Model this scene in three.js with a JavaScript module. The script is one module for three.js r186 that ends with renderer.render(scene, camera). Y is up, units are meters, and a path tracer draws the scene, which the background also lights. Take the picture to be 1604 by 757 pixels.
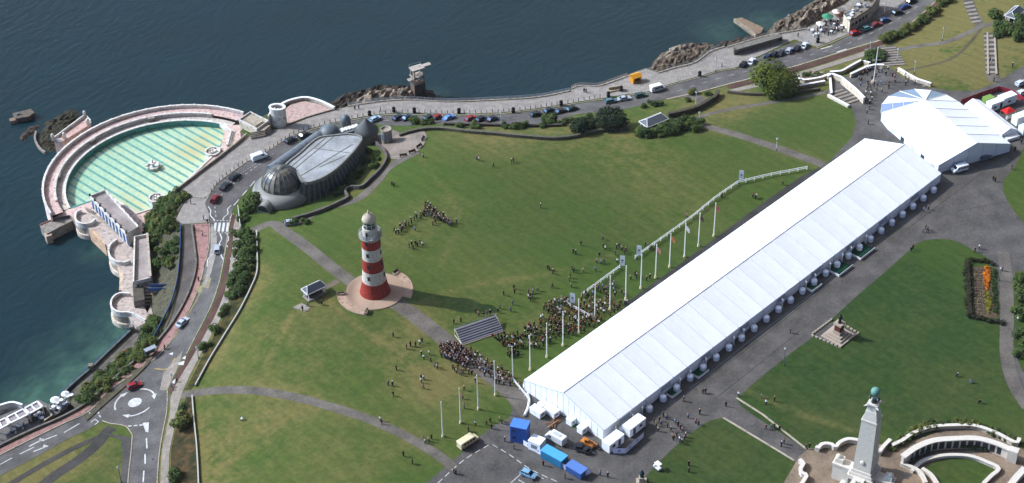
import * as THREE from 'three';
import { Sky } from 'three/addons/objects/Sky.js';
import { MarchingCubes } from 'three/addons/objects/MarchingCubes.js';
import { mergeGeometries } from 'three/addons/utils/BufferGeometryUtils.js';
import { createNoise2D, createNoise3D } from 'simplex-noise';

// ---------------------------------------------------------------- camera, sky, sun
const scene = new THREE.Scene();
const camera = new THREE.PerspectiveCamera(15.967, 1604 / 757, 5, 3000);
camera.position.set(36.131, 305.000, 351.314);
camera.rotation.order = 'YXZ';
camera.rotation.set(THREE.MathUtils.degToRad(-37.2975), 0, THREE.MathUtils.degToRad(-1.386));
const renderer = new THREE.WebGLRenderer({ antialias: true });
renderer.setSize(1024, 483);
renderer.toneMapping = THREE.LinearToneMapping;
renderer.toneMappingExposure = 1.52;
renderer.shadowMap.enabled = true;
const sunDir = new THREE.Vector3(-31.3, 25.2, -8.8).normalize();
const sky = new Sky(); sky.name = 'sky'; sky.scale.setScalar(2500);
sky.material.uniforms.sunPosition.value.copy(sunDir);
sky.material.uniforms.turbidity.value = 10;
sky.material.uniforms.rayleigh.value = 0.6;
sky.material.uniforms.mieCoefficient.value = 0.004;
if (sky.material.uniforms.cloudCoverage) sky.material.uniforms.cloudCoverage.value = 0.6;
sky.userData.kind = 'structure';
scene.add(sky);
scene.environmentIntensity = 0.3;
const sun = new THREE.DirectionalLight(new THREE.Color(1.0, 0.93, 0.82), 3.8);
sun.position.copy(sunDir).multiplyScalar(500).add(new THREE.Vector3(40, 20, -50));
sun.target.position.set(40, 20, -50);
sun.castShadow = true; sun.shadow.mapSize.set(4096, 4096);
Object.assign(sun.shadow.camera, { left: -260, right: 260, top: 220, bottom: -220, near: 50, far: 1100 });
scene.add(sun, sun.target);
scene.fog = new THREE.FogExp2(new THREE.Color(.8, .83, .84), 0.00002);

// ---------------------------------------------------------------- helpers
function mulberry(a) { return () => { a |= 0; a = a + 0x6D2B79F5 | 0; let t = Math.imul(a ^ a >>> 15, 1 | a); t = t + Math.imul(t ^ t >>> 7, 61 | t) ^ t; return ((t ^ t >>> 14) >>> 0) / 4294967296; }; }
const rnd = mulberry(11), rr = (a, b) => a + (b - a) * rnd();
const n2 = createNoise2D(mulberry(3)), n3 = createNoise3D(mulberry(5));
const fbm = (x, y, o = 4) => { let s = 0, a = .5, f = 1; for (let i = 0; i < o; i++) { s += a * n2(x * f, y * f); f *= 2.07; a *= .5; } return s; };
const clamp = (x, a = 0, b = 1) => Math.min(b, Math.max(a, x)), lerp = (a, b, t) => a + (b - a) * t, sstep = (a, b, x) => { x = clamp((x - a) / (b - a)); return x * x * (3 - 2 * x); };

// land surface: surveyed spot heights joined by a smooth spline, then faceted on a 3 m grid
const TP = [-0.001,-0,-4.05613,0.192,0.2681,-1.84133,0.3485,0.4601,-0.96629,0.491,0.7154,-1.4626,0.8417,0.1437,-0.04921,1.1267,0.3967,0.03374,1.3867,0.6275,0.0306,1.5106,0.7497,0.14042,0.9997,0.7325,0.01258,1.4561,-0.3291,-1.62636,1.6942,-0.2895,-0.65435,1.5162,0.0398,0.44494,0.2885,-0.1442,-0.92638,0.5408,-0.4278,-4.75926,0.9149,-0.5701,-0.71389,1.1891,-0.5584,-1.29213,1.3443,-0.7175,0.95526,0.1446,-0.4512,-4.27664,0.0665,-0.6207,10.5655,0.2137,-0.7383,6.0062,0.4596,-0.7344,9.86442,0.7444,-0.7493,7.42086,0.945,-0.85,4.76621,1.1414,-0.8767,-1.66822,1.2975,-0.8899,6.23425,-0.1972,-0.2046,3.24008,-0.312,-0.2931,25.3035,-0.3172,-0.0084,17.2536,-0.4052,0.2692,9.40563,-0.413,0.4658,5.02557,-0.3789,0.6118,-6.26414,-0.2029,0.3265,0.70402,-0.1798,0.5905,4.31453,-0.0092,0.6585,3.89364,-0.4645,-0.4103,-4.84668,-0.4667,-0.2019,-14.7862,-0.501,-0.0532,-7.44263,-0.5359,0.1349,-13.7169,-0.6073,0.2677,-8.87768,-0.5624,0.4415,-12.2739,-0.5397,0.5766,-3.58485,-0.7458,0.3971,-2.55933,-0.8986,0.498,-3.96376,-0.657,0.5262,9.09454,-0.7932,0.5483,2.92871,-0.7248,0.2483,12.3306,-0.5123,-0.579,8.9402,-0.3951,-0.7042,2.07784,-0.2948,-0.8574,2.46653,-0.1278,-0.9818,-0.12808,0.1682,-1.0311,11.3277,0.3677,-1.0296,9.40516,0.1694,-0.9553,-27.9894,0.4655,-0.9602,-19.2173,0.769,-1.0597,-15.7325,0.7744,-1.1347,12.1304,1.0408,-1.1608,-9.93908,0.9931,-1.2884,7.95111,1.2899,-1.3347,6.07125,1.4109,-1.3089,-10.2719,1.66,-1.5247,5.6585,1.7748,-1.5621,-15.9334,1.4391,-1.4804,5.9621,1.1726,-1.2356,-4.1329,-0.2214,-0.4496,-15.7936,-0.0865,-0.6339,-20.8431,-0.0185,-0.8006,0.0027,0.061,-0.7599,17.1755,0.0281,-0.6369,7.49092,-0.2021,-0.6602,-5.20526,1.5057,-0.9736,14.4565,1.5813,-0.9622,4.57865,1.3741,-0.9905,-23.1388,1.4551,-1.2143,-5.79919,1.5597,-1.2322,7.27325,1.6181,-1.3143,-10.0508,1.7789,-1.305,1.26427,1.9329,-1.3535,-0.30486,2.0502,-1.4135,4.8592,1.8415,-0.9872,-0.46464,1.7363,-0.9552,-3.42238,1.9436,-0.9745,2.92476,1.873,-1.5348,6.40934,1.2885,-1.1911,-5.97138,1.3103,-1.084,18.7849,-0.9924,0.6226,0.36092,-1.0484,0.3989,2.60641,-0.67,0.8551,-0.54239,-0.2232,0.9229,0.15146,0.3411,0.9855,2.73549,1.028,1.0074,-0.20586,1.6408,1.0269,-0.33677,1.889,0.1832,-0.01112,2.1437,-0.6826,-2.19878,2.3775,-1.4644,-1.36844,2.0738,-1.9336,1.25381,0.0625,0.9588,-2.67751], TA = [18.6167,4.00175,1.76853];
function spline(x, z) { x /= 100; z /= 100; let s = TA[0] + TA[1] * x + TA[2] * z; for (let i = 0; i < TP.length; i += 3) { const a = x - TP[i], b = z - TP[i + 1], r = a * a + b * b; if (r > 1e-9) s += TP[i + 2] * r * Math.log(r + 1e-12); } return s; }
const CELL = 3, hc = new Map();
function hNode(i, j) { const k = i * 4096 + j; let v = hc.get(k); if (v === undefined) { v = spline(clamp(i * CELL, -135, 265), clamp(j * CELL, -205, 125)); hc.set(k, v); } return v; }
function H(x, z) {
  const i = Math.floor(x / CELL), j = Math.floor(z / CELL), u = x / CELL - i, v = z / CELL - j;
  const a = hNode(i, j), b = hNode(i + 1, j), c = hNode(i, j + 1), d = hNode(i + 1, j + 1);
  return u + v <= 1 ? a + (b - a) * u + (c - a) * v : d + (c - d) * (1 - u) + (b - d) * (1 - v);
}

const used = {};
function numbered(n) { used[n] = (used[n] ?? -1) + 1; return used[n] ? n + '_' + String(used[n]).padStart(3, '0') : n; }
function thing(name, label, category, p = [0, 0, 0], turn = 0, group) {
  const o = new THREE.Group(); o.name = numbered(name); scene.add(o);
  o.position.set(p[0], p[1], p[2]); o.rotation.y = turn; o.userData = { label, category }; if (group) o.userData.group = group;
  return o;
}
function dup(src, p, turn, label, group) {
  const r = src.clone(); r.name = numbered(src.name.replace(/_\d{3}$/, '')); scene.add(r);
  r.position.set(p[0], p[1], p[2]); r.rotation.y = turn; r.userData = { ...src.userData }; if (label) r.userData.label = label; if (group) r.userData.group = group;
  return r;
}
function single(name, label, category, geo, m, p = [0, 0, 0], turn = 0, group) {
  const o = new THREE.Mesh(geo, m); o.name = numbered(name); scene.add(o); o.position.set(p[0], p[1], p[2]); o.rotation.y = turn;
  o.userData = { label, category }; if (group) o.userData.group = group; return o;
}
function part(parent, name, geo, m, label) { const o = new THREE.Mesh(geo, m); o.name = name; parent.add(o); if (label) o.userData.label = label; return o; }
function structure(name, geo, m) { const o = new THREE.Mesh(geo, m); o.name = numbered(name); o.userData.kind = 'structure'; scene.add(o); return o; }

function M(list) {
  list = list.flat(9).filter(Boolean).map(g => { g = g.index ? g.toNonIndexed() : g; return g; });
  const keep = list.every(g => g.attributes.color);
  for (const g of list) { for (const k of Object.keys(g.attributes)) if (!['position', 'normal', 'uv'].concat(keep ? ['color'] : []).includes(k)) g.deleteAttribute(k); if (!g.attributes.uv) g.setAttribute('uv', new THREE.Float32BufferAttribute(new Float32Array(g.attributes.position.count * 2), 2)); if (!g.attributes.normal) g.computeVertexNormals(); }
  return list.length === 1 ? list[0] : mergeGeometries(list);
}
// box resting on y, centred on x,z
function B(w, h, d, x = 0, y = 0, z = 0, ry = 0) { const g = new THREE.BoxGeometry(w, h, d); g.translate(0, h / 2, 0); if (ry) g.rotateY(ry); g.translate(x, y, z); return g; }
function Cy(r0, r1, h, x = 0, y = 0, z = 0, n = 10) { const g = new THREE.CylinderGeometry(r1, r0, h, n); g.translate(x, y + h / 2, z); return g; }
function bar(a, b, r, n = 5) { // round bar from a to b
  const A = new THREE.Vector3(...a), D = new THREE.Vector3(...b).sub(A), g = new THREE.CylinderGeometry(r, r, D.length(), n); g.translate(0, D.length() / 2, 0);
  g.applyQuaternion(new THREE.Quaternion().setFromUnitVectors(new THREE.Vector3(0, 1, 0), D.normalize())); g.translate(A.x, A.y, A.z); return g;
}
function lathe(pts, n = 24) { return new THREE.LatheGeometry(pts.map(p => new THREE.Vector2(p[0], p[1])), n); }
function tri(vs) { // flat triangles from a list of [x,y,z]
  const g = new THREE.BufferGeometry(); g.setAttribute('position', new THREE.Float32BufferAttribute(vs.flat(), 3));
  const uv = []; for (const v of vs) uv.push(v[0] + v[1] * .3, v[2] + v[1]); g.setAttribute('uv', new THREE.Float32BufferAttribute(uv, 2)); g.computeVertexNormals(); return g;
}
const quad = (a, b, c, d) => tri([a, b, c, a, c, d]);
function uvMetres(g) { // box-mapped uv in metres
  g = g.index ? g.toNonIndexed() : g; g.computeVertexNormals(); const p = g.attributes.position, n = g.attributes.normal, uv = [];
  for (let i = 0; i < p.count; i++) { const ax = Math.abs(n.getX(i)), ay = Math.abs(n.getY(i)), az = Math.abs(n.getZ(i)); if (ay >= ax && ay >= az) uv.push(p.getX(i), p.getZ(i)); else if (ax > az) uv.push(p.getZ(i), p.getY(i)); else uv.push(p.getX(i), p.getY(i)); }
  g.setAttribute('uv', new THREE.Float32BufferAttribute(uv, 2)); return g;
}
function prism(poly, y0, y1, bevel = 0) {
  const s = new THREE.Shape(poly.map(p => new THREE.Vector2(p[0], -p[1])));
  const g = new THREE.ExtrudeGeometry(s, { depth: y1 - y0 - (bevel ? bevel : 0), bevelEnabled: !!bevel, bevelThickness: bevel, bevelSize: bevel, bevelOffset: -bevel, bevelSegments: 1 });
  g.rotateX(-Math.PI / 2); g.translate(0, y0, 0); return uvMetres(g);
}
function flat(poly, y, holes = []) {
  const s = new THREE.Shape(poly.map(p => new THREE.Vector2(p[0], -p[1]))); for (const h of holes) s.holes.push(new THREE.Path(h.map(p => new THREE.Vector2(p[0], -p[1]))));
  const g = new THREE.ShapeGeometry(s, 1); g.rotateX(-Math.PI / 2); g.translate(0, y, 0); return uvMetres(g);
}
const arc = (cx, cz, r, a0, a1, n) => Array.from({ length: n + 1 }, (_, i) => { const a = a0 + (a1 - a0) * i / n; return [cx + r * Math.cos(a), cz + r * Math.sin(a)]; });
function smooth(pts, step = 2.2) { const c = new THREE.CatmullRomCurve3(pts.map(p => new THREE.Vector3(p[0], 0, p[1])), false, 'centripetal'); return c.getSpacedPoints(Math.max(2, Math.round(c.getLength() / step))).map(p => [p.x, p.z]); }
function resample(pts, step) { // equal steps along straight segments
  let L = 0; const seg = []; for (let i = 1; i < pts.length; i++) { const l = Math.hypot(pts[i][0] - pts[i - 1][0], pts[i][1] - pts[i - 1][1]); seg.push(l); L += l; }
  const n = Math.max(1, Math.round(L / step)), out = []; let i = 0, acc = 0;
  for (let k = 0; k <= n; k++) { const d = L * k / n; while (i < seg.length - 1 && acc + seg[i] < d) acc += seg[i++]; const t = clamp((d - acc) / (seg[i] || 1)); out.push([lerp(pts[i][0], pts[i + 1][0], t), lerp(pts[i][1], pts[i + 1][1], t), Math.atan2(-(pts[i + 1][1] - pts[i][1]), pts[i + 1][0] - pts[i][0])]); }
  return out;
}
function offset(pts, d) { // move a polyline sideways by d
  return pts.map((p, i) => { const a = pts[Math.max(0, i - 1)], b = pts[Math.min(pts.length - 1, i + 1)]; let dx = b[0] - a[0], dz = b[1] - a[1]; const l = Math.hypot(dx, dz) || 1; return [p[0] - dz / l * d, p[1] + dx / l * d]; });
}
const band = (pts, w) => [...offset(pts, w / 2), ...offset(pts, -w / 2).reverse()];
function inside(poly, x, z) { let c = false; for (let i = 0, j = poly.length - 1; i < poly.length; j = i++) { const a = poly[i], b = poly[j]; if ((a[1] > z) !== (b[1] > z) && x < (b[0] - a[0]) * (z - a[1]) / (b[1] - a[1]) + a[0]) c = !c; } return c; }
function clipTri(poly, t) { // polygon cut to a triangle
  let out = poly; const area = (t[1][0] - t[0][0]) * (t[2][1] - t[0][1]) - (t[1][1] - t[0][1]) * (t[2][0] - t[0][0]); if (area < 0) t = [t[0], t[2], t[1]];
  for (let e = 0; e < 3 && out.length; e++) {
    const A = t[e], Bb = t[(e + 1) % 3], f = p => (Bb[0] - A[0]) * (p[1] - A[1]) - (Bb[1] - A[1]) * (p[0] - A[0]), res = [];
    for (let i = 0; i < out.length; i++) { const p = out[i], q = out[(i + 1) % out.length], fp = f(p), fq = f(q); if (fp >= 0) res.push(p); if ((fp >= 0) !== (fq >= 0)) { const s = fp / (fp - fq); res.push([p[0] + (q[0] - p[0]) * s, p[1] + (q[1] - p[1]) * s]); } }
    out = res;
  }
  return out;
}
// sheet laid exactly on the land surface, lift metres above it
function drape(poly, lift, hf) {
  let x0 = 1e9, x1 = -1e9, z0 = 1e9, z1 = -1e9; for (const p of poly) { x0 = Math.min(x0, p[0]); x1 = Math.max(x1, p[0]); z0 = Math.min(z0, p[1]); z1 = Math.max(z1, p[1]); }
  const edge = new Set(); poly.forEach((a, i) => { const b = poly[(i + 1) % poly.length], n = Math.ceil(Math.hypot(b[0] - a[0], b[1] - a[1]) / .4) + 1; for (let k = 0; k <= n; k++) { const ci = Math.floor(lerp(a[0], b[0], k / n) / CELL), cj = Math.floor(lerp(a[1], b[1], k / n) / CELL); edge.add(ci + ',' + cj); } });
  const pos = []; const hh = hf || ((x, z) => H(x, z) + lift);
  const put = (a, b, c) => { if ((b[0] - a[0]) * (c[1] - a[1]) - (b[1] - a[1]) * (c[0] - a[0]) > 0) [b, c] = [c, b]; for (const p of [a, b, c]) pos.push(p[0], hh(p[0], p[1]), p[1]); };
  for (let i = Math.floor(x0 / CELL); i <= Math.floor(x1 / CELL); i++) for (let j = Math.floor(z0 / CELL); j <= Math.floor(z1 / CELL); j++) {
    const a = [i * CELL, j * CELL], b = [a[0] + CELL, a[1]], c = [a[0], a[1] + CELL], d = [b[0], c[1]];
    if (!edge.has(i + ',' + j)) { if (inside(poly, a[0] + CELL / 2, a[1] + CELL / 2)) { put(a, b, c); put(b, d, c); } continue; }
    for (const t of [[a, b, c], [b, d, c]]) {
      let q = clipTri(poly, t).filter((p, k, s) => { const r = s[(k + 1) % s.length]; return Math.hypot(p[0] - r[0], p[1] - r[1]) > 1e-5; }); if (q.length < 3) continue;
      const v = q.map(p => new THREE.Vector2(p[0], p[1])); for (const f of THREE.ShapeUtils.triangulateShape(v, [])) { const [p, r, s] = f.map(k => q[k]); if (Math.abs((r[0] - p[0]) * (s[1] - p[1]) - (r[1] - p[1]) * (s[0] - p[0])) > 1e-6) put(p, r, s); }
    }
  }
  const g = new THREE.BufferGeometry(); g.setAttribute('position', new THREE.Float32BufferAttribute(pos, 3)); const uv = []; for (let i = 0; i < pos.length; i += 3) uv.push(pos[i], pos[i + 2]); g.setAttribute('uv', new THREE.Float32BufferAttribute(uv, 2));
  if (hf) { g.computeVertexNormals(); } else { const nn = []; for (let i = 0; i < pos.length; i += 3) { const x = pos[i], z = pos[i + 2], e = 1.5; const v = new THREE.Vector3(H(x - e, z) - H(x + e, z), 2 * e, H(x, z - e) - H(x, z + e)).normalize(); nn.push(v.x, v.y, v.z); } g.setAttribute('normal', new THREE.Float32BufferAttribute(nn, 3)); }
  return g;
}
// wall along a line: top and foot as numbers or functions of (x, z)
function wallGeo(pts, thick, top, foot, capsOnly) {
  const T = typeof top === 'function' ? top : () => top, F = typeof foot === 'function' ? foot : () => foot, L = offset(pts, thick / 2), R = offset(pts, -thick / 2), vs = [];
  const q = (a, b, c, d) => vs.push(a, b, c, a, c, d);
  for (let i = 0; i + 1 < pts.length; i++) {
    const t0 = T(...pts[i]), t1 = T(...pts[i + 1]), f0 = F(...pts[i]), f1 = F(...pts[i + 1]);
    const l0 = [L[i][0], f0, L[i][1]], l1 = [L[i + 1][0], f1, L[i + 1][1]], r0 = [R[i][0], f0, R[i][1]], r1 = [R[i + 1][0], f1, R[i + 1][1]];
    const up = (p, t) => [p[0], t, p[2]];
    q(l0, l1, up(l1, t1), up(l0, t0)); q(r1, r0, up(r0, t0), up(r1, t1)); q(up(l0, t0), up(l1, t1), up(r1, t1), up(r0, t0));
    if (i === 0) q(r0, l0, up(l0, t0), up(r0, t0)); if (i + 2 === pts.length) q(l1, r1, up(r1, t1), up(l1, t1));
  }
  return uvMetres(tri(vs));
}
const onG = (p, d = 0) => [p[0], H(p[0], p[1]) + d, p[1]];

// ---------------------------------------------------------------- textures and materials
function tex(size, tile, fn, srgb = true) {
  const d = new Uint8Array(size * size * 4); for (let j = 0; j < size; j++) for (let i = 0; i < size; i++) { const c = fn(i / size, j / size), k = (j * size + i) * 4; d[k] = clamp(c[0]) * 255; d[k + 1] = clamp(c[1]) * 255; d[k + 2] = clamp(c[2]) * 255; d[k + 3] = 255; }
  const t = new THREE.DataTexture(d, size, size); t.wrapS = t.wrapT = THREE.RepeatWrapping; t.magFilter = THREE.LinearFilter; t.minFilter = THREE.LinearMipmapLinearFilter; t.generateMipmaps = true; if (srgb) t.colorSpace = THREE.SRGBColorSpace; t.repeat.set(1 / tile, 1 / tile); t.needsUpdate = true; return t;
}
const loopN = (u, v, f, o) => { let s = 0, am = .5; for (let k = 0; k < o; k++) { const q = 7.3 * k, g = (a, b) => n2(a * f + q, b * f - q), a0 = lerp(g(u, v), g(u - 1, v), u), a1 = lerp(g(u, v - 1), g(u - 1, v - 1), u), w = Math.sqrt((u * u + (1 - u) * (1 - u)) * (v * v + (1 - v) * (1 - v))); s += am * lerp(a0, a1, v) / w; f *= 2.1; am *= .55; } return s; };
// worn asphalt and paving: grain, patches, tyre polish
const mottle = tex(512, 46, (u, v) => { const a = .86 + .16 * loopN(u, v, 5, 3) + .09 * (rnd() - .5) + .10 * loopN(u, v, 40, 2); return [a, a * .992, a * .98]; });
const speck = tex(256, 9, (u, v) => { const a = .88 + .14 * loopN(u, v, 7, 3) + .12 * (rnd() - .5); return [a, a, a]; });
const stain = tex(256, 14, (u, v) => { const n = loopN(u, v, 6, 4), a = .93 + .1 * n - .22 * sstep(.18, .5, loopN(v, u, 9, 3)); return [a, a * .985, a * .96]; });
const slab = tex(512, 24, (u, v) => { const i = u * 24, j = v * 24 , e = (Math.abs(i - Math.round(i)) < .05 || Math.abs(j - Math.round(j)) < .05) ? .92 : 1; const t = .9 + .07 * n2(Math.floor(i) * 3.3, Math.floor(j) * 5.7) + .07 * loopN(u, v, 6, 3) + .06 * (rnd() - .5); return [t * e, t * e * .99, t * e * .975]; });
const mats = {}, dim = (c, k) => '#' + new THREE.Color(c).convertLinearToSRGB().multiplyScalar(k).convertSRGBToLinear().getHexString(); // a somewhat darker paint or stone

function mat(c, o = {}) { const k = c + JSON.stringify(o, (q, v) => v && v.isTexture ? v.uuid : v); return mats[k] ??= new THREE.MeshPhysicalMaterial({ color: new THREE.Color(c), roughness: .85, specularIntensity: (o.roughness ?? .85) > .7 ? .3 : .8, side: THREE.DoubleSide, ...o }); }
const Mt = {
  asphalt: mat('#5d5954', { map: mottle, roughness: .93 }), road: mat('#635f5b', { map: mottle, roughness: .92 }), path: mat('#6c655b', { map: mottle, roughness: .93 }),
  paving: mat('#938c83', { map: slab, roughness: .9 }), pale: mat('#8d8376', { map: slab }), pink: mat('#93716a', { map: stain, roughness: .88 }), pinkPale: mat('#b39a90', { map: stain }), red: mat('#573c35', { map: mottle }),
  white: mat('#d8d3ca', { map: stain, roughness: .7 }), whitePaint: mat('#d9d6d0', { roughness: .6 }), lineWhite: mat('#c6c3ba', { map: speck }), lineYellow: mat('#b59a4c', { map: speck }), stone: mat('#857b6e', { map: stain }), stonePale: mat('#a89d8c', { map: stain }), concrete: mat('#8f877d', { map: stain }), darkStone: mat('#565046', { map: stain }),
  black: mat('#1b1c1e', { roughness: .6 }), grey: mat('#6f7376', { roughness: .6 }), lead: mat('#87877f', { map: stain, roughness: .55, metalness: .15 }), leadPale: mat('#a4a7a6', { map: mottle, roughness: .6 }), leadDark: mat('#63635d', { map: stain, roughness: .6 }),
  glass: new THREE.MeshStandardMaterial({ color: new THREE.Color('#1d262b'), roughness: .12, metalness: .3, side: THREE.DoubleSide }),
  blueRail: mat('#35507c', { roughness: .5 }), steel: mat('#aeb1b2', { roughness: .4, metalness: .5 }), timber: mat('#6b5a48', { map: speck }), slate: mat('#5c5f62', { map: speck, roughness: .7 }),
  pvcWall: new THREE.MeshPhysicalMaterial({ color: new THREE.Color('#eeeff0'), roughness: .6, transmission: .12, thickness: 0, side: THREE.DoubleSide }),
};
Mt.rubber = mat('#17171a', { roughness: .9 });

// ---------------------------------------------------------------- sea
{
  const W = 1024, d = new Uint8Array(W * W * 4), c = new Uint8Array(W * W * 4), X0 = -330, Z0 = -420, SX = 560, SZ = 560;
  const shallow = [[-79.69,7.53, 10, .9], [-73.01,-3.06, 9, .75], [-89.53,13.45, 9, .7], [-83.58,0.47, 14, .3], [-78.71,-20.88, 8, .2], [-78.55,-9.92, 12, .3], [-68.42,-12.24, 9, .8], [-85.46,-48.87, 6, .25], [110.34,-165.94, 10, .25], [126.57,-171.73, 8, .3], [11.66,-129.34, 6, .2]];
  const toS = v => Math.pow(clamp(v), 1 / 2.2) * 255;
  for (let j = 0; j < W; j++) for (let i = 0; i < W; i++) {
    const x = X0 + SX * i / W, z = Z0 + SZ * j / W, k = (j * W + i) * 4;
    const wx = x + 3 * n2(x * .03, z * .03), wz = z + 3 * n2(x * .03 + 9, z * .03);
    const a = wx * .82 + wz * .57, b = -wx * .57 + wz * .82;
    const w = .5 + .26 * n2(a * .3, b * .12) + .2 * n2(a * .62 + 4, b * .28) + .12 * n2(a * 1.2, b * .7 + 3) + .1 * n2(x * .06, z * .05);
    d[k] = d[k + 1] = d[k + 2] = clamp(w) * 255; d[k + 3] = 255;
    let s = 0; for (const q of shallow) { const r = Math.hypot(x - q[0], z - q[1]) / q[2]; s = Math.max(s, q[3] * Math.exp(-r * r)); }
    s = clamp(s * (1 + .55 * fbm(x * .16, z * .16, 3)) - .04); const wd = .5 + .5 * fbm(x * .35, z * .35, 3), p = fbm(x * .016, z * .02, 4), q = fbm(x * .5, z * .5, 2);
    const m = 1 + .16 * p + .16 * q;
    d[k] = d[k + 1] = d[k + 2];
    c[k] = toS(.0026 * m + s * (.03 + .04 * wd)); c[k + 1] = toS(.0178 * m + s * (.085 + .03 * wd)); c[k + 2] = toS(.0222 * m + s * (.05 + .012 * wd)); c[k + 3] = 255;
  }
  const mk = (dd, srgb) => { const t = new THREE.DataTexture(dd, W, W); t.magFilter = THREE.LinearFilter; t.wrapS = t.wrapT = THREE.RepeatWrapping; t.repeat.set(1 / SX, 1 / SZ); t.offset.set(-X0 / SX, -Z0 / SZ); if (srgb) t.colorSpace = THREE.SRGBColorSpace; t.needsUpdate = true; return t; };
  const g = flat([[-700, -900], [900, -900], [900, 300], [-700, 300]], 0);
  structure('sea', g, new THREE.MeshPhysicalMaterial({ color: 0xffffff, map: mk(c, true), bumpMap: mk(d, false), bumpScale: .2, roughness: .2, ior: 1.33, specularIntensity: .3, side: THREE.DoubleSide }));
}

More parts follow.
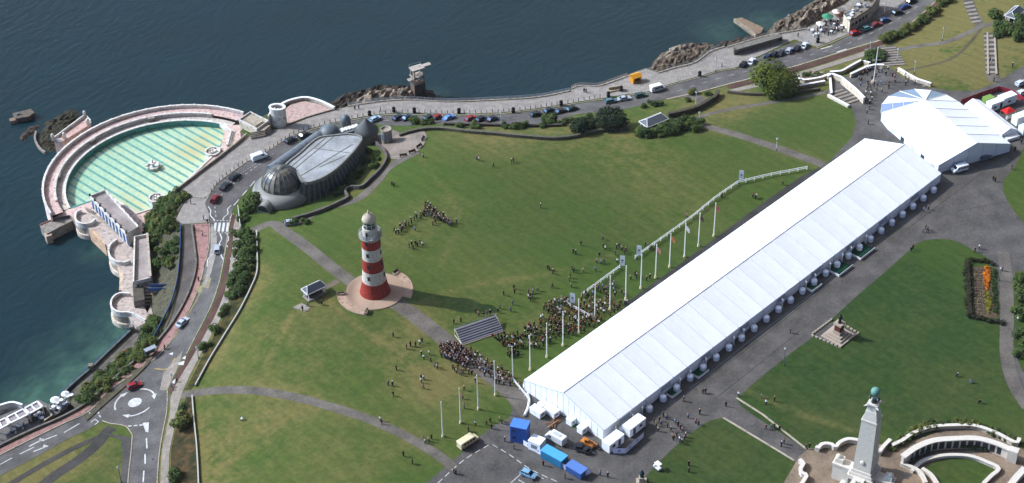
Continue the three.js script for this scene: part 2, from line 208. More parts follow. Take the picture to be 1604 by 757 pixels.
// ---------------------------------------------------------------- grass
let lawnMat;
{
  const W = 2048, Hh = 1400, X0 = -200, Z0 = -210, SX = 460, SZ = 320, d = new Uint8Array(W * Hh * 4), toS = v => Math.pow(clamp(v), 1 / 2.2) * 255;
  const dry = [[178.49,-133.09, 34, 1], [176.28,-106.76, 24, .9], [173.67,-148.56, 24, 1], [197.5,-144.1, 22, .9], [163,-118.27, 14, .7], [137.13,-120.09, 16, .75], [147.43,-131.77, 10, .8], [9.32,16.72, 9, .55], [6.5,27.65, 8, .6], [17.77,35.2, 9, .75], [12.31,36.21, 7, .5], [-7.85,-51.39, 7, .4], [-45.22,47.41, 8, 1.3], [-45.12,53.86, 8, 1.3], [-46.69,36.98, 6, 1], [-42.68,60.11, 8, 1.2], [-42.63,13.55, 5, .8], [-40.53,6.66, 5, .8], [-37.37,-0.84, 5, .8], [-34.48,-9.45, 5, .8], [-34.19,-16.39, 4, .8], [-80.45,49.64, 8, .7], [-73.71,44.05, 7, .7], [-56.81,54.6, 4, .6], [-46.31,21.82, 7, .8], [-36.96,-23.43, 6, .7], [-13.53,3.98, 6, .75], [-28.31,16.77, 9, .55], [-23.95,44.94, 14, .42], [-35.58,54.33, 14, .4], [-74.99,45.57, 12, .7], [-84.51,52.61, 9, .8], [69.84,-63.27, 14, .45], [73.14,-57.72, 9, .4], [48.04,-79.65, 18, .8], [28.89,-81.52, 15, .8], [91.72,-94.99, 16, .75], [105.66,-96.81, 14, .6], [-7.71,-64.09, 8, .8], [28.8,4.52, 12, .3], [81.86,-32.12, 14, .35], [-15.59,31.26, 16, .3], [18.24,-35.34, 10, .3], [-1.26,59.63, 12, .4], [24.04,36.55, 9, .5], [74.47,-75.25, 8, .6], [6.31,-21.23, 12, .25], [-13.21,19.97, 12, .3], [-30.01,-0.64, 10, .45]];
  const lush = [[134.14,8.6, 34, 1], [135.8,40.52, 40, 1.1], [105.62,34.74, 26, .7], [86.36,65.15, 26, .95], [72.71,68.85, 16, .7], [116.59,-78.17, 24, .35], [53.94,-39.6, 26, .35], [30.65,-31.44, 18, .25], [193.89,-106.19, 14, .55], [70.26,-18.24, 16, .4], [-61.86,48.17, 8, .7], [-3.98,11.07, 16, .2]];
  for (const [pts, r, a] of [[[[-30.34,-36.91],[-19.82,-21.56],[-13,-12.12],[-4.72,-1.95]], 3, .3], [[[3.9,3.68],[14.97,15.64],[28.74,32.41],[35.69,41.49]], 3.6, .38], [[[-51.72,28.72],[-38.47,30.21],[-29.13,33.12],[-19.9,37.17],[-8.4,43.21],[1.2,48.75],[10.61,55.5],[19.78,64.1]], 2.4, .3], [[[-12.82,2.26],[-6.46,10.91],[4.7,22.73],[17.79,36.38]], 1.3, .35], [[[8.98,6.5],[22.12,-0.97],[44.02,-5.57],[63.04,-12.99]], 1.3, .25], [[[17.19,4.16],[32.01,17.4],[45.12,12.81],[61.89,5.76]], 4, .3], [[[93.65,-77.27],[110.92,-64.63],[124.09,-53.81]], 2.6, .3], [[[-19.56,1.91],[-24.89,17.71],[-28.34,32.89]], 1.2, .3], [[[10.4,-61.41],[21.8,-35],[16.95,-9.29]], 1.2, .22], [[[91.44,41.63],[107.48,53.01],[124.3,60.12]], 1.3, .25]]) for (const p of resample(pts, r * 1.1)) dry.push([p[0], p[1], r, a]);
  for (let j = 0; j < Hh; j++) { const zr = Z0 + SZ * j / Hh, near = q => Math.abs(q[1] - zr) < 2.3 * q[2], dryRow = dry.filter(near), lushRow = lush.filter(near); for (let i = 0; i < W; i++) {
    const x = X0 + SX * i / W, z = zr, k = (j * W + i) * 4; let a = 0, b = 0;
    for (const q of dryRow) { const dx = x - q[0], dz = z - q[1], r = (dx * dx + dz * dz) / (q[2] * q[2]); if (r < 5) a += q[3] * Math.exp(-r); }
    for (const q of lushRow) { const dx = x - q[0], dz = z - q[1], r = (dx * dx + dz * dz) / (q[2] * q[2]); if (r < 5) b += q[3] * Math.exp(-r); }
    const c0 = n2(x * .011 + 3, z * .013), c1 = n2(x * .035, z * .04), c2 = n2(x * .12, z * .14 + 5), c3 = n2(x * .4, z * .45), c4 = n2(x * 1.2, z * 1.3), g = (rnd() - .5);
    const streak = n2((x + z) * .05, (x - z) * .55) + .5 * Math.sign(Math.sin((x - z * .8) * 1.3 + 2 * c1));
    let dr = clamp(a * (.72 + .3 * c1 + .3 * c2 + .25 * c3 + .15 * c4) + .10 * c0 + .09 * c1 + .06 * c2 + .06 * c3 + .05), lu = clamp(b * (.85 + .25 * c1 + .15 * c2), 0, 1.1);
    const m = 1 + .05 * c3 + .09 * c4 + .16 * g + .075 * streak;
    const kk = .88, s = [lerp(lerp(.052, .026, lu), .138, dr), lerp(lerp(.084, .054, lu), .118, dr), lerp(lerp(.0115, .0085, lu), .033, dr)];
    d[k] = toS(s[0] * m * kk); d[k + 1] = toS(s[1] * m * kk); d[k + 2] = toS(s[2] * m * kk); d[k + 3] = 255;
  } }
  const t = new THREE.DataTexture(d, W, Hh); t.magFilter = THREE.LinearFilter; t.wrapS = t.wrapT = THREE.RepeatWrapping; t.colorSpace = THREE.SRGBColorSpace; t.repeat.set(1 / SX, 1 / SZ); t.offset.set(-X0 / SX, -Z0 / SZ); t.needsUpdate = true;
  const b = tex(256, 5, (u, v) => { const a = .5 + .3 * loopN(u, v, 14, 2) + .35 * (rnd() - .5); return [a, a, a]; }, false);
  lawnMat = new THREE.MeshPhysicalMaterial({ map: t, roughness: .95, specularIntensity: .15, bumpMap: b, bumpScale: .06, side: THREE.DoubleSide });
}
const coastN = [[-11.29,-105.65],[-3.37,-107.48],[4.64,-108.09],[16.74,-106.27],[28.78,-106.57],[40.84,-107.62],[48.95,-109.65],[55.69,-111.68],[56.41,-114.22],[58.28,-115.3],[64.31,-114],[69.55,-116.62],[73.81,-119.37],[78.11,-122.25],[80.68,-123.67],[84.12,-120.57],[90.56,-123.84],[95.92,-125.95],[99.39,-129.58],[101.84,-133.04],[105.16,-134.68],[108.49,-136.32],[111.88,-138.38],[121.97,-143.07],[128.7,-145.7],[135.73,-147.33],[141.26,-151.35],[145.67,-158.56],[151.97,-163.78],[157.77,-171.89],[172.38,-185.28],[196.92,-196.33],[249.29,-184.65]];
const coastS = [[-103.9,49.98],[-91.93,40.64],[-85.03,35.6],[-77.88,31.02],[-73,26.68],[-69.27,20.21],[-64.69,13.03],[-62.24,9.35],[-59.84,6.05],[-59.13,1.65],[-57.86,-3.92],[-56.52,-10.55],[-56.08,-20.36],[-56.77,-31.02],[-58.33,-44.36],[-60.66,-46.47],[-59.28,-53.01],[-58.25,-56.65],[-62.4,-59.28],[-57.91,-65.42],[-51.49,-74.78],[-46.36,-83.32],[-44.22,-88.39],[-46.28,-90.94],[-45.04,-95.54],[-41.6,-98.41],[-37.09,-102.93],[-32.55,-107.62],[-28.04,-109],[-23.39,-106.49],[-18.45,-102.21],[-15.16,-103.7]];
const landPoly = [...coastS, ...coastN, [480, -200], [480, 420], [-170, 420], [-150, 150]];
structure('lawn', drape(landPoly, 0), lawnMat);
// retaining face under the edge of the land
structure('sea_wall', wallGeo([...coastS.slice(14), ...coastN], .5, (x, z) => H(x, z) - .02, -2), mat('#6f5f55', { map: stain }));
structure('retaining_wall', wallGeo(coastS.slice(0, 15), .5, (x, z) => H(x, z) - .02, -2), mat('#625c50', { map: stain }));

// ---------------------------------------------------------------- roads and paving
const tarmac = structure('tarmac_promenade', drape([[11.38,80.23],[15.18,70.35],[22.72,61.71],[26.44,56.92],[30.52,52.2],[34.5,49.4],[35.31,46.04],[34.27,43.28],[36.81,39.67],[65.91,7.48],[87.11,-14.38],[121.18,-49.13],[124.18,-50.89],[127.86,-54.53],[136.27,-66.22],[138.8,-74.21],[139.26,-82.04],[136.88,-87.85],[133.83,-94.58],[136.31,-104.21],[147.24,-109.8],[156.28,-110.37],[157.75,-101.66],[163.25,-92.81],[172.3,-89.88],[178.13,-89.98],[185.6,-95.14],[196.22,-104.56],[232.2,-128.25],[164.06,102.71],[9.06,96.22]], .02), Mt.asphalt);
const lawnIsle = pts => structure('lawn', drape(smooth(pts, 1.5), .06), lawnMat);
lawnIsle([[89.25,44.51],[94.04,39.42],[98.38,34.93],[104.98,28.28],[110.72,22.9],[116.42,16.4],[125.5,6.2],[133.75,-2.56],[142.16,-11.93],[145.22,-15.2],[148.41,-16.51],[152.74,-16.63],[155.9,-15.38],[159.43,-11.3],[162.65,-7.56],[163.22,-2.87],[160.76,10.86],[156.49,30.67],[155.68,39.85],[156.84,47.67],[158.99,55.96],[158.19,67.65],[135.95,75.07],[111.44,74.24],[103.32,62.58],[96.63,54.81],[90.68,47.95],[89.25,44.51]]);
lawnIsle([[85.43,51.09],[87.74,53.39],[93.76,59.47],[99.99,66.04],[100.61,70.83],[96.45,87.54],[75.39,99.98],[56.6,92.06],[59.59,78.59],[65.75,69.65],[74.84,58.57],[82.13,52.08],[85.43,51.09]]);
lawnIsle([[184.55,-58.75],[179.53,-48.82],[174.64,-41.99],[173.58,-36.07],[174.28,-28.71],[175.77,-23.43],[179.61,-14.14],[192.12,-22.16],[199.5,-55.3],[184.55,-58.75]]);
lawnIsle([[168.08,-2.14],[164.82,9.71],[161.55,22.3],[160.11,32],[161.18,41.44],[165.67,50.69],[176.81,32.63],[184.31,-0.15],[168.08,-2.14]]);
const hoeRoadL = [[-67.86,21.61],[-63.25,16.56],[-58.15,11.48],[-54.22,5.37],[-51.74,-1.9],[-49.75,-10.83],[-48.91,-18.05],[-48.82,-26.01],[-48.74,-32.83],[-49.78,-42.6],[-50.39,-47.64],[-52.14,-52.89],[-50.62,-60.33],[-46.66,-66.57],[-40.06,-75.46],[-35.75,-80.16],[-30.97,-84.87],[-25.84,-88.55],[-18.27,-92.06],[-10.55,-94.43],[-2.77,-96.26],[7.1,-96.22],[16.96,-95.88],[32.75,-94.98],[46.64,-99.26],[57.69,-102.19],[65.75,-103.74],[71.83,-105.19],[80.53,-106.47],[85.61,-109.67],[97.48,-115.29],[103.58,-118.95],[109.24,-120.16],[120.19,-130.02],[132.77,-137.62],[137.15,-132.3],[148.98,-140.53],[166.84,-156.63],[177.82,-168.41],[193.75,-182.02]];
const hoeRoadR = [[201.9,-179.49],[184.88,-166.19],[180.95,-160.78],[170.15,-146.84],[163.5,-139.88],[159.37,-136.85],[145.97,-130.56],[127.59,-120.19],[112.59,-113.16],[104.29,-109.55],[96.41,-105.52],[85.45,-101.35],[70.71,-94.69],[64.18,-93.84],[56.3,-93.32],[48.26,-87.07],[32.73,-85.87],[17.17,-88.23],[5.54,-87.33],[-2.38,-89.38],[-7.45,-92.18],[-13.3,-91.37],[-21.86,-87.74],[-27.31,-83.08],[-32.23,-73.62],[-35.45,-67.62],[-39.2,-60.39],[-42.31,-53.13],[-43.95,-46.46],[-43.87,-41.15],[-43.53,-30.9],[-43.45,-21.07],[-43.7,-12.89],[-44.89,-4.02],[-47.03,4.01],[-49.12,11.81],[-51.77,19.55],[-52.28,25.12],[-51.26,32.91],[-51.14,40.27],[-50.94,46.85],[-49.77,58.53],[-45.1,88.49],[-53.5,87.21],[-57.14,57.21],[-58.23,46.34],[-59.03,39.7],[-61.44,36.01],[-65.59,34.48],[-67.74,33.3],[-70.5,35.88],[-74.76,38.78],[-81.5,44.71],[-89.57,50.99],[-101.38,59.93],[-103.34,52.21],[-91.19,43.89],[-84.76,39.11],[-77.36,33.65],[-72.05,30.09],[-69.71,25.95]];
const road = structure('road', drape([...smooth(hoeRoadL, 2), ...smooth(hoeRoadR, 2)], .04), Mt.road);
const pave = (name, pts, m, lift = .1) => structure(name, drape(pts, lift), m);
// seafront promenade
pave('promenade', [...smooth([[-51.21,-57.55],[-49.12,-63.44],[-43.44,-71.47],[-36.53,-78.43],[-31.04,-85.62],[-25.94,-89.72],[-18.37,-93.3],[-10.64,-95.77],[-2.85,-97.7],[7.04,-97.74],[16.93,-97.34],[32.75,-96.59],[46.68,-100.69],[57.75,-103.63],[65.83,-105.18],[71.93,-106.59],[80.64,-107.82],[85.73,-111.02],[97.62,-116.66],[103.73,-120.27],[109.41,-121.52],[113.83,-125.65]], 2), ...[[113.83,-125.65],[130.96,-139.57],[137.38,-133.68],[149.22,-141.87],[167.13,-158.09],[178.1,-169.75],[172.3,-184.82],[157.69,-171.41],[151.89,-163.3],[145.59,-158.09],[141.4,-150.87],[135.87,-146.87],[128.63,-145.25],[121.91,-142.61],[111.83,-137.93],[108.43,-135.87],[105.11,-134.23],[101.79,-132.59],[99.35,-129.14],[95.87,-125.52],[90.52,-123.41],[84.08,-120.13],[80.65,-123.23],[78.08,-121.81],[73.78,-118.94],[69.52,-116.19],[64.29,-113.56],[58.26,-114.87],[56.59,-113.77],[55.87,-111.21],[48.93,-109.21],[40.83,-107.16],[28.78,-106.1],[16.75,-105.81],[4.66,-107.64],[-3.35,-107.02],[-11.26,-105.2],[-14.93,-103.24],[-26.65,-97.84],[-34.01,-92.05],[-40.41,-87.62],[-43.97,-87.98],[-46.11,-82.92],[-51.25,-74.39],[-57.67,-65.05],[-62.01,-59.2],[-58.1,-56.92],[-52.36,-54.7]]], Mt.paving);
pave('pink_terrace', [[-33.89,-94.83],[-35.22,-100.26],[-32.3,-107.17],[-28,-108.56],[-23.36,-106.05],[-18.82,-101.81],[-26.65,-97.84],[-32.69,-92.72]], Mt.pinkPale, .16);
pave('pink_pavement', [...[[-103.62,51.1],[-91.77,41.34],[-84.88,36.31],[-77.74,31.74],[-72.87,27.41],[-69.13,20.99],[-64.55,13.82],[-61.94,10.17],[-59.4,6.66],[-56.35,0.38],[-53.19,-8.45],[-51.58,-16.35],[-51.4,-24.76],[-53.14,-34.13],[-55.1,-43.72]], ...[[-50.04,-43.24],[-48.94,-32.89],[-49.01,-26.08],[-49.29,-18.2],[-50.32,-11.07],[-52.3,-2.11],[-54.77,5.19],[-58.58,10.87],[-63.68,15.99],[-68.03,21.59],[-69.92,25.69],[-72.3,29.6],[-77.62,33.16],[-85.03,38.63],[-91.3,43.43],[-103.34,52.21]]], Mt.pink);
pave('pavement', [[-55.13,-44.01],[-50.07,-43.54],[-50.58,-47.68],[-52.29,-52.62],[-51.17,-57.23],[-53.13,-54.82],[-57.86,-56.57],[-59.08,-52.97],[-60.47,-46.44],[-58.18,-44.61]], Mt.paving);
pave('pavement', [[-48.03,-15.51],[-47.98,-25.17],[-48.13,-32.35],[-49.29,-40.17],[-49.09,-43.03],[-46.73,-35.92],[-46.09,-27.69],[-46.59,-19.82],[-47.49,-14.18]], Mt.paving, .12);
pave('viewing_ramp', [[-58.11,-44.04],[-55.29,-43.76],[-53.29,-33.89],[-51.66,-25.37],[-51.77,-16.41],[-53.42,-8.79],[-56.18,-0.85],[-58.87,2.23],[-57.49,-3.82],[-56.18,-10.71],[-55.71,-20.26],[-56.39,-30.92]], mat('#5d564f', { map: mottle }), .12);
pave('red_cycle_lane', smooth([[-43.76,-46.42],[-43.49,-41.04],[-42.95,-30.65],[-42.87,-20.78],[-43.12,-12.59],[-44.32,-3.72],[-46.46,4.28],[-48.56,12.05],[-51.05,19.83],[-51.74,25.31],[-50.93,27.32],[-50.18,22.19],[-47.45,13.8],[-45.01,5.98],[-42.68,-2.06],[-41.46,-10.88],[-41.43,-19.5],[-41.75,-29.83],[-42.53,-40.77],[-42.59,-45.88],[-43.76,-46.42]], 2), Mt.red);
pave('pavement', smooth([[-42.4,-45.84],[-42.53,-40.77],[-41.55,-29.74],[-41.24,-19.4],[-41.27,-10.78],[-42.49,-1.96],[-44.82,6.07],[-47.26,13.88],[-50,22.26],[-50.93,27.32],[-50.38,33.2],[-50.28,40.53],[-50.27,47.03],[-48.96,58.7],[-44.36,88.61],[-42.41,88.92],[-46.86,59.16],[-48.25,47.61],[-48.22,41.18],[-48.42,35.25],[-48.08,28.4],[-47.28,23.38],[-45.23,14.82],[-42.52,6.19],[-40.23,-1.03],[-38.87,-10.32],[-38.61,-17.2],[-39.27,-26.02],[-40.62,-40.2],[-42.4,-45.84]], 2), Mt.pale);
pave('red_cycle_lane', smooth([[201.08,-179.74],[185.47,-165.98],[180.95,-158.81],[170.44,-145.2],[163.61,-138.35],[159.18,-134.87],[145.61,-128.55],[127.24,-118.02],[112.31,-111.1],[105.07,-107.81],[105.2,-105.63],[112.35,-108.4],[127.08,-114.53],[145.42,-125.29],[159.07,-132.25],[163.51,-135.82],[170.81,-143],[181.91,-157.39],[186.85,-165.46],[201.08,-179.74]], 2), Mt.red);
pave('pavement', smooth([[105.07,-104.56],[112.2,-107.35],[127.09,-113.34],[145.41,-124.14],[159.25,-131.1],[157.67,-127.42],[145.34,-120.57],[127.4,-110.31],[112.61,-104.53],[105.38,-102.31],[105.07,-104.56]], 2), Mt.pale);
pave('pavement', [[-68.68,36.99],[-59.2,40.6],[-58.14,48.69],[-57.46,57.16],[-52.3,87.39],[-54.1,87.13],[-59.05,56.95],[-60.14,47.22],[-61.52,41.16],[-64.73,39.32]], mat('#524e49', { map: mottle }), .1);
pave('traffic_island', [[-54.51,17.3],[-52.39,13.21],[-50.41,10.02],[-50.64,15.68],[-51.61,20.63],[-52.32,24.86],[-54.45,24.13]], Mt.pale);
const turf = tex(512, 30, (u, v) => { const n = loopN(u, v, 6, 4), k = loopN(v, u, 14, 3), g = rnd() - .5, t = clamp(.5 + .9 * n + .4 * k), m = .8 + .14 * g + .1 * k; return [lerp(.55, 1, t) * m, lerp(.62, .85, t) * m, lerp(.42, .62, t) * m]; });
const vergeM = mat('#625a4c', { map: turf, roughness: .95 }), vergeG = mat('#5c5a40', { map: turf, roughness: .95 });
pave('dry_verge', [[-42.11,88.97],[-46.54,59.23],[-47.92,47.7],[-47.88,41.29],[-47.9,35.43],[-46.58,29.45],[-45.13,30.25],[-43.42,39.22],[-41.54,48.51],[-39.46,60.88],[-35.41,90.1]], vergeM, .05);
pave('dry_verge', [[-46.66,24.14],[-44.6,15.61],[-41.89,6.99],[-39.6,-0.18],[-38.22,-9.42],[-37.8,-16.5],[-38.26,-25.23],[-35.5,-31.35],[-33.9,-21.98],[-33.1,-13.04],[-34.14,-6.48],[-36.1,1.09],[-39.36,9.18],[-42.22,16.7],[-45,26.29],[-47.3,26.79]], vergeG, .05);
// footpaths over the lawn
const footpath = (pts, w, m = Mt.path, lift = .03) => structure('footpath', drape(band(smooth(pts, 1.8), w), lift), m);
footpath([[-64.67,36.02],[-65.97,37.76],[-67.34,41.62],[-70.76,46.94],[-75.29,51.78],[-78.97,56.54],[-82.51,61.59]], 3, mat('#46423d', { map: mottle }));
footpath([[-67.75,39.45],[-72.75,42.49],[-78.2,46.88],[-83.21,51.4],[-87.73,55.63]], 1.7, mat('#4d4841', { map: mottle }), .045);
footpath([[-36.53,-35.3],[-31.38,-38.03],[-27.05,-31.9],[-19.82,-21.56],[-13,-12.12],[-4.72,-1.95]], 3.6);
footpath([[2.14,1.5],[9.05,8.58],[14.97,15.64],[20.74,22.74],[28.74,32.41],[36.75,42.89],[39.41,48.4]], 4.6);
footpath([[-52.43,28.48],[-48.75,28.37],[-45.34,28.77],[-38.47,30.21],[-29.13,33.12],[-19.9,37.17],[-8.4,43.21],[1.2,48.75],[10.61,55.5],[18.27,62.18],[21.58,66.23]], 2.5);
footpath([[92.19,-77.84],[95.44,-76.26],[100.69,-72.56],[110.92,-64.63],[117.57,-59.26],[125.74,-52.73]], 3.2);
footpath([[91.16,-80.73],[94.42,-84.22],[104.66,-89.06],[114.68,-91.43],[126.71,-93.89],[135.04,-96.98]], 2);
footpath([[88.95,-102.68],[94.28,-100.56],[96.12,-95.8],[91.02,-88.44],[86.69,-83.84],[91.06,-79.79]], 3.4);
footpath([[162.26,-126],[169.03,-127.19],[177.2,-127.5],[186.53,-132.65],[190.81,-135.23],[195.62,-136.54],[205.61,-140.39]], 2.6);
footpath([[158.33,-106.14],[166.89,-108.96],[175.92,-113.56],[183,-122.22],[189.97,-133.46]], 1.1, mat('#58523d', { map: mottle }), .05);
footpath([[193,-167.17],[190.95,-149.45],[190.58,-134.27]], 3.2, Mt.path, .06);
footpath([[-23,-35.91],[-18.3,-43.37],[-7.54,-46.83],[-2.42,-54.45],[1.04,-60.66],[9.32,-65.97]], 3, Mt.path, .05);
footpath([[185.56,-102.04],[185.22,-95.18]], 4, Mt.path, .05);
footpath([[167.07,-10.45],[164.94,1.79],[161.33,17.28],[157.76,31.91],[157.06,42.45],[158.43,50.42]], 3.4, mat('#6b645b', { map: mottle }), .1);
footpath([[65.84,8.51],[86.97,-13],[120.89,-47.22],[125.34,-50.18]], 2.6, mat('#3f3c38', { map: mottle }), .08);
footpath([[-19.88,-2.03],[-13.96,-2.03],[-9.95,-4.9]], 2, mat('#6d6252', { map: mottle }), .05);
// kerb lines
const kerb = (pts, w = .25, lift = .17) => part(road, 'kerb', wallGeo(smooth(pts, 1.5), w, (x, z) => H(x, z) + lift, (x, z) => H(x, z)), Mt.stonePale);
kerb([[-68.2,21.58],[-63.59,16.51],[-58.5,11.39],[-54.58,5.25],[-52.11,-2.04],[-50.13,-10.99],[-49.29,-18.2],[-49.05,-23.44]]); kerb([[-48.82,-26.01],[-48.74,-32.83],[-49.85,-43.2]]); kerb([[-52.21,-53.49],[-50.66,-60.66],[-46.71,-66.91],[-40.1,-75.82],[-35.78,-80.53],[-31,-85.24],[-25.87,-88.94],[-18.3,-92.47],[-10.58,-94.88],[-2.79,-96.74],[7.08,-96.73],[16.95,-96.38],[32.75,-95.52],[46.65,-99.74],[57.71,-102.67],[65.77,-104.22]]);
kerb([[-43.76,-46.42],[-43.87,-41.15],[-43.53,-30.9],[-43.45,-21.07],[-43.7,-12.89],[-44.89,-4.02],[-47.03,4.01],[-49.12,11.81]]); kerb([[181.15,-159.72],[170.34,-145.75],[163.7,-138.82],[159.37,-135.84],[145.79,-129.57],[127.42,-119.12],[112.45,-112.14],[104.16,-108.51],[96.3,-104.48],[85.36,-100.3]], .5, .22); kerb([[-52.28,25.12],[-51.26,32.91],[-51.14,40.27],[-50.94,46.85],[-49.77,58.53],[-48.3,67.94]]); kerb([[-56.27,62.34],[-57.14,57.21],[-58.23,46.34],[-59.03,39.7]]); kerb([[-59.03,39.7],[-61.44,36.01],[-65.59,34.48],[-67.74,33.3]]); kerb([[71.86,-105.66],[80.56,-106.92],[85.65,-110.12],[97.53,-115.75],[103.63,-119.39],[109.29,-120.62]]); kerb([[137.23,-132.76],[149.06,-140.98],[166.94,-157.11],[177.82,-168.41]]); kerb([[-69.87,25.94],[-72.26,29.84],[-77.58,33.4],[-84.98,38.86],[-91.25,43.66],[-99.24,49.85]]);
for (const q of [[[89.43,44.29],[94.95,50.34],[103.5,62.37]], [[85.43,51.09],[92.83,58.58],[100.14,66.05]]]) part(tarmac, 'kerb', wallGeo(resample(q, 2).map(p => [p[0], p[1]]), .5, (x, z) => H(x, z) + .16, (x, z) => H(x, z)), Mt.stonePale);
// painted markings
const mark = (name, poly, m = Mt.lineWhite, par = road, lift = .055) => part(par, name, drape(poly, lift), m);
const dashes = (pts, w, on, off, m, par, name = 'lane_dash', lift) => { const s = resample(smooth(pts, 1), .5), n = Math.round(on / .5), st = Math.round((on + off) / .5); for (let i = 0; i + n < s.length; i += st) mark(name, band(s.slice(i, i + n + 1), w), m, par, lift); };
const line = (pts, w, m, par, name = 'painted_line', lift) => mark(name, band(smooth(pts, 1), w), m, par, lift);
for (let i = 0; i < 4; i++) mark('crossing_stripe', (p => { const a = [lerp(p[0][0], p[1][0], i / 4 + .03), lerp(p[0][1], p[1][1], i / 4 + .03)], b = [lerp(p[0][0], p[1][0], i / 4 + .17), lerp(p[0][1], p[1][1], i / 4 + .17)], c = [lerp(p[3][0], p[2][0], i / 4 + .17), lerp(p[3][1], p[2][1], i / 4 + .17)], d = [lerp(p[3][0], p[2][0], i / 4 + .03), lerp(p[3][1], p[2][1], i / 4 + .03)]; return [a, b, c, d]; })([[-48.55,-43.21],[-43.6,-42.02],[-43.43,-37.56],[-48.42,-39.07]]));
dashes([[-48.85,-44.15],[-43.53,-42.94]], .25, .5, .5); dashes([[-48.53,-38.52],[-43.35,-36.91]], .25, .5, .5);
for (const q of [[[-51.16,-50.98],[-50.19,-49.06],[-50.13,-47.02],[-48.74,-44.71],[-48.47,-44.07]], [[-44.43,-50.57],[-45.34,-48.86],[-44.89,-46.64],[-46,-45.03],[-46,-43.53]], [[-43.19,-46.31],[-43.99,-45.22],[-43.72,-42.98]], [[-48.49,-38.22],[-47.77,-35.38],[-48.01,-32.87],[-46.99,-30.53],[-47.12,-28.64],[-48.22,-27.14],[-48.16,-23.65]], [[-46.2,-37.54],[-45.27,-34.54],[-45.74,-32.35],[-44.51,-29.85],[-44.54,-27.05],[-43.48,-24.37],[-43.56,-21.94]], [[-44.08,-36.85],[-43.14,-33.74],[-43.61,-31.52],[-42.11,-28.24],[-42.21,-26],[-41.15,-23.25],[-41.22,-20.78]]]) line(q, .28);
dashes([[-48.31,-45.8],[-49.15,-51.25],[-47.42,-57.11],[-43.98,-62.99],[-39.46,-69.83],[-35.28,-75.52]], .16, 1, .9); dashes([[-43.67,-50.46],[-40.91,-57.2],[-38.12,-64.35]], .3, 3, 2);
dashes([[-48.55,-58.8],[-44.26,-65.36],[-39.64,-71.57],[-34.49,-77.23]], .12, .6, .6);
for (const q of [[[-76.76,36.74],[-73.47,33.74]], [[-81.4,39.16],[-78.36,37.54]], [[-86.45,43.81],[-83.29,41.55]], [[-90.46,47.11],[-88.09,45.04]]]) line(q, .3);
line([[-84.63,41.21],[-81.49,38.68]], .4); line([[-83.1,43.18],[-79.82,41.38]], .4); mark('arrow_head', [[-82.57,38.13],[-81.18,39.41],[-82.44,39.54]]); mark('arrow_head', [[-81.05,40.81],[-79.66,41.4],[-81.08,42.2]]);
for (const q of [[[-55.15,41.66],[-54.37,45.5]], [[-54.52,47.54],[-53.94,51.08]], [[-53.85,53.56],[-53.35,57.6]]]) line(q, .35);
mark('island_hatching', [[-57.09,35.69],[-55.42,35.87],[-54.99,39.66],[-55.7,39.25]]); dashes([[-60.77,36.12],[-56.8,36.46]], .4, .9, .6); dashes([[-69.18,25.25],[-69.52,27.9],[-69.21,30.56],[-67.87,32.58]], .4, .9, .6); line([[-71.87,31.05],[-69.21,29.6]], .3);
{ const rc = [[-60.47,27.24]][0], R = (a, b) => arc(rc[0], rc[1], 5.1, a, b, 10); mark('roundabout_disc', arc(rc[0], rc[1], 1.75, 0, 6.283, 28).slice(0, 28)); for (const a of [.6, 2.7, 4.8]) mark('roundabout_arrow', band(R(a, a + 1.15), .4)); for (const a of [.6, 2.7, 4.8]) { const q = arc(rc[0], rc[1], 5.1, a + 1.1, a + 1.5, 1), o = arc(rc[0], rc[1], 5.8, a + 1.1, a + 1.1, 1)[0], n = arc(rc[0], rc[1], 4.4, a + 1.1, a + 1.1, 1)[0]; mark('arrow_head', [o, q[1], n]); } }
for (const q of [[[-73.35,30.93],[-72.34,29.36],[-70.43,30.93],[-71.44,32.5]], [[-70.61,33.51],[-69.84,32.4],[-68.68,33.45],[-69.45,34.56]]]) { mark('painted_panel', band(q.slice(0, 2), .25)); mark('painted_panel', band(q.slice(1, 3), .25)); mark('painted_panel', band(q.slice(2, 4), .25)); }
mark('arrow_head', [[-54.26,9.83],[-53.1,9.49],[-53.1,10.72]]); mark('arrow_head', [[-51.72,22.09],[-50.7,20.98],[-50.74,22.97]], Mt.lineWhite, road, .13); mark('cycle_symbol', [[-50.8,14.6],[-49.26,14.5],[-49.35,16.22],[-50.86,15.33]], Mt.lineWhite, road, .13); mark('cycle_symbol', [[-50.15,13.11],[-49.19,12.53],[-49.15,14.04]], Mt.lineWhite, road, .13);
mark('yellow_lettering', [[-49.6,-16.42],[-48.18,-15.3],[-48.34,-12.38],[-49.75,-13.51]], mat('#8f8560', { map: speck })); mark('yellow_lettering', [[-48.33,-19.18],[-46.17,-17.98],[-46.53,-13.73],[-48.34,-15.09]], mat('#8f8560', { map: speck })); line([[-57.3,14.71],[-53.72,15.77],[-52.17,12.3]], .3, Mt.lineYellow); line([[-48.13,-20.45],[-48.84,-12.05],[-50.82,-5.47],[-53.2,2.7],[-56.79,9.08]], .15, Mt.lineYellow);
line([[138.39,-132.21],[142.45,-134.11]], .5); line([[143.03,-129.12],[146.46,-130.97]], .5); dashes([[88.9,-106.25],[103.91,-114.74],[118.97,-121.18],[136.6,-128.93],[148.02,-135.09],[165.2,-148.4],[175.99,-159.45]], .14, 2, 3); dashes([[-2.58,-92.85],[17.05,-92.35],[32.74,-90.95],[46.51,-94.52],[57.48,-97.6]], .12, 2, 3);
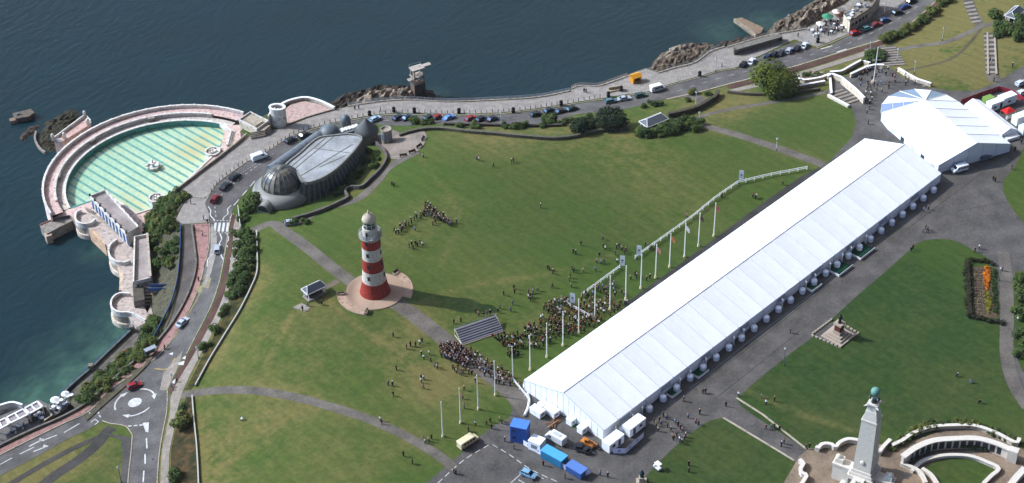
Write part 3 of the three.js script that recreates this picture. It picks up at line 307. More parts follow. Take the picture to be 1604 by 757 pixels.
// car park corner
dashes([[17.82,70.49],[23.93,63.21],[29.89,58.29]], .22, 1.3, 1, undefined, tarmac, 'lane_dash', .035); dashes([[30.48,58.52],[34.63,62.24],[38.99,66.76],[45.46,71.26]], .22, 1.3, 1, undefined, tarmac, 'lane_dash', .035);
line([[34.5,71.16],[38.1,66.94]], .2, undefined, tarmac, 'bay_line', .035); line([[36.27,70.19],[38.29,71.88]], .2, undefined, tarmac, 'bay_line', .035); line([[38.25,66.74],[42.13,70.14]], .2, undefined, tarmac, 'bay_line', .035);
line([[78.37,40.66],[96.2,22.33],[111.22,7.77],[125.4,-7.75],[140.15,-22.82]], .12, mat('#8a8781', { map: speck }), tarmac, 'worn_line', .035);

// seams and covers
for (const q of [[[81.7,38.48],[92.28,28.26],[105.23,15.22],[118.78,1.74]], [[84.18,44.32],[96.55,32.02],[111.5,16.72]], [[158.97,-29.35],[170.09,-31.81],[178.36,-33.82]], [[143.32,-21.27],[154.23,-31.9],[169.97,-46.68]]]) line(q, .16, mat(dim('#4a4743', 0.78), { map: mottle }), tarmac, 'tarmac_seam', .032);
{ const cv = new THREE.CylinderGeometry(.35, .35, .02, 12); for (const p of [[-57.78,32.45],[-63.63,28.95],[-49.11,-4.74],[-45.05,-16.34],[-52.06,49.93],[79.92,40.72],[95.74,25.98],[122.36,0.27],[30.14,66.52],[162.45,-29.21],[64.54,60.13],[9.19,-92.98],[36.65,-91.43],[114.45,-117.93]]) { const o = part(H(...p) > 21.5 ? tarmac : road, 'manhole_cover', cv, mat(dim('#3f3d3b', 0.78), { roughness: .6 })); o.position.set(p[0], H(...p) + .06, p[1]); } }

// ================================================================ the lido
const LC = [[-67.73,-79.97]][0], PI = Math.PI;
const pAng = p => Math.atan2(p[1] - LC[1], p[0] - LC[0]);
{
  const R0 = 31.3, aL = pAng([[-91.12,-67.42]][0]), aR = pAng([[-53.87,-104.68]][0]); // from the pavilion round the sea side to the kiosk
  const from = aL > 0 ? aL : aL + 2 * PI, to = aR + 2 * PI; // anticlockwise in plan through the far side
  const ring = (r, a = from, b = to, n = 72) => arc(LC[0], LC[1], r, a, b, n);
  const chord = [[-54.37,-95.37],[-55.89,-91.56],[-64.91,-72.55],[-67.91,-65.49],[-74.91,-61.6],[-85.12,-71.42]];
  const poolPoly = [...ring(R0), ...chord];
  const lido = thing('lido', 'large round seawater lido with pale green striped pool and pink sun decks', 'lido');
  const deck = mat(dim('#b99a90', 1), { map: stain });
  // pool floor with staining where the photograph shows yellow algae and sediment
  const W = 512, X0 = LC[0] - 36, Z0 = LC[1] - 36, S = 72, d = new Uint8Array(W * W * 4), toS = v => Math.pow(clamp(v), 1 / 2.2) * 255;
  const spots = [[-61.76,-98.33, 6, .9], [-64.4,-95.61, 5, .7], [-59.51,-104.35, 5, .6], [-81.43,-71.78, 5, .5], [-75.9,-67.31, 5, .55], [-87.84,-98.39, 5, .25]];
  const e0 = [[-98.28,-100.62]][0], e1 = [[-63.98,-85.15]][0], el = Math.hypot(e1[0] - e0[0], e1[1] - e0[1]);
  for (let j = 0; j < W; j++) for (let i = 0; i < W; i++) {
    const x = X0 + S * i / W, z = Z0 + S * j / W, k = (j * W + i) * 4; let a = 0; for (const q of spots) { const r = Math.hypot(x - q[0], z - q[1]) / q[2]; a += q[3] * Math.exp(-r * r); }
    const n = fbm(x * .12, z * .12, 4), n5 = fbm(x * .5 + 7, z * .5, 3), t = clamp(((x - e0[0]) * (e1[0] - e0[0]) + (z - e0[1]) * (e1[1] - e0[1])) / el / el * .72 + .3 * n + .2 * n5); a = clamp(a * (.8 + .9 * n5 + .5 * n));
    const m = .72 + .1 * n5 + .06 * (rnd() - .5); const c = [lerp(lerp(.40, .80, t), .70, a), lerp(lerp(.62, .78, t), .57, a), lerp(lerp(.42, .52, t), .28, a)];
    d[k] = toS(c[0] * m); d[k + 1] = toS(c[1] * m); d[k + 2] = toS(c[2] * m); d[k + 3] = 255;
  }
  const ft = new THREE.DataTexture(d, W, W); ft.magFilter = THREE.LinearFilter; ft.colorSpace = THREE.SRGBColorSpace; ft.repeat.set(1 / S, 1 / S); ft.offset.set(-X0 / S, -Z0 / S); ft.wrapS = ft.wrapT = THREE.RepeatWrapping; ft.needsUpdate = true;
  const floor = part(lido, 'pool_floor', flat(poolPoly, 2.4), new THREE.MeshStandardMaterial({ map: ft, roughness: .8, side: THREE.DoubleSide }));
  // lane stripes
  const q0 = [[-89.92,-103.49],[-65.38,-81.12]], sd = [q0[1][0] - q0[0][0], q0[1][1] - q0[0][1]], sl = Math.hypot(...sd); sd[0] /= sl; sd[1] /= sl; const sn = [-sd[1], sd[0]];
  const stripeM = mat('#6aa39d', { map: stain });
  for (let k = -13; k <= 13; k++) {
    const o = k * 2.85 + .6; let a = null, b = null;
    for (let t = -40; t <= 40; t += .5) { const x = LC[0] + sn[0] * o + sd[0] * t, z = LC[1] + sn[1] * o + sd[1] * t; if (inside(poolPoly, x, z)) { a ??= t; b = t; } }
    if (a === null || b - a < 4) continue; const P = (t, w) => [LC[0] + sn[0] * (o + w) + sd[0] * t, LC[1] + sn[1] * (o + w) + sd[1] * t];
    part(floor, 'lane_stripe', flat([P(a + .3, -.42), P(b - .3, -.42), P(b - .3, .42), P(a + .3, .42)], 2.41), stripeM);
  }
  part(lido, 'pool_water', flat(poolPoly.map(p => [LC[0] + (p[0] - LC[0]) * .998, LC[1] + (p[1] - LC[1]) * .998]), 2.95), new THREE.MeshPhysicalMaterial({ color: new THREE.Color(.93, .98, .94), transmission: 1, roughness: .06, thickness: 0, ior: 1.33, side: THREE.DoubleSide }));
  part(lido, 'pool_wall', wallGeo([...ring(R0 + .3), ...chord, ring(R0 + .3)[0]], .6, 4.35, 1.5), mat(dim('#5d9c93', 1), { map: stain }));
  part(lido, 'pool_rim', wallGeo(ring(R0 + .25), .75, 4.5, 4.3), Mt.white); part(lido, 'pool_rim', wallGeo(chord, .75, 4.45, 4.3), Mt.white);
  const ringSheet = (r0, r1, y, a, b) => flat([...ring(r0, a, b), ...ring(r1, a, b).reverse()], y);
  part(lido, 'lower_deck', ringSheet(R0 + .6, R0 + 2.7, 4.2), mat(dim('#c4bab0', 1), { map: stain }));
  const f2 = from - .06, t2 = to + .02;
  part(lido, 'tier_wall', wallGeo(ring(R0 + 3, from + .12, to - .25), .8, 5.55, 3.5), mat(dim('#d0cbc3', 1), { map: stain })); part(lido, 'tier_bench', ringSheet(R0 + 2.5, R0 + 2.9, 4.9, from + .13, to - .3), Mt.concrete);
  part(lido, 'walkway', ringSheet(R0 + 2.7, R0 + 6.2, 5.15, f2, t2), mat(dim('#c9aea6', 1), { map: stain }));
  part(lido, 'outer_wall', wallGeo(ring(R0 + 6.4, f2, t2), .5, 5.4, -2), mat(dim('#d8c6ba', 1), { map: stain }));
  part(lido, 'parapet', wallGeo(ring(R0 + 6.4, f2, t2), .62, 6.3, 5.3), Mt.white);
  for (let i = 0; i < 26; i++) { const a = lerp(f2, t2, (i + .5) / 26); part(lido, 'parapet_pier', B(.75, 1.18, .7, LC[0] + Math.cos(a) * (R0 + 6.4), 5.2, LC[1] + Math.sin(a) * (R0 + 6.4), -a), Mt.white); }
  // tower blocks and steps on the tiers
  for (const [a, w] of [[pAng([[-79.92,-117.2]][0]), 4.2], [pAng([[-98.18,-102.51]][0]), 3], [pAng([[-102.23,-81.01]][0]), 2]]) part(lido, 'tier_steps', M([B(w * .5, 1.3, 2.2, 0, 4.2, 0), B(w * .3, .9, 2.2, -w * .35, 4.2, 0), B(w * .3, .5, 2.2, -w * .6, 4.2, 0)]).applyMatrix4(new THREE.Matrix4().makeRotationY(-a + PI)).translate(LC[0] + Math.cos(a) * (R0 + 2.6), 0, LC[1] + Math.sin(a) * (R0 + 2.6)), Mt.concrete);
  // south deck around the pool's straight side
  part(lido, 'south_deck', flat([...ring(R0 + .4, from, from + .0001, 1).slice(0, 1), ...[[-85.18,-71.75],[-75.02,-62.24],[-68.01,-66.14],[-64.95,-72.89],[-54.41,-95.72],[-52.72,-101.73],[-49.45,-101.23],[-55.86,-84.97],[-61.78,-70.78],[-68.06,-61.32],[-70.92,-52.94],[-72.91,-49],[-75.68,-50.04],[-84.93,-60.42],[-90.73,-59.07],[-95.01,-61.78]], ...ring(R0 + 6, f2 , f2 + .001, 1).slice(0, 1)], 4.22), mat(dim('#ccb2a8', 1), { map: stain }));
  part(lido, 'quay', prism([[-95.1,-62.06],[-90.81,-59.34],[-85.01,-60.69],[-75.76,-50.3],[-72.99,-49.27],[-71,-53.21],[-68.13,-61.6],[-61.84,-71.06],[-55.93,-85.26],[-49.5,-101.53],[-46.99,-102.5],[-48.82,-95.42],[-60.58,-75.98],[-58.82,-62.82],[-67.43,-44.48],[-72.07,-44.66],[-81.91,-53.65],[-92.53,-58.46]], -2, 4.15), Mt.concrete);
  part(lido, 'end_deck', prism([[-53.72,-104.19],[-53.93,-94.17],[-52.36,-92.69],[-49.66,-96.82],[-46.6,-101.71],[-47.4,-105.38],[-49.59,-106.94],[-52.44,-107.06]], -1, 5.05), mat(dim('#ccb2a8', 1), { map: stain })); for (let i = 0; i < 4; i++) part(lido, 'end_step', wallGeo(offset([[-55.45,-106.83],[-51.53,-102.65],[-51.81,-94.79]], -.5 * i), .55, 5.9 - .35 * i, 4.5), Mt.white);
  // jetty platform with posts on the seaward side
  const bal = [[-107.07,-100.79],[-99.44,-114],[-96.99,-109.45],[-104.23,-99.6]]; part(lido, 'jetty_platform', prism(bal, -1, 5.2), mat(dim('#c7a79d', 1), { map: stain })); part(lido, 'jetty_parapet', wallGeo([[-104.23,-99.6],[-107.07,-100.79],[-99.44,-114],[-97.12,-110.19]], .4, 6.1, 5), Mt.white);
  for (const p of [[-107.27,-100.8],[-99.58,-113.64],[-103.76,-101.37],[-97.74,-109.11]]) part(lido, 'jetty_pier', M([B(.9, 1.7, .9, p[0], 5, p[1]), new THREE.SphereGeometry(.5, 8, 6).translate(p[0], 7, p[1])]), Mt.white);
  const fountain = (p, s, lab, y) => {
    const f = thing('fountain', lab, 'fountain', [p[0], y, p[1]]), st = Mt.white;
    part(f, 'basin', lathe([[0, 0], [1.9 * s, 0], [2.1 * s, .5], [2.0 * s, .9], [1.7 * s, .9], [1.65 * s, .5], [0, .5]], 8), st); part(f, 'pedestal', lathe([[0, 0], [.6 * s, .3], [.35 * s, 1.1], [.5 * s, 1.7], [0, 1.7]], 10), mat(dim('#a9b4c0', 1))); part(f, 'upper_bowl', lathe([[0, 1.6], [.9 * s, 1.8], [1.05 * s, 2.1], [.8 * s, 2.05], [0, 1.9]], 12), st); part(f, 'finial', lathe([[.25 * s, 2], [.2 * s, 2.6], [.4 * s, 2.8], [0, 3.1]], 8), st);
    for (let i = 0; i < 8; i++) { const a = i / 8 * 2 * PI; part(f, 'rim_block', B(.5 * s, .35, .7 * s, Math.cos(a) * 1.95 * s, .75, Math.sin(a) * 1.95 * s, -a), st); } return f;
  };
  fountain([[-74.24,-87.99]][0], 1.05, 'tiered white fountain standing alone in the middle of the lido pool', 2.4);
  const oct = (p, lab) => { const f = thing('paddling_fountain', lab, 'fountain', [p[0], 4.2, p[1]]); const o = arc(0, 0, 2.3, PI / 8, 2 * PI + PI / 8, 8); part(f, 'surround', wallGeo(o, .5, .7, -2), Mt.white); part(f, 'floor', flat(o.slice(0, 8), .2), mat(dim('#b9b2a4', 1), { map: stain })); part(f, 'basin', lathe([[0, .2], [1.0, .2], [1.15, .8], [.9, .8], [.85, .5], [0, .5]], 16), Mt.white); part(f, 'spout', lathe([[.25, .4], [.15, 1.1], [.35, 1.25], [0, 1.4]], 8), Mt.white); };
  oct([[-70.13,-68.83]][0], 'octagonal white walled fountain at the pool edge below the bushy cliff'); oct([[-56.27,-92.98]][0], 'octagonal white walled fountain at the pool edge beside the seafront promenade');
}
// white and blue pavilion, its terraces and the lower colonnade
const paintBlue = mat(dim('#4e6d9c', 1), { map: stain });
{
  const f = [[-88.51,-64.47],[-84.45,-67.23],[-71.64,-48.65],[-74.61,-45.4]], t = thing('lido_pavilion', 'long white pavilion with blue striped front and flat roof beside the pool', 'pavilion');
  part(t, 'wall', prism(f, 4.2, 8.4), Mt.white); part(t, 'roof_terrace', flat([0, 1, 2, 3].map(i => { const c = [(f[0][0] + f[2][0]) / 2, (f[0][1] + f[2][1]) / 2]; return [lerp(f[i][0], c[0], .08), lerp(f[i][1], c[1], .08)]; }), 8.44), mat(dim('#a59a94', 1), { map: mottle })); part(t, 'parapet', wallGeo([...f, f[0]], .35, 9.2, 8.2), Mt.white);
  const s = resample([f[0], f[3]], 1.15); s.forEach((p, i) => { if (i % 2) part(t, 'blue_panel', B(.85, 3, .1, 0, 0, 0, p[2]).translate(p[0] - .1, 5, p[1] + .06), paintBlue); });
  for (const p of resample([f[1], f[2]], 3)) part(t, 'roof_rail_post', Cy(.08, .08, 1, p[0], 9.1, p[1], 5), Mt.black); resample([f[0], f[3]], 3.2).forEach(p => part(t, 'roof_lamp', B(.5, .7, .4, p[0], 9.1, p[1]), Mt.black));
}
{
  const f = [[-72.19,-44.58],[-68.68,-45.66],[-64.69,-25.45],[-69.2,-23.64]], t = thing('lido_colonnade', 'flat roofed changing block with columned gallery below the bushy cliff', 'building');
  const inn = [[f[0][0] + 1.4, f[0][1] + .2], f[1], f[2], [f[3][0] + 1.4, f[3][1] - .2]]; part(t, 'wall', prism(inn, 3, 7.3), Mt.stonePale); part(t, 'roof_slab', prism(f, 7.3, 7.7), Mt.stonePale); part(t, 'gallery_floor', prism(f, 3, 4.9), Mt.concrete); part(t, 'roof_terrace', flat(f, 7.73), mat(dim('#a99d96', 1), { map: mottle })); part(t, 'parapet', wallGeo([f[1], f[0], f[3], f[2]], .4, 8.6, 7.5), Mt.white); part(t, 'back_wall', wallGeo([f[1], f[2]], .6, 9, 5), mat(dim('#b5aa98', 1), { map: stain }));
  resample([f[0], f[3]], 2.2).forEach((p, i, a) => { part(t, 'column', B(.5, 2.4, .5, 0, 0, 0, p[2]).translate(p[0] + .3, 4.9, p[1]), Mt.white); if (i < a.length - 1) part(t, 'door', B(.9, 1.9, .1, 0, 0, 0, p[2]).translate(p[0] + 1.36, 4.9, p[1] + 1.1), paintBlue); });
  const u = thing('stair_block', 'weathered concrete stair block at the end of the changing block', 'building'), g = [[-70,-24.97],[-67.18,-25.15],[-65.54,-18.05],[-68.37,-17.05]]; part(u, 'wall', prism(g, 1, 6.5), Mt.concrete); part(u, 'roof', prism(g.map(p => [p[0] + .1, p[1]]), 6.5, 6.7), Mt.darkStone);
  for (let i = 0; i < 6; i++) part(u, 'step', B(2.6, .3, .9, g[1][0] + 1.6, 6 - i * .6, g[1][1] + 1 + i * .8), Mt.stonePale);
  const v = thing('blue_footbridge', 'narrow footbridge with blue railings joining the ramp to the changing block', 'footbridge'), h = [[-64.71,-20.92],[-59.38,-20.72]]; part(v, 'deck', wallGeo(h, 1.8, 8, 7.6), Mt.stone); for (const s of [-.85, .85]) part(v, 'railing', wallGeo(offset(h, s), .12, 9.1, 8), Mt.blueRail); for (const x of [.25, .75]) part(v, 'leg', B(.5, 8, .5, lerp(h[0][0], h[1][0], x), 0, lerp(h[0][1], h[1][1], x)), Mt.concrete);
}
{ // lower sea terraces
  const t = thing('sea_terrace', 'stepped pinkish terrace with rusty sloping sea wall along the lido shore', 'terrace');
  const top = [[-94.06,-61.02],[-91.43,-63.15],[-86.82,-60.72],[-80.88,-53.56],[-73.85,-45.9],[-71.97,-41],[-70.81,-29.22],[-69.25,-19.52],[-64.57,-14.37],[-64.1,-18.21],[-62.47,-12.1],[-66.35,-9],[-70.66,-15.15],[-73.11,-23.6],[-74.42,-33.71],[-76.74,-36.73],[-80.86,-45.88],[-85.47,-53.12],[-91.82,-57.13]];
  part(t, 'terrace_floor', prism(top, -2, 4.5), mat(dim('#b3a59b', 1), { map: stain })); part(t, 'sloping_wall', wallGeo([[-86.84,-55.17],[-83.43,-50.7],[-80.84,-47.53]], 2.4, 4.3, -2), mat(dim('#c8a98c', 1), { map: stain })); part(t, 'sloping_wall', wallGeo([[-75.35,-36.82],[-73.89,-31.22],[-73.12,-25.45]], 2, 4.4, -2), mat(dim('#cdb49a', 1), { map: stain }));
  part(t, 'back_kerb', wallGeo([[-86.82,-60.72],[-80.88,-53.56],[-73.85,-45.9]], .4, 5, 4.4), Mt.stonePale);
  for (let i = 0; i < 5; i++) { const p = [[-89.19,-63.38]][0]; part(t, 'step', B(3, .3, .6, p[0] + .5 * i, 4.5 - .25 * i, p[1] + .55 * i, -.6), Mt.concrete); }
  const bay = (pts, floor, lab) => { const b = thing('sea_bastion', lab, 'terrace'), s = smooth(pts, .8); part(b, 'base', prism(s, -2, 4.55), Mt.stonePale); part(b, 'floor', flat(floor || s, 4.6), mat(dim('#b7a89e', 1), { map: stain })); part(b, 'parapet', wallGeo(s, .5, 5.7, 3.9), Mt.white); part(b, 'lower_ledge', wallGeo(offset(s, 0).map(p => { const c = [s.reduce((a, q) => a + q[0], 0) / s.length, s.reduce((a, q) => a + q[1], 0) / s.length]; return [c[0] + (p[0] - c[0]) * 1.09, c[1] + (p[1] - c[1]) * 1.09]; }), .6, 1.6, -2), mat(dim('#d3c6b4', 1), { map: stain })); };
  bay([[-91.41,-62.47],[-92.5,-61.23],[-92.4,-58.69],[-91.23,-56.44],[-88.98,-55.41],[-87.21,-55.96],[-86.41,-57.81]], null, 'small white walled semicircular sea bastion next to the concrete jetty');
  bay([[-78.11,-47.55],[-79.61,-45.48],[-79.73,-41.86],[-78.47,-38.83],[-76.34,-36.96],[-74.09,-36.58],[-72.77,-37.42]], null, 'white walled semicircular sea bastion with rusty foot below the blue pavilion');
  bay([[-70.33,-22.31],[-73.55,-22.44],[-74.95,-20.25],[-74.46,-16.34],[-72.2,-14.33],[-68.98,-13.93],[-66.25,-12.19],[-64.24,-10.49]], [[-70.33,-22.31],[-73.55,-22.44],[-74.95,-20.25],[-74.46,-16.34],[-72.2,-14.33],[-68.98,-13.93],[-66.25,-12.19],[-64.24,-10.49],[-64.05,-13.75],[-67.12,-19.95]], 'largest white walled sea bastion tailing off beside the pebble beach');
  const j = thing('concrete_jetty', 'short weathered concrete jetty slab jutting into the sea by the lido', 'jetty'), f = [[-103.22,-58.39],[-96.02,-64.14],[-93.18,-61.15],[-100.31,-54.2]]; part(j, 'slab', prism(f, -2, 3.2), Mt.concrete); part(j, 'red_kerb', wallGeo([f[0], f[1]], .3, 3.5, 3.1), mat(dim('#8d5a50', 1))); part(j, 'end_block', B(1.8, 3, 2.2, f[3][0] + .2, -.2, f[3][1] - .3, .5), mat(dim('#b8a28f', 1), { map: stain }));
}
// entrance kiosk, oval stair turret and pink sun terrace
{
  const f = [[-46.82,-93.29],[-43.74,-97.46],[-37.69,-92.18],[-40.76,-87.72]], t = thing('lido_entrance', 'cream flat roofed entrance building with stepped roof next to the oval turret', 'building');
  part(t, 'wall', prism(f, 4, 15.2), mat(dim('#cfc0a8', 1), { map: stain })); part(t, 'roof', prism(f, 15.2, 15.6), Mt.stonePale); part(t, 'upper_roof', prism([[-45,-93.37],[-43.06,-95.43],[-39.15,-91.69],[-41.24,-89.3]], 15.6, 16.3), Mt.stonePale); part(t, 'parapet', wallGeo([...f, f[0]], .35, 16.1, 15.4), Mt.white);
  const dp = [[-44.62,-92.55]][0]; part(t, 'door', B(1.7, 2.6, .3, dp[0], 12.4, dp[1] - .1, -.4), Mt.black); const st = [[-41.21,-90.76],[-36.89,-90.57],[-38.57,-87.83],[-42.73,-86.61]]; for (let i = 0; i < 4; i++) part(t, 'step', prism(st.map(p => [p[0] + i * .1, p[1] + i * .35]), 10, 15.4 - i * .35), Mt.stonePale);
  const c = [[-34.69,-93.72]][0], o = thing('oval_turret', 'white oval stair turret with open top rising from the promenade edge', 'turret', [c[0], 13.6, c[1]], -.2);
  const el = (a, b, n = 28) => arc(0, 0, 1, 0, 2 * PI, n).map(p => [p[0] * a, p[1] * b]); part(o, 'wall', wallGeo(el(2.3, 1.6), .45, 6.2, -8), Mt.white); part(o, 'coping', wallGeo(el(2.32, 1.62), .7, 6.45, 6.1), Mt.whitePaint); part(o, 'roof', flat(el(2.3, 1.6), 5.2), Mt.concrete); for (const x of [-1, .2, 1]) part(o, 'roof_vent', Cy(.35, .3, .6, x, 5.2, .2 * x, 8), Mt.whitePaint); part(o, 'fin_wall', B(.35, 5.4, 2.4, -2.4, -1, 1.2), Mt.white);
  const w = thing('terrace_parapet', 'curved white parapet around the pink sun terrace', 'wall'), s = smooth([[-36.6,-102.05],[-34.61,-106.08],[-32.38,-108.04],[-28.08,-109.44],[-23.43,-106.93],[-18.22,-101.76]], 1); part(w, 'wall', wallGeo(s, .5, (x, z) => H(x, z) + 1.1, -1), mat(dim('#cfc6b9', 1), { map: stain })); part(w, 'coping', wallGeo(s, .8, (x, z) => H(x, z) + 1.25, (x, z) => H(x, z) + 1.1), Mt.whitePaint); single('boundary_wall', 'low pale kerb wall between the pink terrace and the promenade', 'wall', wallGeo(resample([[-32.69,-92.72],[-26.61,-97.42],[-18.62,-101.79]], 1.5), .35, (x, z) => H(x, z) + .5, (x, z) => H(x, z)), Mt.stone);
  single('boundary_wall', 'low stone wall along the promenade edge above the lido pool', 'wall', wallGeo(resample([[-62.2,-59.24],[-57.72,-65.39],[-51.49,-74.78],[-46.36,-83.32],[-44.17,-88]], 1.5), .4, (x, z) => H(x, z) + 1, (x, z) => H(x, z) - 1), Mt.stonePale);
}

// ================================================================ rocks, cliff, beach
function rockGeo(poly, base, hmax, seed, f = .22) { const P = poly; const dist = (x, z) => { let m = 1e9; P.forEach((a, i) => { const b = P[(i + 1) % P.length], dx = b[0] - a[0], dz = b[1] - a[1], t = clamp(((x - a[0]) * dx + (z - a[1]) * dz) / (dx * dx + dz * dz)); m = Math.min(m, Math.hypot(x - a[0] - t * dx, z - a[1] - t * dz)); }); return m; };
  const vs = [], s = .9; let x0 = 1e9, x1 = -1e9, z0 = 1e9, z1 = -1e9; for (const p of P) { x0 = Math.min(x0, p[0]); x1 = Math.max(x1, p[0]); z0 = Math.min(z0, p[1]); z1 = Math.max(z1, p[1]); }
  const y = (x, z) => { const i = inside(P, x, z), d = dist(x, z) * (i ? 1 : -1); const r = 1 - Math.abs(fbm(x * f + seed, z * f, 4)) * 1.7, j = Math.abs(n2(x * .9, z * .9 + seed)); return base + hmax * clamp(d / 3.2 + .1, -.6, 1) * (.35 + .65 * r) - .5 * j * clamp(d); };
  for (let x = x0 - 1; x < x1 + 1; x += s) for (let z = z0 - 1; z < z1 + 1; z += s) { const c = [[x, z], [x + s, z], [x, z + s], [x + s, z + s]]; if (!c.some(p => inside(P, ...p))) continue; const v = c.map(p => { const jx = p[0] + .35 * n2(p[0] * 3, p[1] * 3), jz = p[1] + .35 * n2(p[0] * 3 + 5, p[1] * 3); return [jx, y(p[0], p[1]), jz]; }); vs.push(v[0], v[2], v[1], v[1], v[2], v[3]); }
  return uvMetres(tri(vs)); }
const rockM = (() => { const t = tex(256, 12, (u, v) => { const n = loopN(u, v, 9, 4), k = loopN(v, u, 5, 3); const a = .8 + .5 * n + .1 * (rnd() - .5); return [a * (1 + .08 * k), a * .96, a * (.9 - .1 * k)]; }); return { dark: mat(dim('#544a3f', 0.84), { map: t }), mid: mat(dim('#857767', 0.84), { map: t }), pale: mat(dim('#b3a595', 0.84), { map: t }), rust: mat(dim('#84563f', 0.84), { map: t }), weed: mat(dim('#4a4632', 0.84), { map: t }) }; })();
const rocks = (poly, base, h, seed, m) => structure('rocky_shore', rockGeo(poly, base, h, seed), m);
rocks([[-115.91,-107.82],[-115.3,-118.89],[-109.67,-126.24],[-105.17,-126.81],[-102.21,-119.82],[-105.1,-111.01],[-108.04,-100.99],[-112.26,-101.88]], -.3, 1.5, 1, rockM.weed);
rocks([[-122.15,-110.28],[-120.26,-116.86],[-116.29,-119.69],[-114.53,-115.12],[-116.89,-108.59],[-120.13,-106.54]], -.4, 1.6, 3, rockM.dark);
rocks([[-25.73,-123.28],[-17.95,-132.24],[-5.51,-137.22],[3.03,-136.03],[11.59,-132.48],[13.82,-126.13],[3.45,-123.52],[-13.1,-121.19]], -.4, 2.6, 5, rockM.dark);
rocks([[-16.42,-124.4],[-10.46,-130.33],[-3.18,-132.36],[5.28,-131.98],[7.52,-127.19],[-0.76,-124.47],[-8.98,-121.77]], .4, 3.8, 8, rockM.pale);
rocks([[57.02,-128.08],[59.15,-133.49],[66.44,-131.58],[75.06,-134.35],[75.85,-130.37],[64.09,-126.98]], -.6, 1.2, 11, rockM.dark);
rocks([[81.94,-141.26],[87.14,-152.55],[96.33,-158.02],[105.22,-159.3],[110.19,-154.83],[103.9,-146.79],[92.58,-140.78],[85.87,-137.05]], -.4, 2.4, 9, rockM.mid);
rocks([[86.73,-147.58],[92.84,-155.64],[99.6,-157.86],[97.94,-152.05],[92.1,-147.34]], 0.6, 3, 12, rockM.pale);
rocks([[98.62,-147.86],[107.39,-159.2],[118.91,-163.8],[125.6,-164.35],[124.81,-158.38],[112.95,-150.51],[103.55,-143.52]], -.5, 2, 14, rockM.dark);
rocks([[124.16,-160.12],[129.17,-171.17],[138.86,-179.62],[149.52,-190.07],[162.61,-199.76],[165.52,-190.21],[156.42,-176.97],[148.32,-168.49],[138.22,-160.31],[128.81,-155.65]], -.3, 3, 19, rockM.mid);
rocks([[132.61,-164.02],[140.88,-175.04],[150.61,-182.67],[157.95,-185.97],[154.19,-177.08],[146.12,-168.6],[137.61,-162.06]], 1, 4.6, 23, rockM.pale);
{ const t = thing('sea_slipway', 'old sandy stone slipway running out into the sea beside the rocks', 'slipway'), f = [[115.36,-171.88],[118.12,-172.63],[124.73,-165.3],[123.41,-161.9],[121.01,-160.29],[120.46,-162.9]]; part(t, 'ramp', prism(f, -2, 1.7), mat('#86735f', { map: stain })); part(t, 'kerb', wallGeo([[115.26,-171.1],[120.79,-162.11],[121.34,-159.51]], .5, 2.2, 1), mat(dim('#b7a892', 0.84), { map: stain })); }
{ const p = [[-121.63,-121.43]][0], t = thing('rock_plinth', 'squarish concrete plinth on the outlying rock beyond the lido', 'plinth', [p[0], 0, p[1]], .35); part(t, 'block', prism([[-3.2, -1.8], [2.6, -2.2], [3.4, .4], [1.2, 2], [-2.8, 1.6]], -1, 1.5), mat(dim('#5f564a', 0.84), { map: stain })); part(t, 'top_slab', prism([[-3.3, -1.9], [2.7, -2.3], [3.5, .5], [1.3, 2.1], [-2.9, 1.7]], 1.5, 1.8), mat(dim('#7d7264', 0.84), { map: stain })); part(t, 'marker', B(.9, .6, .7, -1.6, 1.8, -.3), mat(dim('#6a7a72', 0.84))); part(t, 'footing', B(2.2, 1.6, 1.8, -3.6, -.4, .8), mat(dim('#a58f7c', 0.84), { map: stain })); }
single('low_breakwater', 'thin curved breakwater wall around the seaweed covered rock', 'wall', wallGeo(smooth([[-113.02,-117.58],[-110.34,-119.71],[-115.98,-112.86],[-115.56,-108.8],[-112.72,-102.88],[-110.65,-100.64]].slice(2), 1), .6, .9, -1), Mt.concrete);
// cliff between the pool decks and the ramp
const cliffTop = [[[[-61.67,14,-57.79],[-58.41,14,-55.75],[-59.34,14,-51.7],[-60.18,14,-44.63],[-58.05,14,-42.41],[-56.42,14,-28.12],[-55.35,14,-16.72],[-55.78,14,-6.34],[-56.78,14,0.8],[-57.74,14,6.73],[-58.72,14,11.28],[-62.95,14,18.85],[-67.44,14,25.97],[-71.76,14,33.14]]][0]].flat();
const cliffLow = [[[[-67.77,4.6,-66.23],[-68.35,4.6,-63.67],[-70.34,4.6,-59.28],[-71.45,4.6,-54.29],[-69.93,4.6,-49.28],[-67.32,4.6,-40.69],[-65.35,4.6,-28.88],[-64.41,4.6,-20.33],[-62.79,4.6,-12],[-63.97,4.6,-6.12],[-65.3,4.6,-1.4],[-69.68,4.6,5.18],[-74.64,4.6,11.59],[-80.96,4.6,18.78]]][0]].flat();
const cliffPts = [];
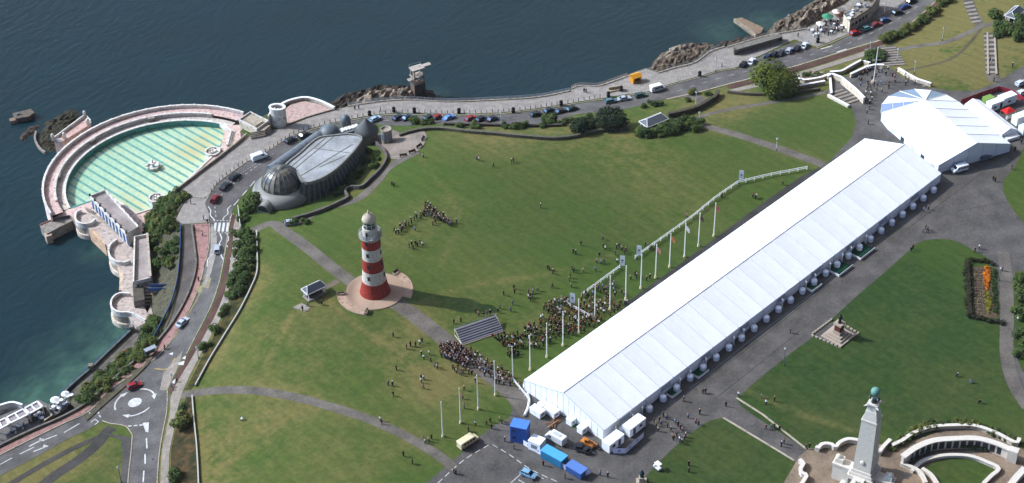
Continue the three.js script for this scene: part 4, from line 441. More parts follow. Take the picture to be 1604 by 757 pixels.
{
  const n = 90, m = 10, grid = []; const A = new THREE.CatmullRomCurve3(cliffTop.map(p => new THREE.Vector3(p[0], H(p[0], p[2]) + .3, p[2]))), Bc = new THREE.CatmullRomCurve3(cliffLow.map(p => new THREE.Vector3(...p)));
  const at = (k, N, c, L) => { const t = k / N * (L.length - 1); return c.getPoint(t / (L.length - 1)); };
  for (let i = 0; i <= n; i++) { const a = at(i, n, A, cliffTop), b = at(i, n, Bc, cliffLow), r = []; for (let j = 0; j <= m; j++) { const t = j / m, p = a.clone().lerp(b, t); const e = Math.sin(t * PI); p.y += e * (1.2 * fbm(p.x * .2, p.z * .2, 3) + .8); p.x += e * .8 * n2(p.y * .4, p.z * .3); r.push([p.x, p.y, p.z]); if (e > .15) cliffPts.push([p.x, p.y, p.z, i / n, t]); } grid.push(r); }
  const vs = []; for (let i = 0; i < n; i++) for (let j = 0; j < m; j++) { const a = grid[i][j], b = grid[i + 1][j], c = grid[i + 1][j + 1], d = grid[i][j + 1]; vs.push(a, c, b, a, d, c); }
  structure('cliff', uvMetres(tri(vs)), mat(dim('#5f5b45', 0.84), { map: stain }));
}
// lower promenade, beach and beach wall
structure('beach', rockGeo([[-66.09,-17.63],[-64.53,-12.09],[-67.2,-6.82],[-71.65,-0.14],[-75.74,5.9],[-82.61,14.44],[-88.12,20.36],[-97.09,24.85],[-102.62,29.38],[-107.06,24.5],[-98.71,17.55],[-89.22,14.94],[-81.83,9.73],[-76.66,0.72],[-71.5,-9.65]], -.9, 1.15, 33, .1), mat(dim('#8f8a70', 0.84), { map: speck }));
structure('lower_promenade', prism([[-67.44,-7.16],[-66.52,-9.01],[-62.97,-10.77],[-62.35,-6.71],[-65.25,-0.99],[-69.67,5.32],[-74.29,11.74],[-77.8,16.33],[-79.95,17.24],[-75.73,8.41]], -2, 4.5), mat(dim('#8d857a', 0.84), { map: mottle }));
{ const t = thing('beach_wall', 'low grey wall with railing between the lower promenade and the pebble beach', 'wall'), l = [[-67.45,-7.31],[-71.67,0.45],[-75.74,8.27],[-80,15.13],[-82.34,20.19]]; part(t, 'wall', wallGeo(resample(l, 2), .5, 5.3, -1), mat(dim('#77797a', 0.84), { map: stain })); resample(l, 2.4).forEach(p => part(t, 'post', Cy(.06, .06, 1, p[0], 5.2, p[1], 5), Mt.blueRail)); part(t, 'rail', wallGeo(resample(l, 2), .09, 6.25, 6.15), Mt.blueRail); for (const p of [l[0], l[2]]) part(t, 'pier', B(1.2, 2, 1.2, p[0], 4.3, p[1]), Mt.stone); }
single('upper_parapet', 'long grey stone parapet curving along the pink pavement', 'wall', wallGeo(smooth([[-103.79,50.43],[-91.93,40.64],[-85.03,35.6],[-77.88,31.02],[-73,26.68],[-69.27,20.21],[-64.69,13.03],[-62.24,9.35],[-59.48,6.13],[-56.06,-0.04],[-53.08,-8.93],[-51.65,-16.91],[-51.47,-25.31],[-53.14,-34.13],[-55.06,-43.43]], 1.5), .5, (x, z) => H(x, z) + .75, (x, z) => H(x, z) - 1), mat('#746f66', { map: stain }));
{ const t = thing('blue_railing', 'blue railing along the outer edge of the viewing ramp', 'railing'), l = smooth([[-58.26,-43.79],[-56.77,-31.02],[-56.08,-20.36],[-56.52,-10.55],[-57.86,-3.92],[-59.13,1.65]], 1); part(t, 'rail', wallGeo(l, .14, (x, z) => H(x, z) + 1.15, (x, z) => H(x, z) + .95), Mt.blueRail); part(t, 'panel', wallGeo(l, .06, (x, z) => H(x, z) + .85, (x, z) => H(x, z) + .2), Mt.blueRail); resample(l, 2).forEach(p => part(t, 'post', Cy(.09, .09, 1.2, p[0], H(p[0], p[1]), p[1], 5), Mt.blueRail)); }

// ================================================================ the grey domed building
{
  const t = thing('domed_building', 'low grey oval building with glass dome and lead roofs between road and lawn', 'building');
  const roof = smooth([[-25.8,-56.18],[-22.21,-50.32],[-18.49,-51.74],[-14.24,-56.34],[-10.93,-62.35],[-8.8,-67.2],[-7.59,-72.51],[-10.91,-74.35],[-16.36,-73.91],[-20.08,-73.05],[-25.09,-65.25],[-28.93,-58.24],[-27.09,-56.24]], 1.2);
  part(t, 'roof', flat(roof, 22), Mt.leadPale); part(t, 'roof_edge', wallGeo([...roof, roof[0]], .5, 22.35, 21.4), Mt.lead);
  for (const q of [[[-27.76,-57.52],[-17.85,-73.6]], [[-26.56,-56.51],[-15.95,-73.52]], [[-24.11,-53.53],[-10.04,-69.23]], [[-18.94,-57.79],[-11.92,-63.35]], [[-21.55,-67.72],[-10.13,-64.59]]]) part(t, 'roof_seam', wallGeo(q, .22, 22.1, 22), Mt.lead);
  const top = smooth([[-23.88,-50.32],[-21.71,-50.55],[-18.57,-52.31],[-14.31,-56.91],[-11,-62.94],[-8.86,-67.8],[-7.64,-72.77]], 1), bot = smooth([[-24.75,-48.91],[-20.8,-49.99],[-16.47,-53.58],[-11.23,-58.45],[-7.64,-64.12],[-5.72,-70.64],[-5.23,-76]], 1), vs = [], n = 40;
  const gp = (a, k) => { const f = k / n * (a.length - 1), i = Math.min(a.length - 2, Math.floor(f)), u = f - i; return [lerp(a[i][0], a[i + 1][0], u), lerp(a[i][1], a[i + 1][1], u)]; };
  for (let k = 0; k < n; k++) { const a = gp(top, k), b = gp(top, k + 1), c = gp(bot, k + 1), d = gp(bot, k); part(t, 'facade_panel', quad([a[0], 21.9, a[1]], [d[0], 14, d[1]], [c[0], 14, c[1]], [b[0], 21.9, b[1]]), k % 2 ? Mt.leadDark : mat(dim('#4b5257', 0.86), { map: stain, roughness: .6 })); }
  part(t, 'core', prism(roof.map(p => { const c = [[-18.3,-61.69]][0]; return [lerp(p[0], c[0], .06), lerp(p[1], c[1], .06)]; }), 12, 21.8), Mt.lead);
  const c = [[-29.74,-54.61]][0]; // glass dome with ribs and panes
  const pr = []; for (let i = 0; i <= 8; i++) { const a = i / 8 * PI / 2; pr.push([5.9 * Math.cos(a), 18.8 + 5.5 * Math.sin(a)]); }
  const panes = ['#6a6152', '#575247', '#776c5c', '#4c4a43'].map(c => mat(c, { roughness: .35, metalness: .15 }));
  const dome = part(t, 'dome_frame', M([0, 1, 2, 3, 4, 5, 6, 7, 8, 9, 10, 11, 12, 13, 14, 15, 16, 17, 18, 19].map(k => pr.slice(0, 8).map((p, i) => { const a = k / 20 * 2 * PI, q = pr[i + 1]; return bar([c[0] + p[0] * Math.cos(a), p[1], c[1] + p[0] * Math.sin(a)], [c[0] + q[0] * Math.cos(a), q[1], c[1] + q[0] * Math.sin(a)], .09, 4); }))), mat('#5d625f'));
  for (let k = 0; k < 20; k++) for (let i = 0; i < 7; i++) { const a = k / 20 * 2 * PI, b = (k + 1) / 20 * 2 * PI, p = pr[i], q = pr[i + 1], s = .985; part(dome, 'pane', quad([c[0] + p[0] * s * Math.cos(a), p[1], c[1] + p[0] * s * Math.sin(a)], [c[0] + q[0] * s * Math.cos(a), q[1], c[1] + q[0] * s * Math.sin(a)], [c[0] + q[0] * s * Math.cos(b), q[1], c[1] + q[0] * s * Math.sin(b)], [c[0] + p[0] * s * Math.cos(b), p[1], c[1] + p[0] * s * Math.sin(b)]), panes[(k * 7 + i * 3 + (k * i) % 5) % 4]); }
  part(t, 'dome_cap', lathe([[1.1, 24.1], [.8, 24.5], [0, 24.7]], 16).translate(c[0], 0, c[1]), Mt.leadDark);
  const ra = []; for (let i = 0; i <= 6; i++) { const a = i / 6 * PI / 2; ra.push([6.0 + 2.9 * Math.sin(a), 16 + 2.9 * Math.cos(a)]); } part(t, 'ring_roof', lathe([[5.95, 18.9], ...ra], 48).translate(c[0], 0, c[1]), Mt.lead); part(t, 'ring_wall', lathe([[8.7, 12], [8.7, 16.1]], 48).translate(c[0], 0, c[1]), Mt.leadDark);
  const vault = (a, b, r, y, w) => { const s = new THREE.Shape(); s.moveTo(-r, -w); s.lineTo(-r, 0); s.absarc(0, 0, r, PI, 0, true); s.lineTo(r, -w); const L = Math.hypot(b[0] - a[0], b[1] - a[1]), g = new THREE.ExtrudeGeometry(s, { depth: L, bevelEnabled: false, curveSegments: 10 }); g.rotateY(Math.atan2(b[0] - a[0], b[1] - a[1])); g.translate(a[0], y, a[1]); return uvMetres(g); };
  const g = [[-33.24,-58.71],[-20.47,-76.05]]; part(t, 'gallery_vault', vault(g[0], g[1], 2.1, 20, 6), mat(dim('#78828a', 0.86), { map: stain, roughness: .55 })); part(t, 'gallery_end', new THREE.SphereGeometry(2.1, 14, 8).translate(g[1][0], 20, g[1][1]), Mt.leadDark);
  const e = [[-32.05,-50.26],[-34.43,-44.78]]; part(t, 'entrance_vault', vault(e[0], e[1], 2, 16.2, 3), Mt.lead); part(t, 'entrance_door', (() => { const d = new THREE.CircleGeometry(1.8, 16, 0, PI); const a = Math.atan2(e[1][0] - e[0][0], e[1][1] - e[0][1]); d.rotateY(a); return d.translate(e[1][0] + .05 * Math.sin(a), 16.2, e[1][1] + .05 * Math.cos(a)); })(), Mt.glass);
  part(t, 'outer_terrace', prism(smooth([[-37.39,-51.6],[-36.75,-57.91],[-34.72,-63.65],[-29.86,-72.04],[-24.43,-79.95],[-21.12,-81.88],[-19.87,-80.44],[-26.06,-71.88],[-31.03,-64.15],[-33.66,-60.36],[-35.38,-55.3]], 1.5), 12, 17.5), Mt.leadPale);
  const dm = (p, r, h, m) => lathe(Array.from({ length: 9 }, (_, i) => { const a = i / 8 * PI / 2; return [r * Math.cos(a), h * Math.sin(a)]; }), 24).translate(p[0], 20, p[1]);
  for (const [p, r, h] of [[[[-17.54,-77.63]][0], 3.4, 3.2], [[[-13.24,-85.06]][0], 1.6, 2]]) { part(t, 'lead_dome', dm(p, r, h), mat(dim('#707a7e', 0.86), { map: stain, roughness: .55 })); part(t, 'drum', lathe([[r, 12], [r, 20]], 24).translate(p[0], 0, p[1]), Mt.leadDark); }
  const k = [[-6.63,-79.62]][0]; part(t, 'cone_roof', lathe([[3.6, 19.6], [3.5, 20.4], [2.9, 20.9], [0, 24.2]], 28).translate(k[0], 0, k[1]), mat(dim('#6d7170', 0.86), { map: stain })); part(t, 'cone_drum', lathe([[3.3, 13], [3.3, 19.7]], 28).translate(k[0], 0, k[1]), Mt.stone);
  const s = [[-11.72,-81.57]][0]; part(t, 'link_roof', B(6, 6, 3, s[0], 13.4, s[1], .5), Mt.leadPale); for (let i = 0; i < 5; i++) part(t, 'skylight', B(.75, .5, 1.6, s[0] - 2 + i, 19.4, s[1] - (i - 2) * .5, .5), Mt.whitePaint);
  for (let i = 0; i < 7; i++) { const p = lerp(0, 1, i / 6), q = [[-26.76,-46.82],[-17.17,-50.46]]; part(t, 'pergola_bar', bar([lerp(q[0][0], q[1][0], p), 15.4, lerp(q[0][1], q[1][1], p)], [lerp(q[0][0], q[1][0], p) + .5, 17.4, lerp(q[0][1], q[1][1], p) - 3.4], .09), Mt.stonePale); } part(t, 'pergola_rail', wallGeo(smooth([[-27.07,-46.6],[-22.36,-47.02],[-16.75,-50.21]], 1), .2, 15.6, 15.2), Mt.stonePale);
}
{ // round lookout turret on its curved plaza
  const p = [[-0.48,-76.39]][0], t = thing('lookout_turret', 'small round stone and glass turret on the curved plaza behind the lawn', 'turret', onG(p)); part(t, 'drum', lathe([[1.6, -1], [1.6, 4.2], [1.75, 4.25], [1.75, 4.7], [1.4, 4.75], [1.35, 4.3], [0, 4.3]], 20), mat(dim('#b3ab9b', 0.86), { map: stain })); for (let i = 0; i < 12; i++) { const a = i / 12 * 2 * PI; part(t, 'window', B(.5, 2.2, .12, 1.62 * Math.cos(a), 1.2, 1.62 * Math.sin(a), -a + PI / 2), mat('#6e7d84', { roughness: .25 })); }
  structure('plaza', drape(smooth([[-5.05,-81.73],[-3.1,-74.72],[-0.47,-68.49],[1.22,-65.08],[5.08,-63.33],[8.76,-65.75],[10.87,-70.4],[11.39,-77.03],[9.68,-81.55],[5.16,-79.25],[0.23,-84.71],[-5.05,-81.73]], 1), .12), mat(dim('#9f9183', 0.86), { map: mottle })); for (const q of [[[-0.58,-70.8],[4.08,-69.35],[7.39,-72.19],[7.92,-77.81]], [[0.78,-66.39],[5.4,-65.01],[9.24,-68.33],[10.09,-76.2]]]) part(scene.getObjectByName('plaza'), 'paving_ring', drape(band(smooth(q, 1), .5), .14), mat('#7d7268'));
  const w = (pts, h, lab, m, th = .6) => single('retaining_stone_wall', lab, 'wall', wallGeo(smooth(pts, 1), th, (x, z) => H(x, z) + h, (x, z) => H(x, z) - 3), m || mat(dim('#746f66', 0.86), { map: stain }));
  w([[-5.5,-82.75],[-3.52,-75.3],[-0.9,-69.45],[-0.09,-64.68],[-1.57,-59.9],[-4.71,-55.13],[-6.79,-52.43],[-10.23,-53.47],[-11.4,-51.66],[-10.36,-47.48],[-12.96,-45.3],[-16.75,-42.48]], 1.3, 'winding grey retaining wall beside the domed building'); w([[-16.75,-42.48],[-21.61,-39.96],[-24.72,-38.48],[-27.53,-36.13]], 1.2, 'low curving stone wall leading to the domed building entrance');
  w([[3.27,-78.42],[7.79,-80.74],[11.59,-81.85],[16.22,-81.24],[23.19,-78.03],[32.34,-75.34],[40.27,-72.78],[48.9,-70.9],[55.36,-72.13],[59.25,-74.31],[65.04,-76.14],[71.72,-76.61]], 1.1, 'long mossy stone wall between the main lawn and the grassy bank', mat(dim('#6d6a58', 0.86), { map: stain }), .9); w([[16.24,-86.88],[23.06,-85.41],[32.35,-83.92],[42.35,-82.71],[51.97,-82.52]], .9, 'low dark wall along the pavement below the grassy bank', mat(dim('#57524a', 0.86), { map: stain }), .7);
  w([[84.04,-84.27],[88.84,-86.12],[94.05,-89.54],[97.46,-93.9],[100.02,-97.29],[101.12,-101.48]], 1.8, 'dark mossy curved wall beside the path up from the seafront', mat(dim('#5a5444', 0.86), { map: stain }), 1.1); w([[104.34,-101.97],[108.95,-99.39],[115.54,-97.4],[122.31,-96.87],[132.28,-97.99]], 1, 'low stone wall behind the round tree', mat(dim('#6b6353', 0.86), { map: stain })); w([[-72.6,-219],[-72.43,-219.53]].map((p, i) => i ? p : p), .1, 'x');
}
{ const x = scene.children.findIndex(o => o.userData.label === 'x'); scene.remove(scene.children[x]); }

// ================================================================ red and white lighthouse tower
{
  const t = thing('lighthouse_tower', 'red and white banded lighthouse tower with lantern on round paved base', 'lighthouse', onG([0, 0]));
  const weather = tex(512, 1, (u, v) => { const s = loopN(u, v * .12, 30, 3), n = loopN(u, v, 5, 4), k = sstep(.12, .5, s + .4 * n), a = .97 + .08 * n + .04 * (rnd() - .5) - .2 * k; return [a, a * (1 - .06 * k), a * (1 - .14 * k)]; });
  const red = mat('#8f3327', { map: weather, roughness: .8 }), wh = mat(dim('#ddd2c0', 0.86), { map: weather, roughness: .8 });
  const prof = [[4.15, 0], [3.95, .6], [3.65, 1.6], [3.4, 2.8], [3.2, 4.3], [3.0, 5.8], [2.82, 7.9], [2.68, 9.8], [2.58, 11.5], [2.5, 13.3], [2.46, 15.1], [2.42, 17.7]];
  const seg = (a, b) => { const P = y => { for (let i = 1; i < prof.length; i++) if (y <= prof[i][1] + 1e-6) { const u = (y - prof[i - 1][1]) / (prof[i][1] - prof[i - 1][1]); return lerp(prof[i - 1][0], prof[i][0], u); } return prof.at(-1)[0]; }; return Array.from({ length: 7 }, (_, i) => { const y = lerp(a, b, i / 6); return [P(y), y]; }); };
  [[0, 4.3, red], [4.3, 7.9, wh], [7.9, 11.5, red], [11.5, 15.1, wh], [15.1, 17.7, red]].forEach(([a, b, m]) => { const o = part(t, m === red ? 'red_band' : 'white_band', lathe(seg(a, b), 48), m); const y = a + 1.5; if (a > 4) for (const an of [1.95, 3.6, .3]) { const r = seg(y, y + .1)[0][0]; part(o, 'window', B(.7, 1.1, .3, (r - .08) * Math.cos(an), y, (r - .08) * Math.sin(an), -an + PI / 2), Mt.black); } });
  part(t, 'gallery', lathe([[2.42, 17.7], [2.95, 18.3], [2.98, 18.7], [2.7, 18.75], [2.7, 18.8], [0, 18.8]], 40), mat(dim('#bdb9ae', 0.86), { map: stain })); part(t, 'gallery_rail', M([19.2, 19.5, 19.8].map(y => new THREE.TorusGeometry(2.85, .06, 5, 40).rotateX(PI / 2).translate(0, y, 0))), mat('#8c8f8c')); for (let i = 0; i < 16; i++) { const a = i / 16 * 2 * PI; part(t, 'rail_post', Cy(.06, .06, 1.1, 2.85 * Math.cos(a), 18.75, 2.85 * Math.sin(a), 5), mat('#8c8f8c')); }
  part(t, 'lantern_wall', lathe([[1.95, 18.8], [1.95, 21], [1.75, 21.2], [1.6, 21.2]], 24), wh); part(t, 'door', B(.9, 1.7, .3, -.6, 18.8, 1.75, .3), Mt.black);
  const gl = part(t, 'lantern_glazing', lathe([[1.5, 21.2], [1.5, 23.3]], 16), new THREE.MeshStandardMaterial({ color: new THREE.Color('#4b5650'), roughness: .15, metalness: .2, side: THREE.DoubleSide })); for (let i = 0; i < 8; i++) { const a = (i + .5) / 8 * 2 * PI; part(gl, 'glazing_bar', Cy(.09, .09, 2.15, 1.54 * Math.cos(a), 21.2, 1.54 * Math.sin(a), 5), wh); } part(gl, 'glazing_ring', new THREE.TorusGeometry(1.54, .07, 5, 24).rotateX(PI / 2).translate(0, 22.25, 0), wh);
  part(t, 'lantern_dome', lathe([[1.55, 23.2], [1.82, 23.25], [1.85, 23.55], [1.7, 24.1], [1.35, 24.7], [.8, 25.15], [.3, 25.35], [.18, 25.7], [.34, 25.9], [.3, 26.1], [.1, 26.25], [.06, 26.7], [0, 26.7]], 24), mat(dim('#d8cbb2', 0.86), { map: stain }));
  const o = thing('tower_plinth', 'round cream paved plinth with benches around the lighthouse', 'plinth', onG([0, 0])); part(o, 'paving', lathe([[0, .26], [7.7, .26], [7.75, -.5]], 56), mat(dim('#c9ab91', 0.86), { map: stain })); part(o, 'ring_joint', flat([...arc(0, 0, 7.4, 0, 2 * PI, 56), ...arc(0, 0, 7.25, 2 * PI, 0, 56)], .264), mat('#8f7a68')); for (const [a, b] of [[-.95, .35], [1.75, 3.05]]) part(o, 'bench_bay', prism([...arc(0, 0, 10, a, b, 16), ...arc(0, 0, 7.7, b, a, 16)], -.5, .22), mat(dim('#c2a58d', 0.86), { map: stain }));
  for (const [a, r, l] of [[-.95, 8.9, 'away from the stand'], [3.02, 8.9, 'facing the tiled shelter'], [1.78, 8.9, 'on the path side of the plinth']]) { const b = thing('plinth_bench', `dark bench with stone ends on the lighthouse plinth, ${l}`, 'bench', [r * Math.cos(a), H(0, 0) + .22, r * Math.sin(a)], -a); part(b, 'seat', B(2, .08, .5, 0, .42, 0), Mt.timber); part(b, 'back', B(2, .5, .08, 0, .5, -.25), Mt.timber); for (const x of [-.95, .95]) part(b, 'end', B(.2, .7, .6, x, 0, 0), Mt.stonePale); }
}

// ================================================================ hipped shelters
function shelter(p, ang, lab, s = 1) {
  const t = thing('park_shelter', lab, 'shelter', onG(p), ang), L = 4.1 * s, W = 2.1 * s, e = 2.5, r = 3.9, rl = 2.7 * s, sl = Mt.slate;
  part(t, 'roof_slope', quad([-L, e, W], [L, e, W], [rl, r, 0], [-rl, r, 0]), sl); part(t, 'roof_slope', quad([L, e, -W], [-L, e, -W], [-rl, r, 0], [rl, r, 0]), sl); for (const k of [-1, 1]) part(t, 'roof_hip', tri([[k * L, e, -W], [k * L, e, W], [k * rl, r, 0]]), sl);
  part(t, 'eaves_board', M([B(2 * L + .2, .3, .15, 0, e - .26, W), B(2 * L + .2, .3, .15, 0, e - .26, -W), B(.15, .3, 2 * W, L, e - .26, 0), B(.15, .3, 2 * W, -L, e - .26, 0)]), Mt.whitePaint); part(t, 'ridge', bar([-rl, r, 0], [rl, r, 0], .13), Mt.whitePaint);
  for (const a of [-1, 1]) for (const b of [-1, 1]) { part(t, 'hip_ridge', bar([a * rl, r + .03, 0], [a * L, e + .03, b * W], .1), Mt.whitePaint); part(t, 'post', B(.18, e, .18, a * (L - .5), 0, b * (W - .4)), Mt.whitePaint); } for (let i = 1; i < 10; i++) part(t, 'slate_course', B(rl * 2 + (L - rl) * 2 * i / 10, .05, .06, 0, lerp(r, e, i / 10) + .02, W * i / 10), mat('#83868a'));
  part(t, 'floor', B(2 * L, .2, 2 * W, 0, -.05, 0), Mt.concrete); part(t, 'screen', B(2 * L - 1.2, 1.9, .1, 0, .1, 0), mat('#2e3531')); part(t, 'bench', B(2 * L - 1.6, .1, .6, 0, .5, .4), Mt.timber); return t;
}
shelter([[-15.81,0.39]][0], 0.637, 'tiled hip roofed shelter with white eaves near the lighthouse', .72);
shelter([[79.23,-77.67]][0], 0.579, 'tiled hip roofed shelter behind dark shrubs at the top of the lawn', .98);
shelter([[201.6,-137.56]][0], 0.875, 'tiled hip roofed shelter half hidden by bushes above the long steps', .9);
pave('shelter_apron', [[-21.35,4.6],[-19.11,3.25],[-16.6,5.38],[-17.81,6.94]], Mt.concrete, .07);

// ================================================================ tiered timber stand
{
  const f = [[22.98,22.32],[33.96,16.96]], t = thing('timber_stand', 'long grey timber tiered stand standing on the lawn beside the crowd', 'grandstand', onG(f[0]), 0.454), L = 11.6, n = 7;
  for (let i = 0; i < n; i++) { part(t, 'tier_board', B(L, .1, .66, L / 2, .3 + i * .27, -.38 - i * .62), mat(['#777579', '#6d6b70', '#7d7a7e', '#727076'][i % 4], { map: speck })); part(t, 'riser', B(L, .2, .06, L / 2, .08 + i * .27, -.1 - i * .62), mat('#6a686c')); }
  for (const x of [0, L]) part(t, 'end_frame', M([bar([x, 0, 0], [x, 2.2, -4.3], .08), bar([x, 2.2, -4.3], [x, 0, -4.5], .08), bar([x, .1, 0], [x, .1, -4.5], .08), bar([x, 1.1, -2.2], [x, 0, -2.2], .06)]), mat('#c9bfa4')); part(t, 'back_rail', M([bar([0, 2.6, -4.45], [L, 2.6, -4.45], .05), ...[0, .25, .5, .75, 1].map(k => bar([L * k, 0, -4.45], [L * k, 2.6, -4.45], .04))]), Mt.grey); part(t, 'front_kerb', B(L + .4, .22, .3, L / 2, 0, .1), mat('#a0907c'));
}

// ================================================================ marquees
const pvcTex = tex(256, 17, (u, v) => { const a = .985 + .015 * loopN(u, v, 5, 3) - .02 * sstep(.3, .6, loopN(v, u, 8, 3)); return [a, a * .998, a * .994]; }), pvcBump = tex(256, 11, (u, v) => { const a = .5 + .4 * loopN(u * 1, v, 4, 2) + .2 * loopN(u, v, 18, 2); return [a, a, a]; }, false);
function roofPanel(x0, x1, z0, y0, z1, y1, g = .05) { const vs = [], n = 6; for (let i = 0; i < n; i++) for (let j = 0; j < 3; j++) { const P = (a, b) => { const t = a / n, s = b / 3, x = lerp(x0 + g, x1 - g, s); return [x, lerp(y0, y1, t) - .06 * Math.sin(s * PI) * Math.sin(clamp(t, .05, .95) * PI), lerp(z0, z1, t)]; }; const a = P(i, j), b = P(i + 1, j), c = P(i + 1, j + 1), d = P(i, j + 1); vs.push(a, b, c, a, c, d); } const q = tri(vs); return q; }
const pvcA = ['#f2f1ee', '#efeeeb', '#f4f3f1'].map(c => new THREE.MeshPhysicalMaterial({ color: new THREE.Color(c), map: pvcTex, bumpMap: pvcBump, bumpScale: .04, roughness: .55, transmission: .12, thickness: 0, side: THREE.DoubleSide })), seamM = mat('#b9bcc0', { roughness: .6 });
const T1 = thing('long_marquee', 'very long white marquee with ridged roof stretching across the tarmac', 'marquee', [38.33, 22, 39.82], PI / 4);
{
  const L = 142, W = 25.5, n = 28, e = 3.4, r = 7.25, b = L / n;
  for (let i = 0; i < n; i++) for (const s of [0, 1]) {
    part(T1, 'roof_panel', roofPanel(i * b, (i + 1) * b, s ? W + .12 : -.12, e - .02, W / 2, r), pvcA[(i * 7 + s * 3) % 3]);
    const z = s ? W : 0; part(T1, 'wall_panel', M([B(b - .1, e, .06, (i + .5) * b, 0, z)].concat([1, 2, 3, 4].map(k => B(.05, e, .12, i * b + k * b / 5, 0, z)))), Mt.pvcWall);
    if (s && i % 3 === 1) part(T1, 'clear_window', B(b - 1.2, 1.5, .02, (i + .5) * b, 1.2, z + .05), mat('#9aa4ab', { roughness: .2 }));
  }
  for (let i = 0; i <= n; i++) { for (const s of [0, 1]) { part(T1, 'roof_beam', bar([i * b, e, s ? W + .1 : -.1], [i * b, r + .02, W / 2], .14, 4), seamM); part(T1, 'upright', B(.18, e, .18, i * b, 0, s ? W + .02 : -.02), Mt.whitePaint); } }
  for (const s of [0, 1]) { const x = s * L; part(T1, 'gable', M([tri([[x, e, 0], [x, e, W], [x, r - .05, W / 2]]), quad([x, 0, 0], [x, 0, W], [x, e, W], [x, e, 0])]), Mt.pvcWall); for (let k = 1; k < 14; k++) { const z = k * W / 14, h = lerp(e, r, 1 - Math.abs(z - W / 2) / (W / 2)); part(T1, 'gable_post', B(.06, h - .1, .06, x + (s ? .03 : -.03), 0, z), Mt.whitePaint); } part(T1, 'gable_valance', wallGeo([[x, 0], [x, W]], .1, e + .03, e - .12), mat('#d5d7d9')); }
  for (let i = 0; i < n; i++) for (const s of [0, 1]) part(T1, 'eaves_valance', B(b, .3, .06, (i + .5) * b, e - .33, s ? W + .16 : -.16), mat('#dfe0e0'));
  part(T1, 'ridge_cap', bar([0, r + .02, W / 2], [L, r + .02, W / 2], .12, 5), mat('#e6e6e4'));
}
const t1w = (x, z) => [38.33 + (x + z) * Math.SQRT1_2, 39.82 + (z - x) * Math.SQRT1_2];
// ballast drums, carpets, door boards
{
  const tmpl = thing('ballast_drum', 'white covered ballast drum at a leg of the long marquee', 'drum', [0, 0, 0], 0, 'ballast drums along the long marquee');
  const dm = mat('#dfe2e6', { roughness: .6 }); part(tmpl, 'drum', lathe([[0, 0], [.75, 0], [.82, .12], [.85, 1.25], [.72, 1.5], [.4, 1.62], [0, 1.65]], 10), dm); part(tmpl, 'strap', new THREE.TorusGeometry(.86, .05, 4, 12).rotateX(PI / 2).translate(0, .8, 0), mat('#b7bcc2')); part(tmpl, 'brace', bar([0, 1.4, 0], [0, 2.6, -1.1], .06), Mt.steel);
  for (let i = 1; i < 28; i++) { const p = t1w(i * 142 / 28, 25.5 + 1.35), y = H(...p) + .03; if (i === 1) { tmpl.position.set(p[0], y, p[1]); tmpl.rotation.y = PI / 4; } else dup(tmpl, [p[0], y, p[1]], PI / 4); }
  const carpet = (x, w, d, lab, z0 = 25.7) => { const p = t1w(x, z0), t = thing('entrance_carpet', lab, 'carpet', [p[0], H(...p) + .04, p[1]], PI / 4); part(t, 'carpet', B(w, .06, d, 0, 0, d / 2), mat('#1f4a33', { map: speck })); part(t, 'strip', B(w * .8, .03, .5, 0, .06, d * .7), mat('#2a6a45')); part(t, 'white_rail', M([B(w, .7, .08, 0, .02, d), B(.08, .7, d * .8, -w / 2, .02, d * .6)]), Mt.whitePaint); };
  [[101, 6.5, 4.2, 'green carpet with white rail at the marquee entrance closest to the flower bed'], [91, 6, 4.2, 'green carpet with white rail at the second entrance from the flower bed end'], [80, 4, 3, 'small green carpet between the wide marquee entrances and the statue'], [34, 4, 2.6, 'small green carpet beside door boards facing the forked footpath'], [24, 3.5, 2.4, 'narrow green carpet beside door boards near the smokers by the cabins'], [8, 4, 3, 'green carpet behind the white cabins at the marquee corner']].forEach(a => carpet(...a));
  carpet(88, 7, 1.8, 'green mat beside the far long wall facing the big lawn', -2.2); carpet(116, 5, 1.6, 'green mat beside the long wall closest to the white fence end', -2.2); carpet(56, 6, 1.8, 'green mat beside the long wall behind the crowd', -2.2);
  const board = (x, k, i) => { const p = t1w(x, 26.3), t = thing('door_board', 'white door board with dark emblem leaning at a marquee entrance', 'board', [p[0], H(...p), p[1]], PI / 4 + k, 'door boards along the long marquee'); part(t, 'panel', B(1, 2.6, .08, 0, .1, 0), Mt.whitePaint); part(t, 'emblem', B(.5, .5, .02, 0, 1.6, .05), mat('#55627e')); part(t, 'foot', B(1.1, .1, .7, 0, 0, 0), Mt.grey); };
  [3.5, 9.5, 13, 27, 31, 37, 48, 52, 68, 78, 82, 88.5, 94, 98, 105].forEach((x, i) => board(x, 1.2, i));
}
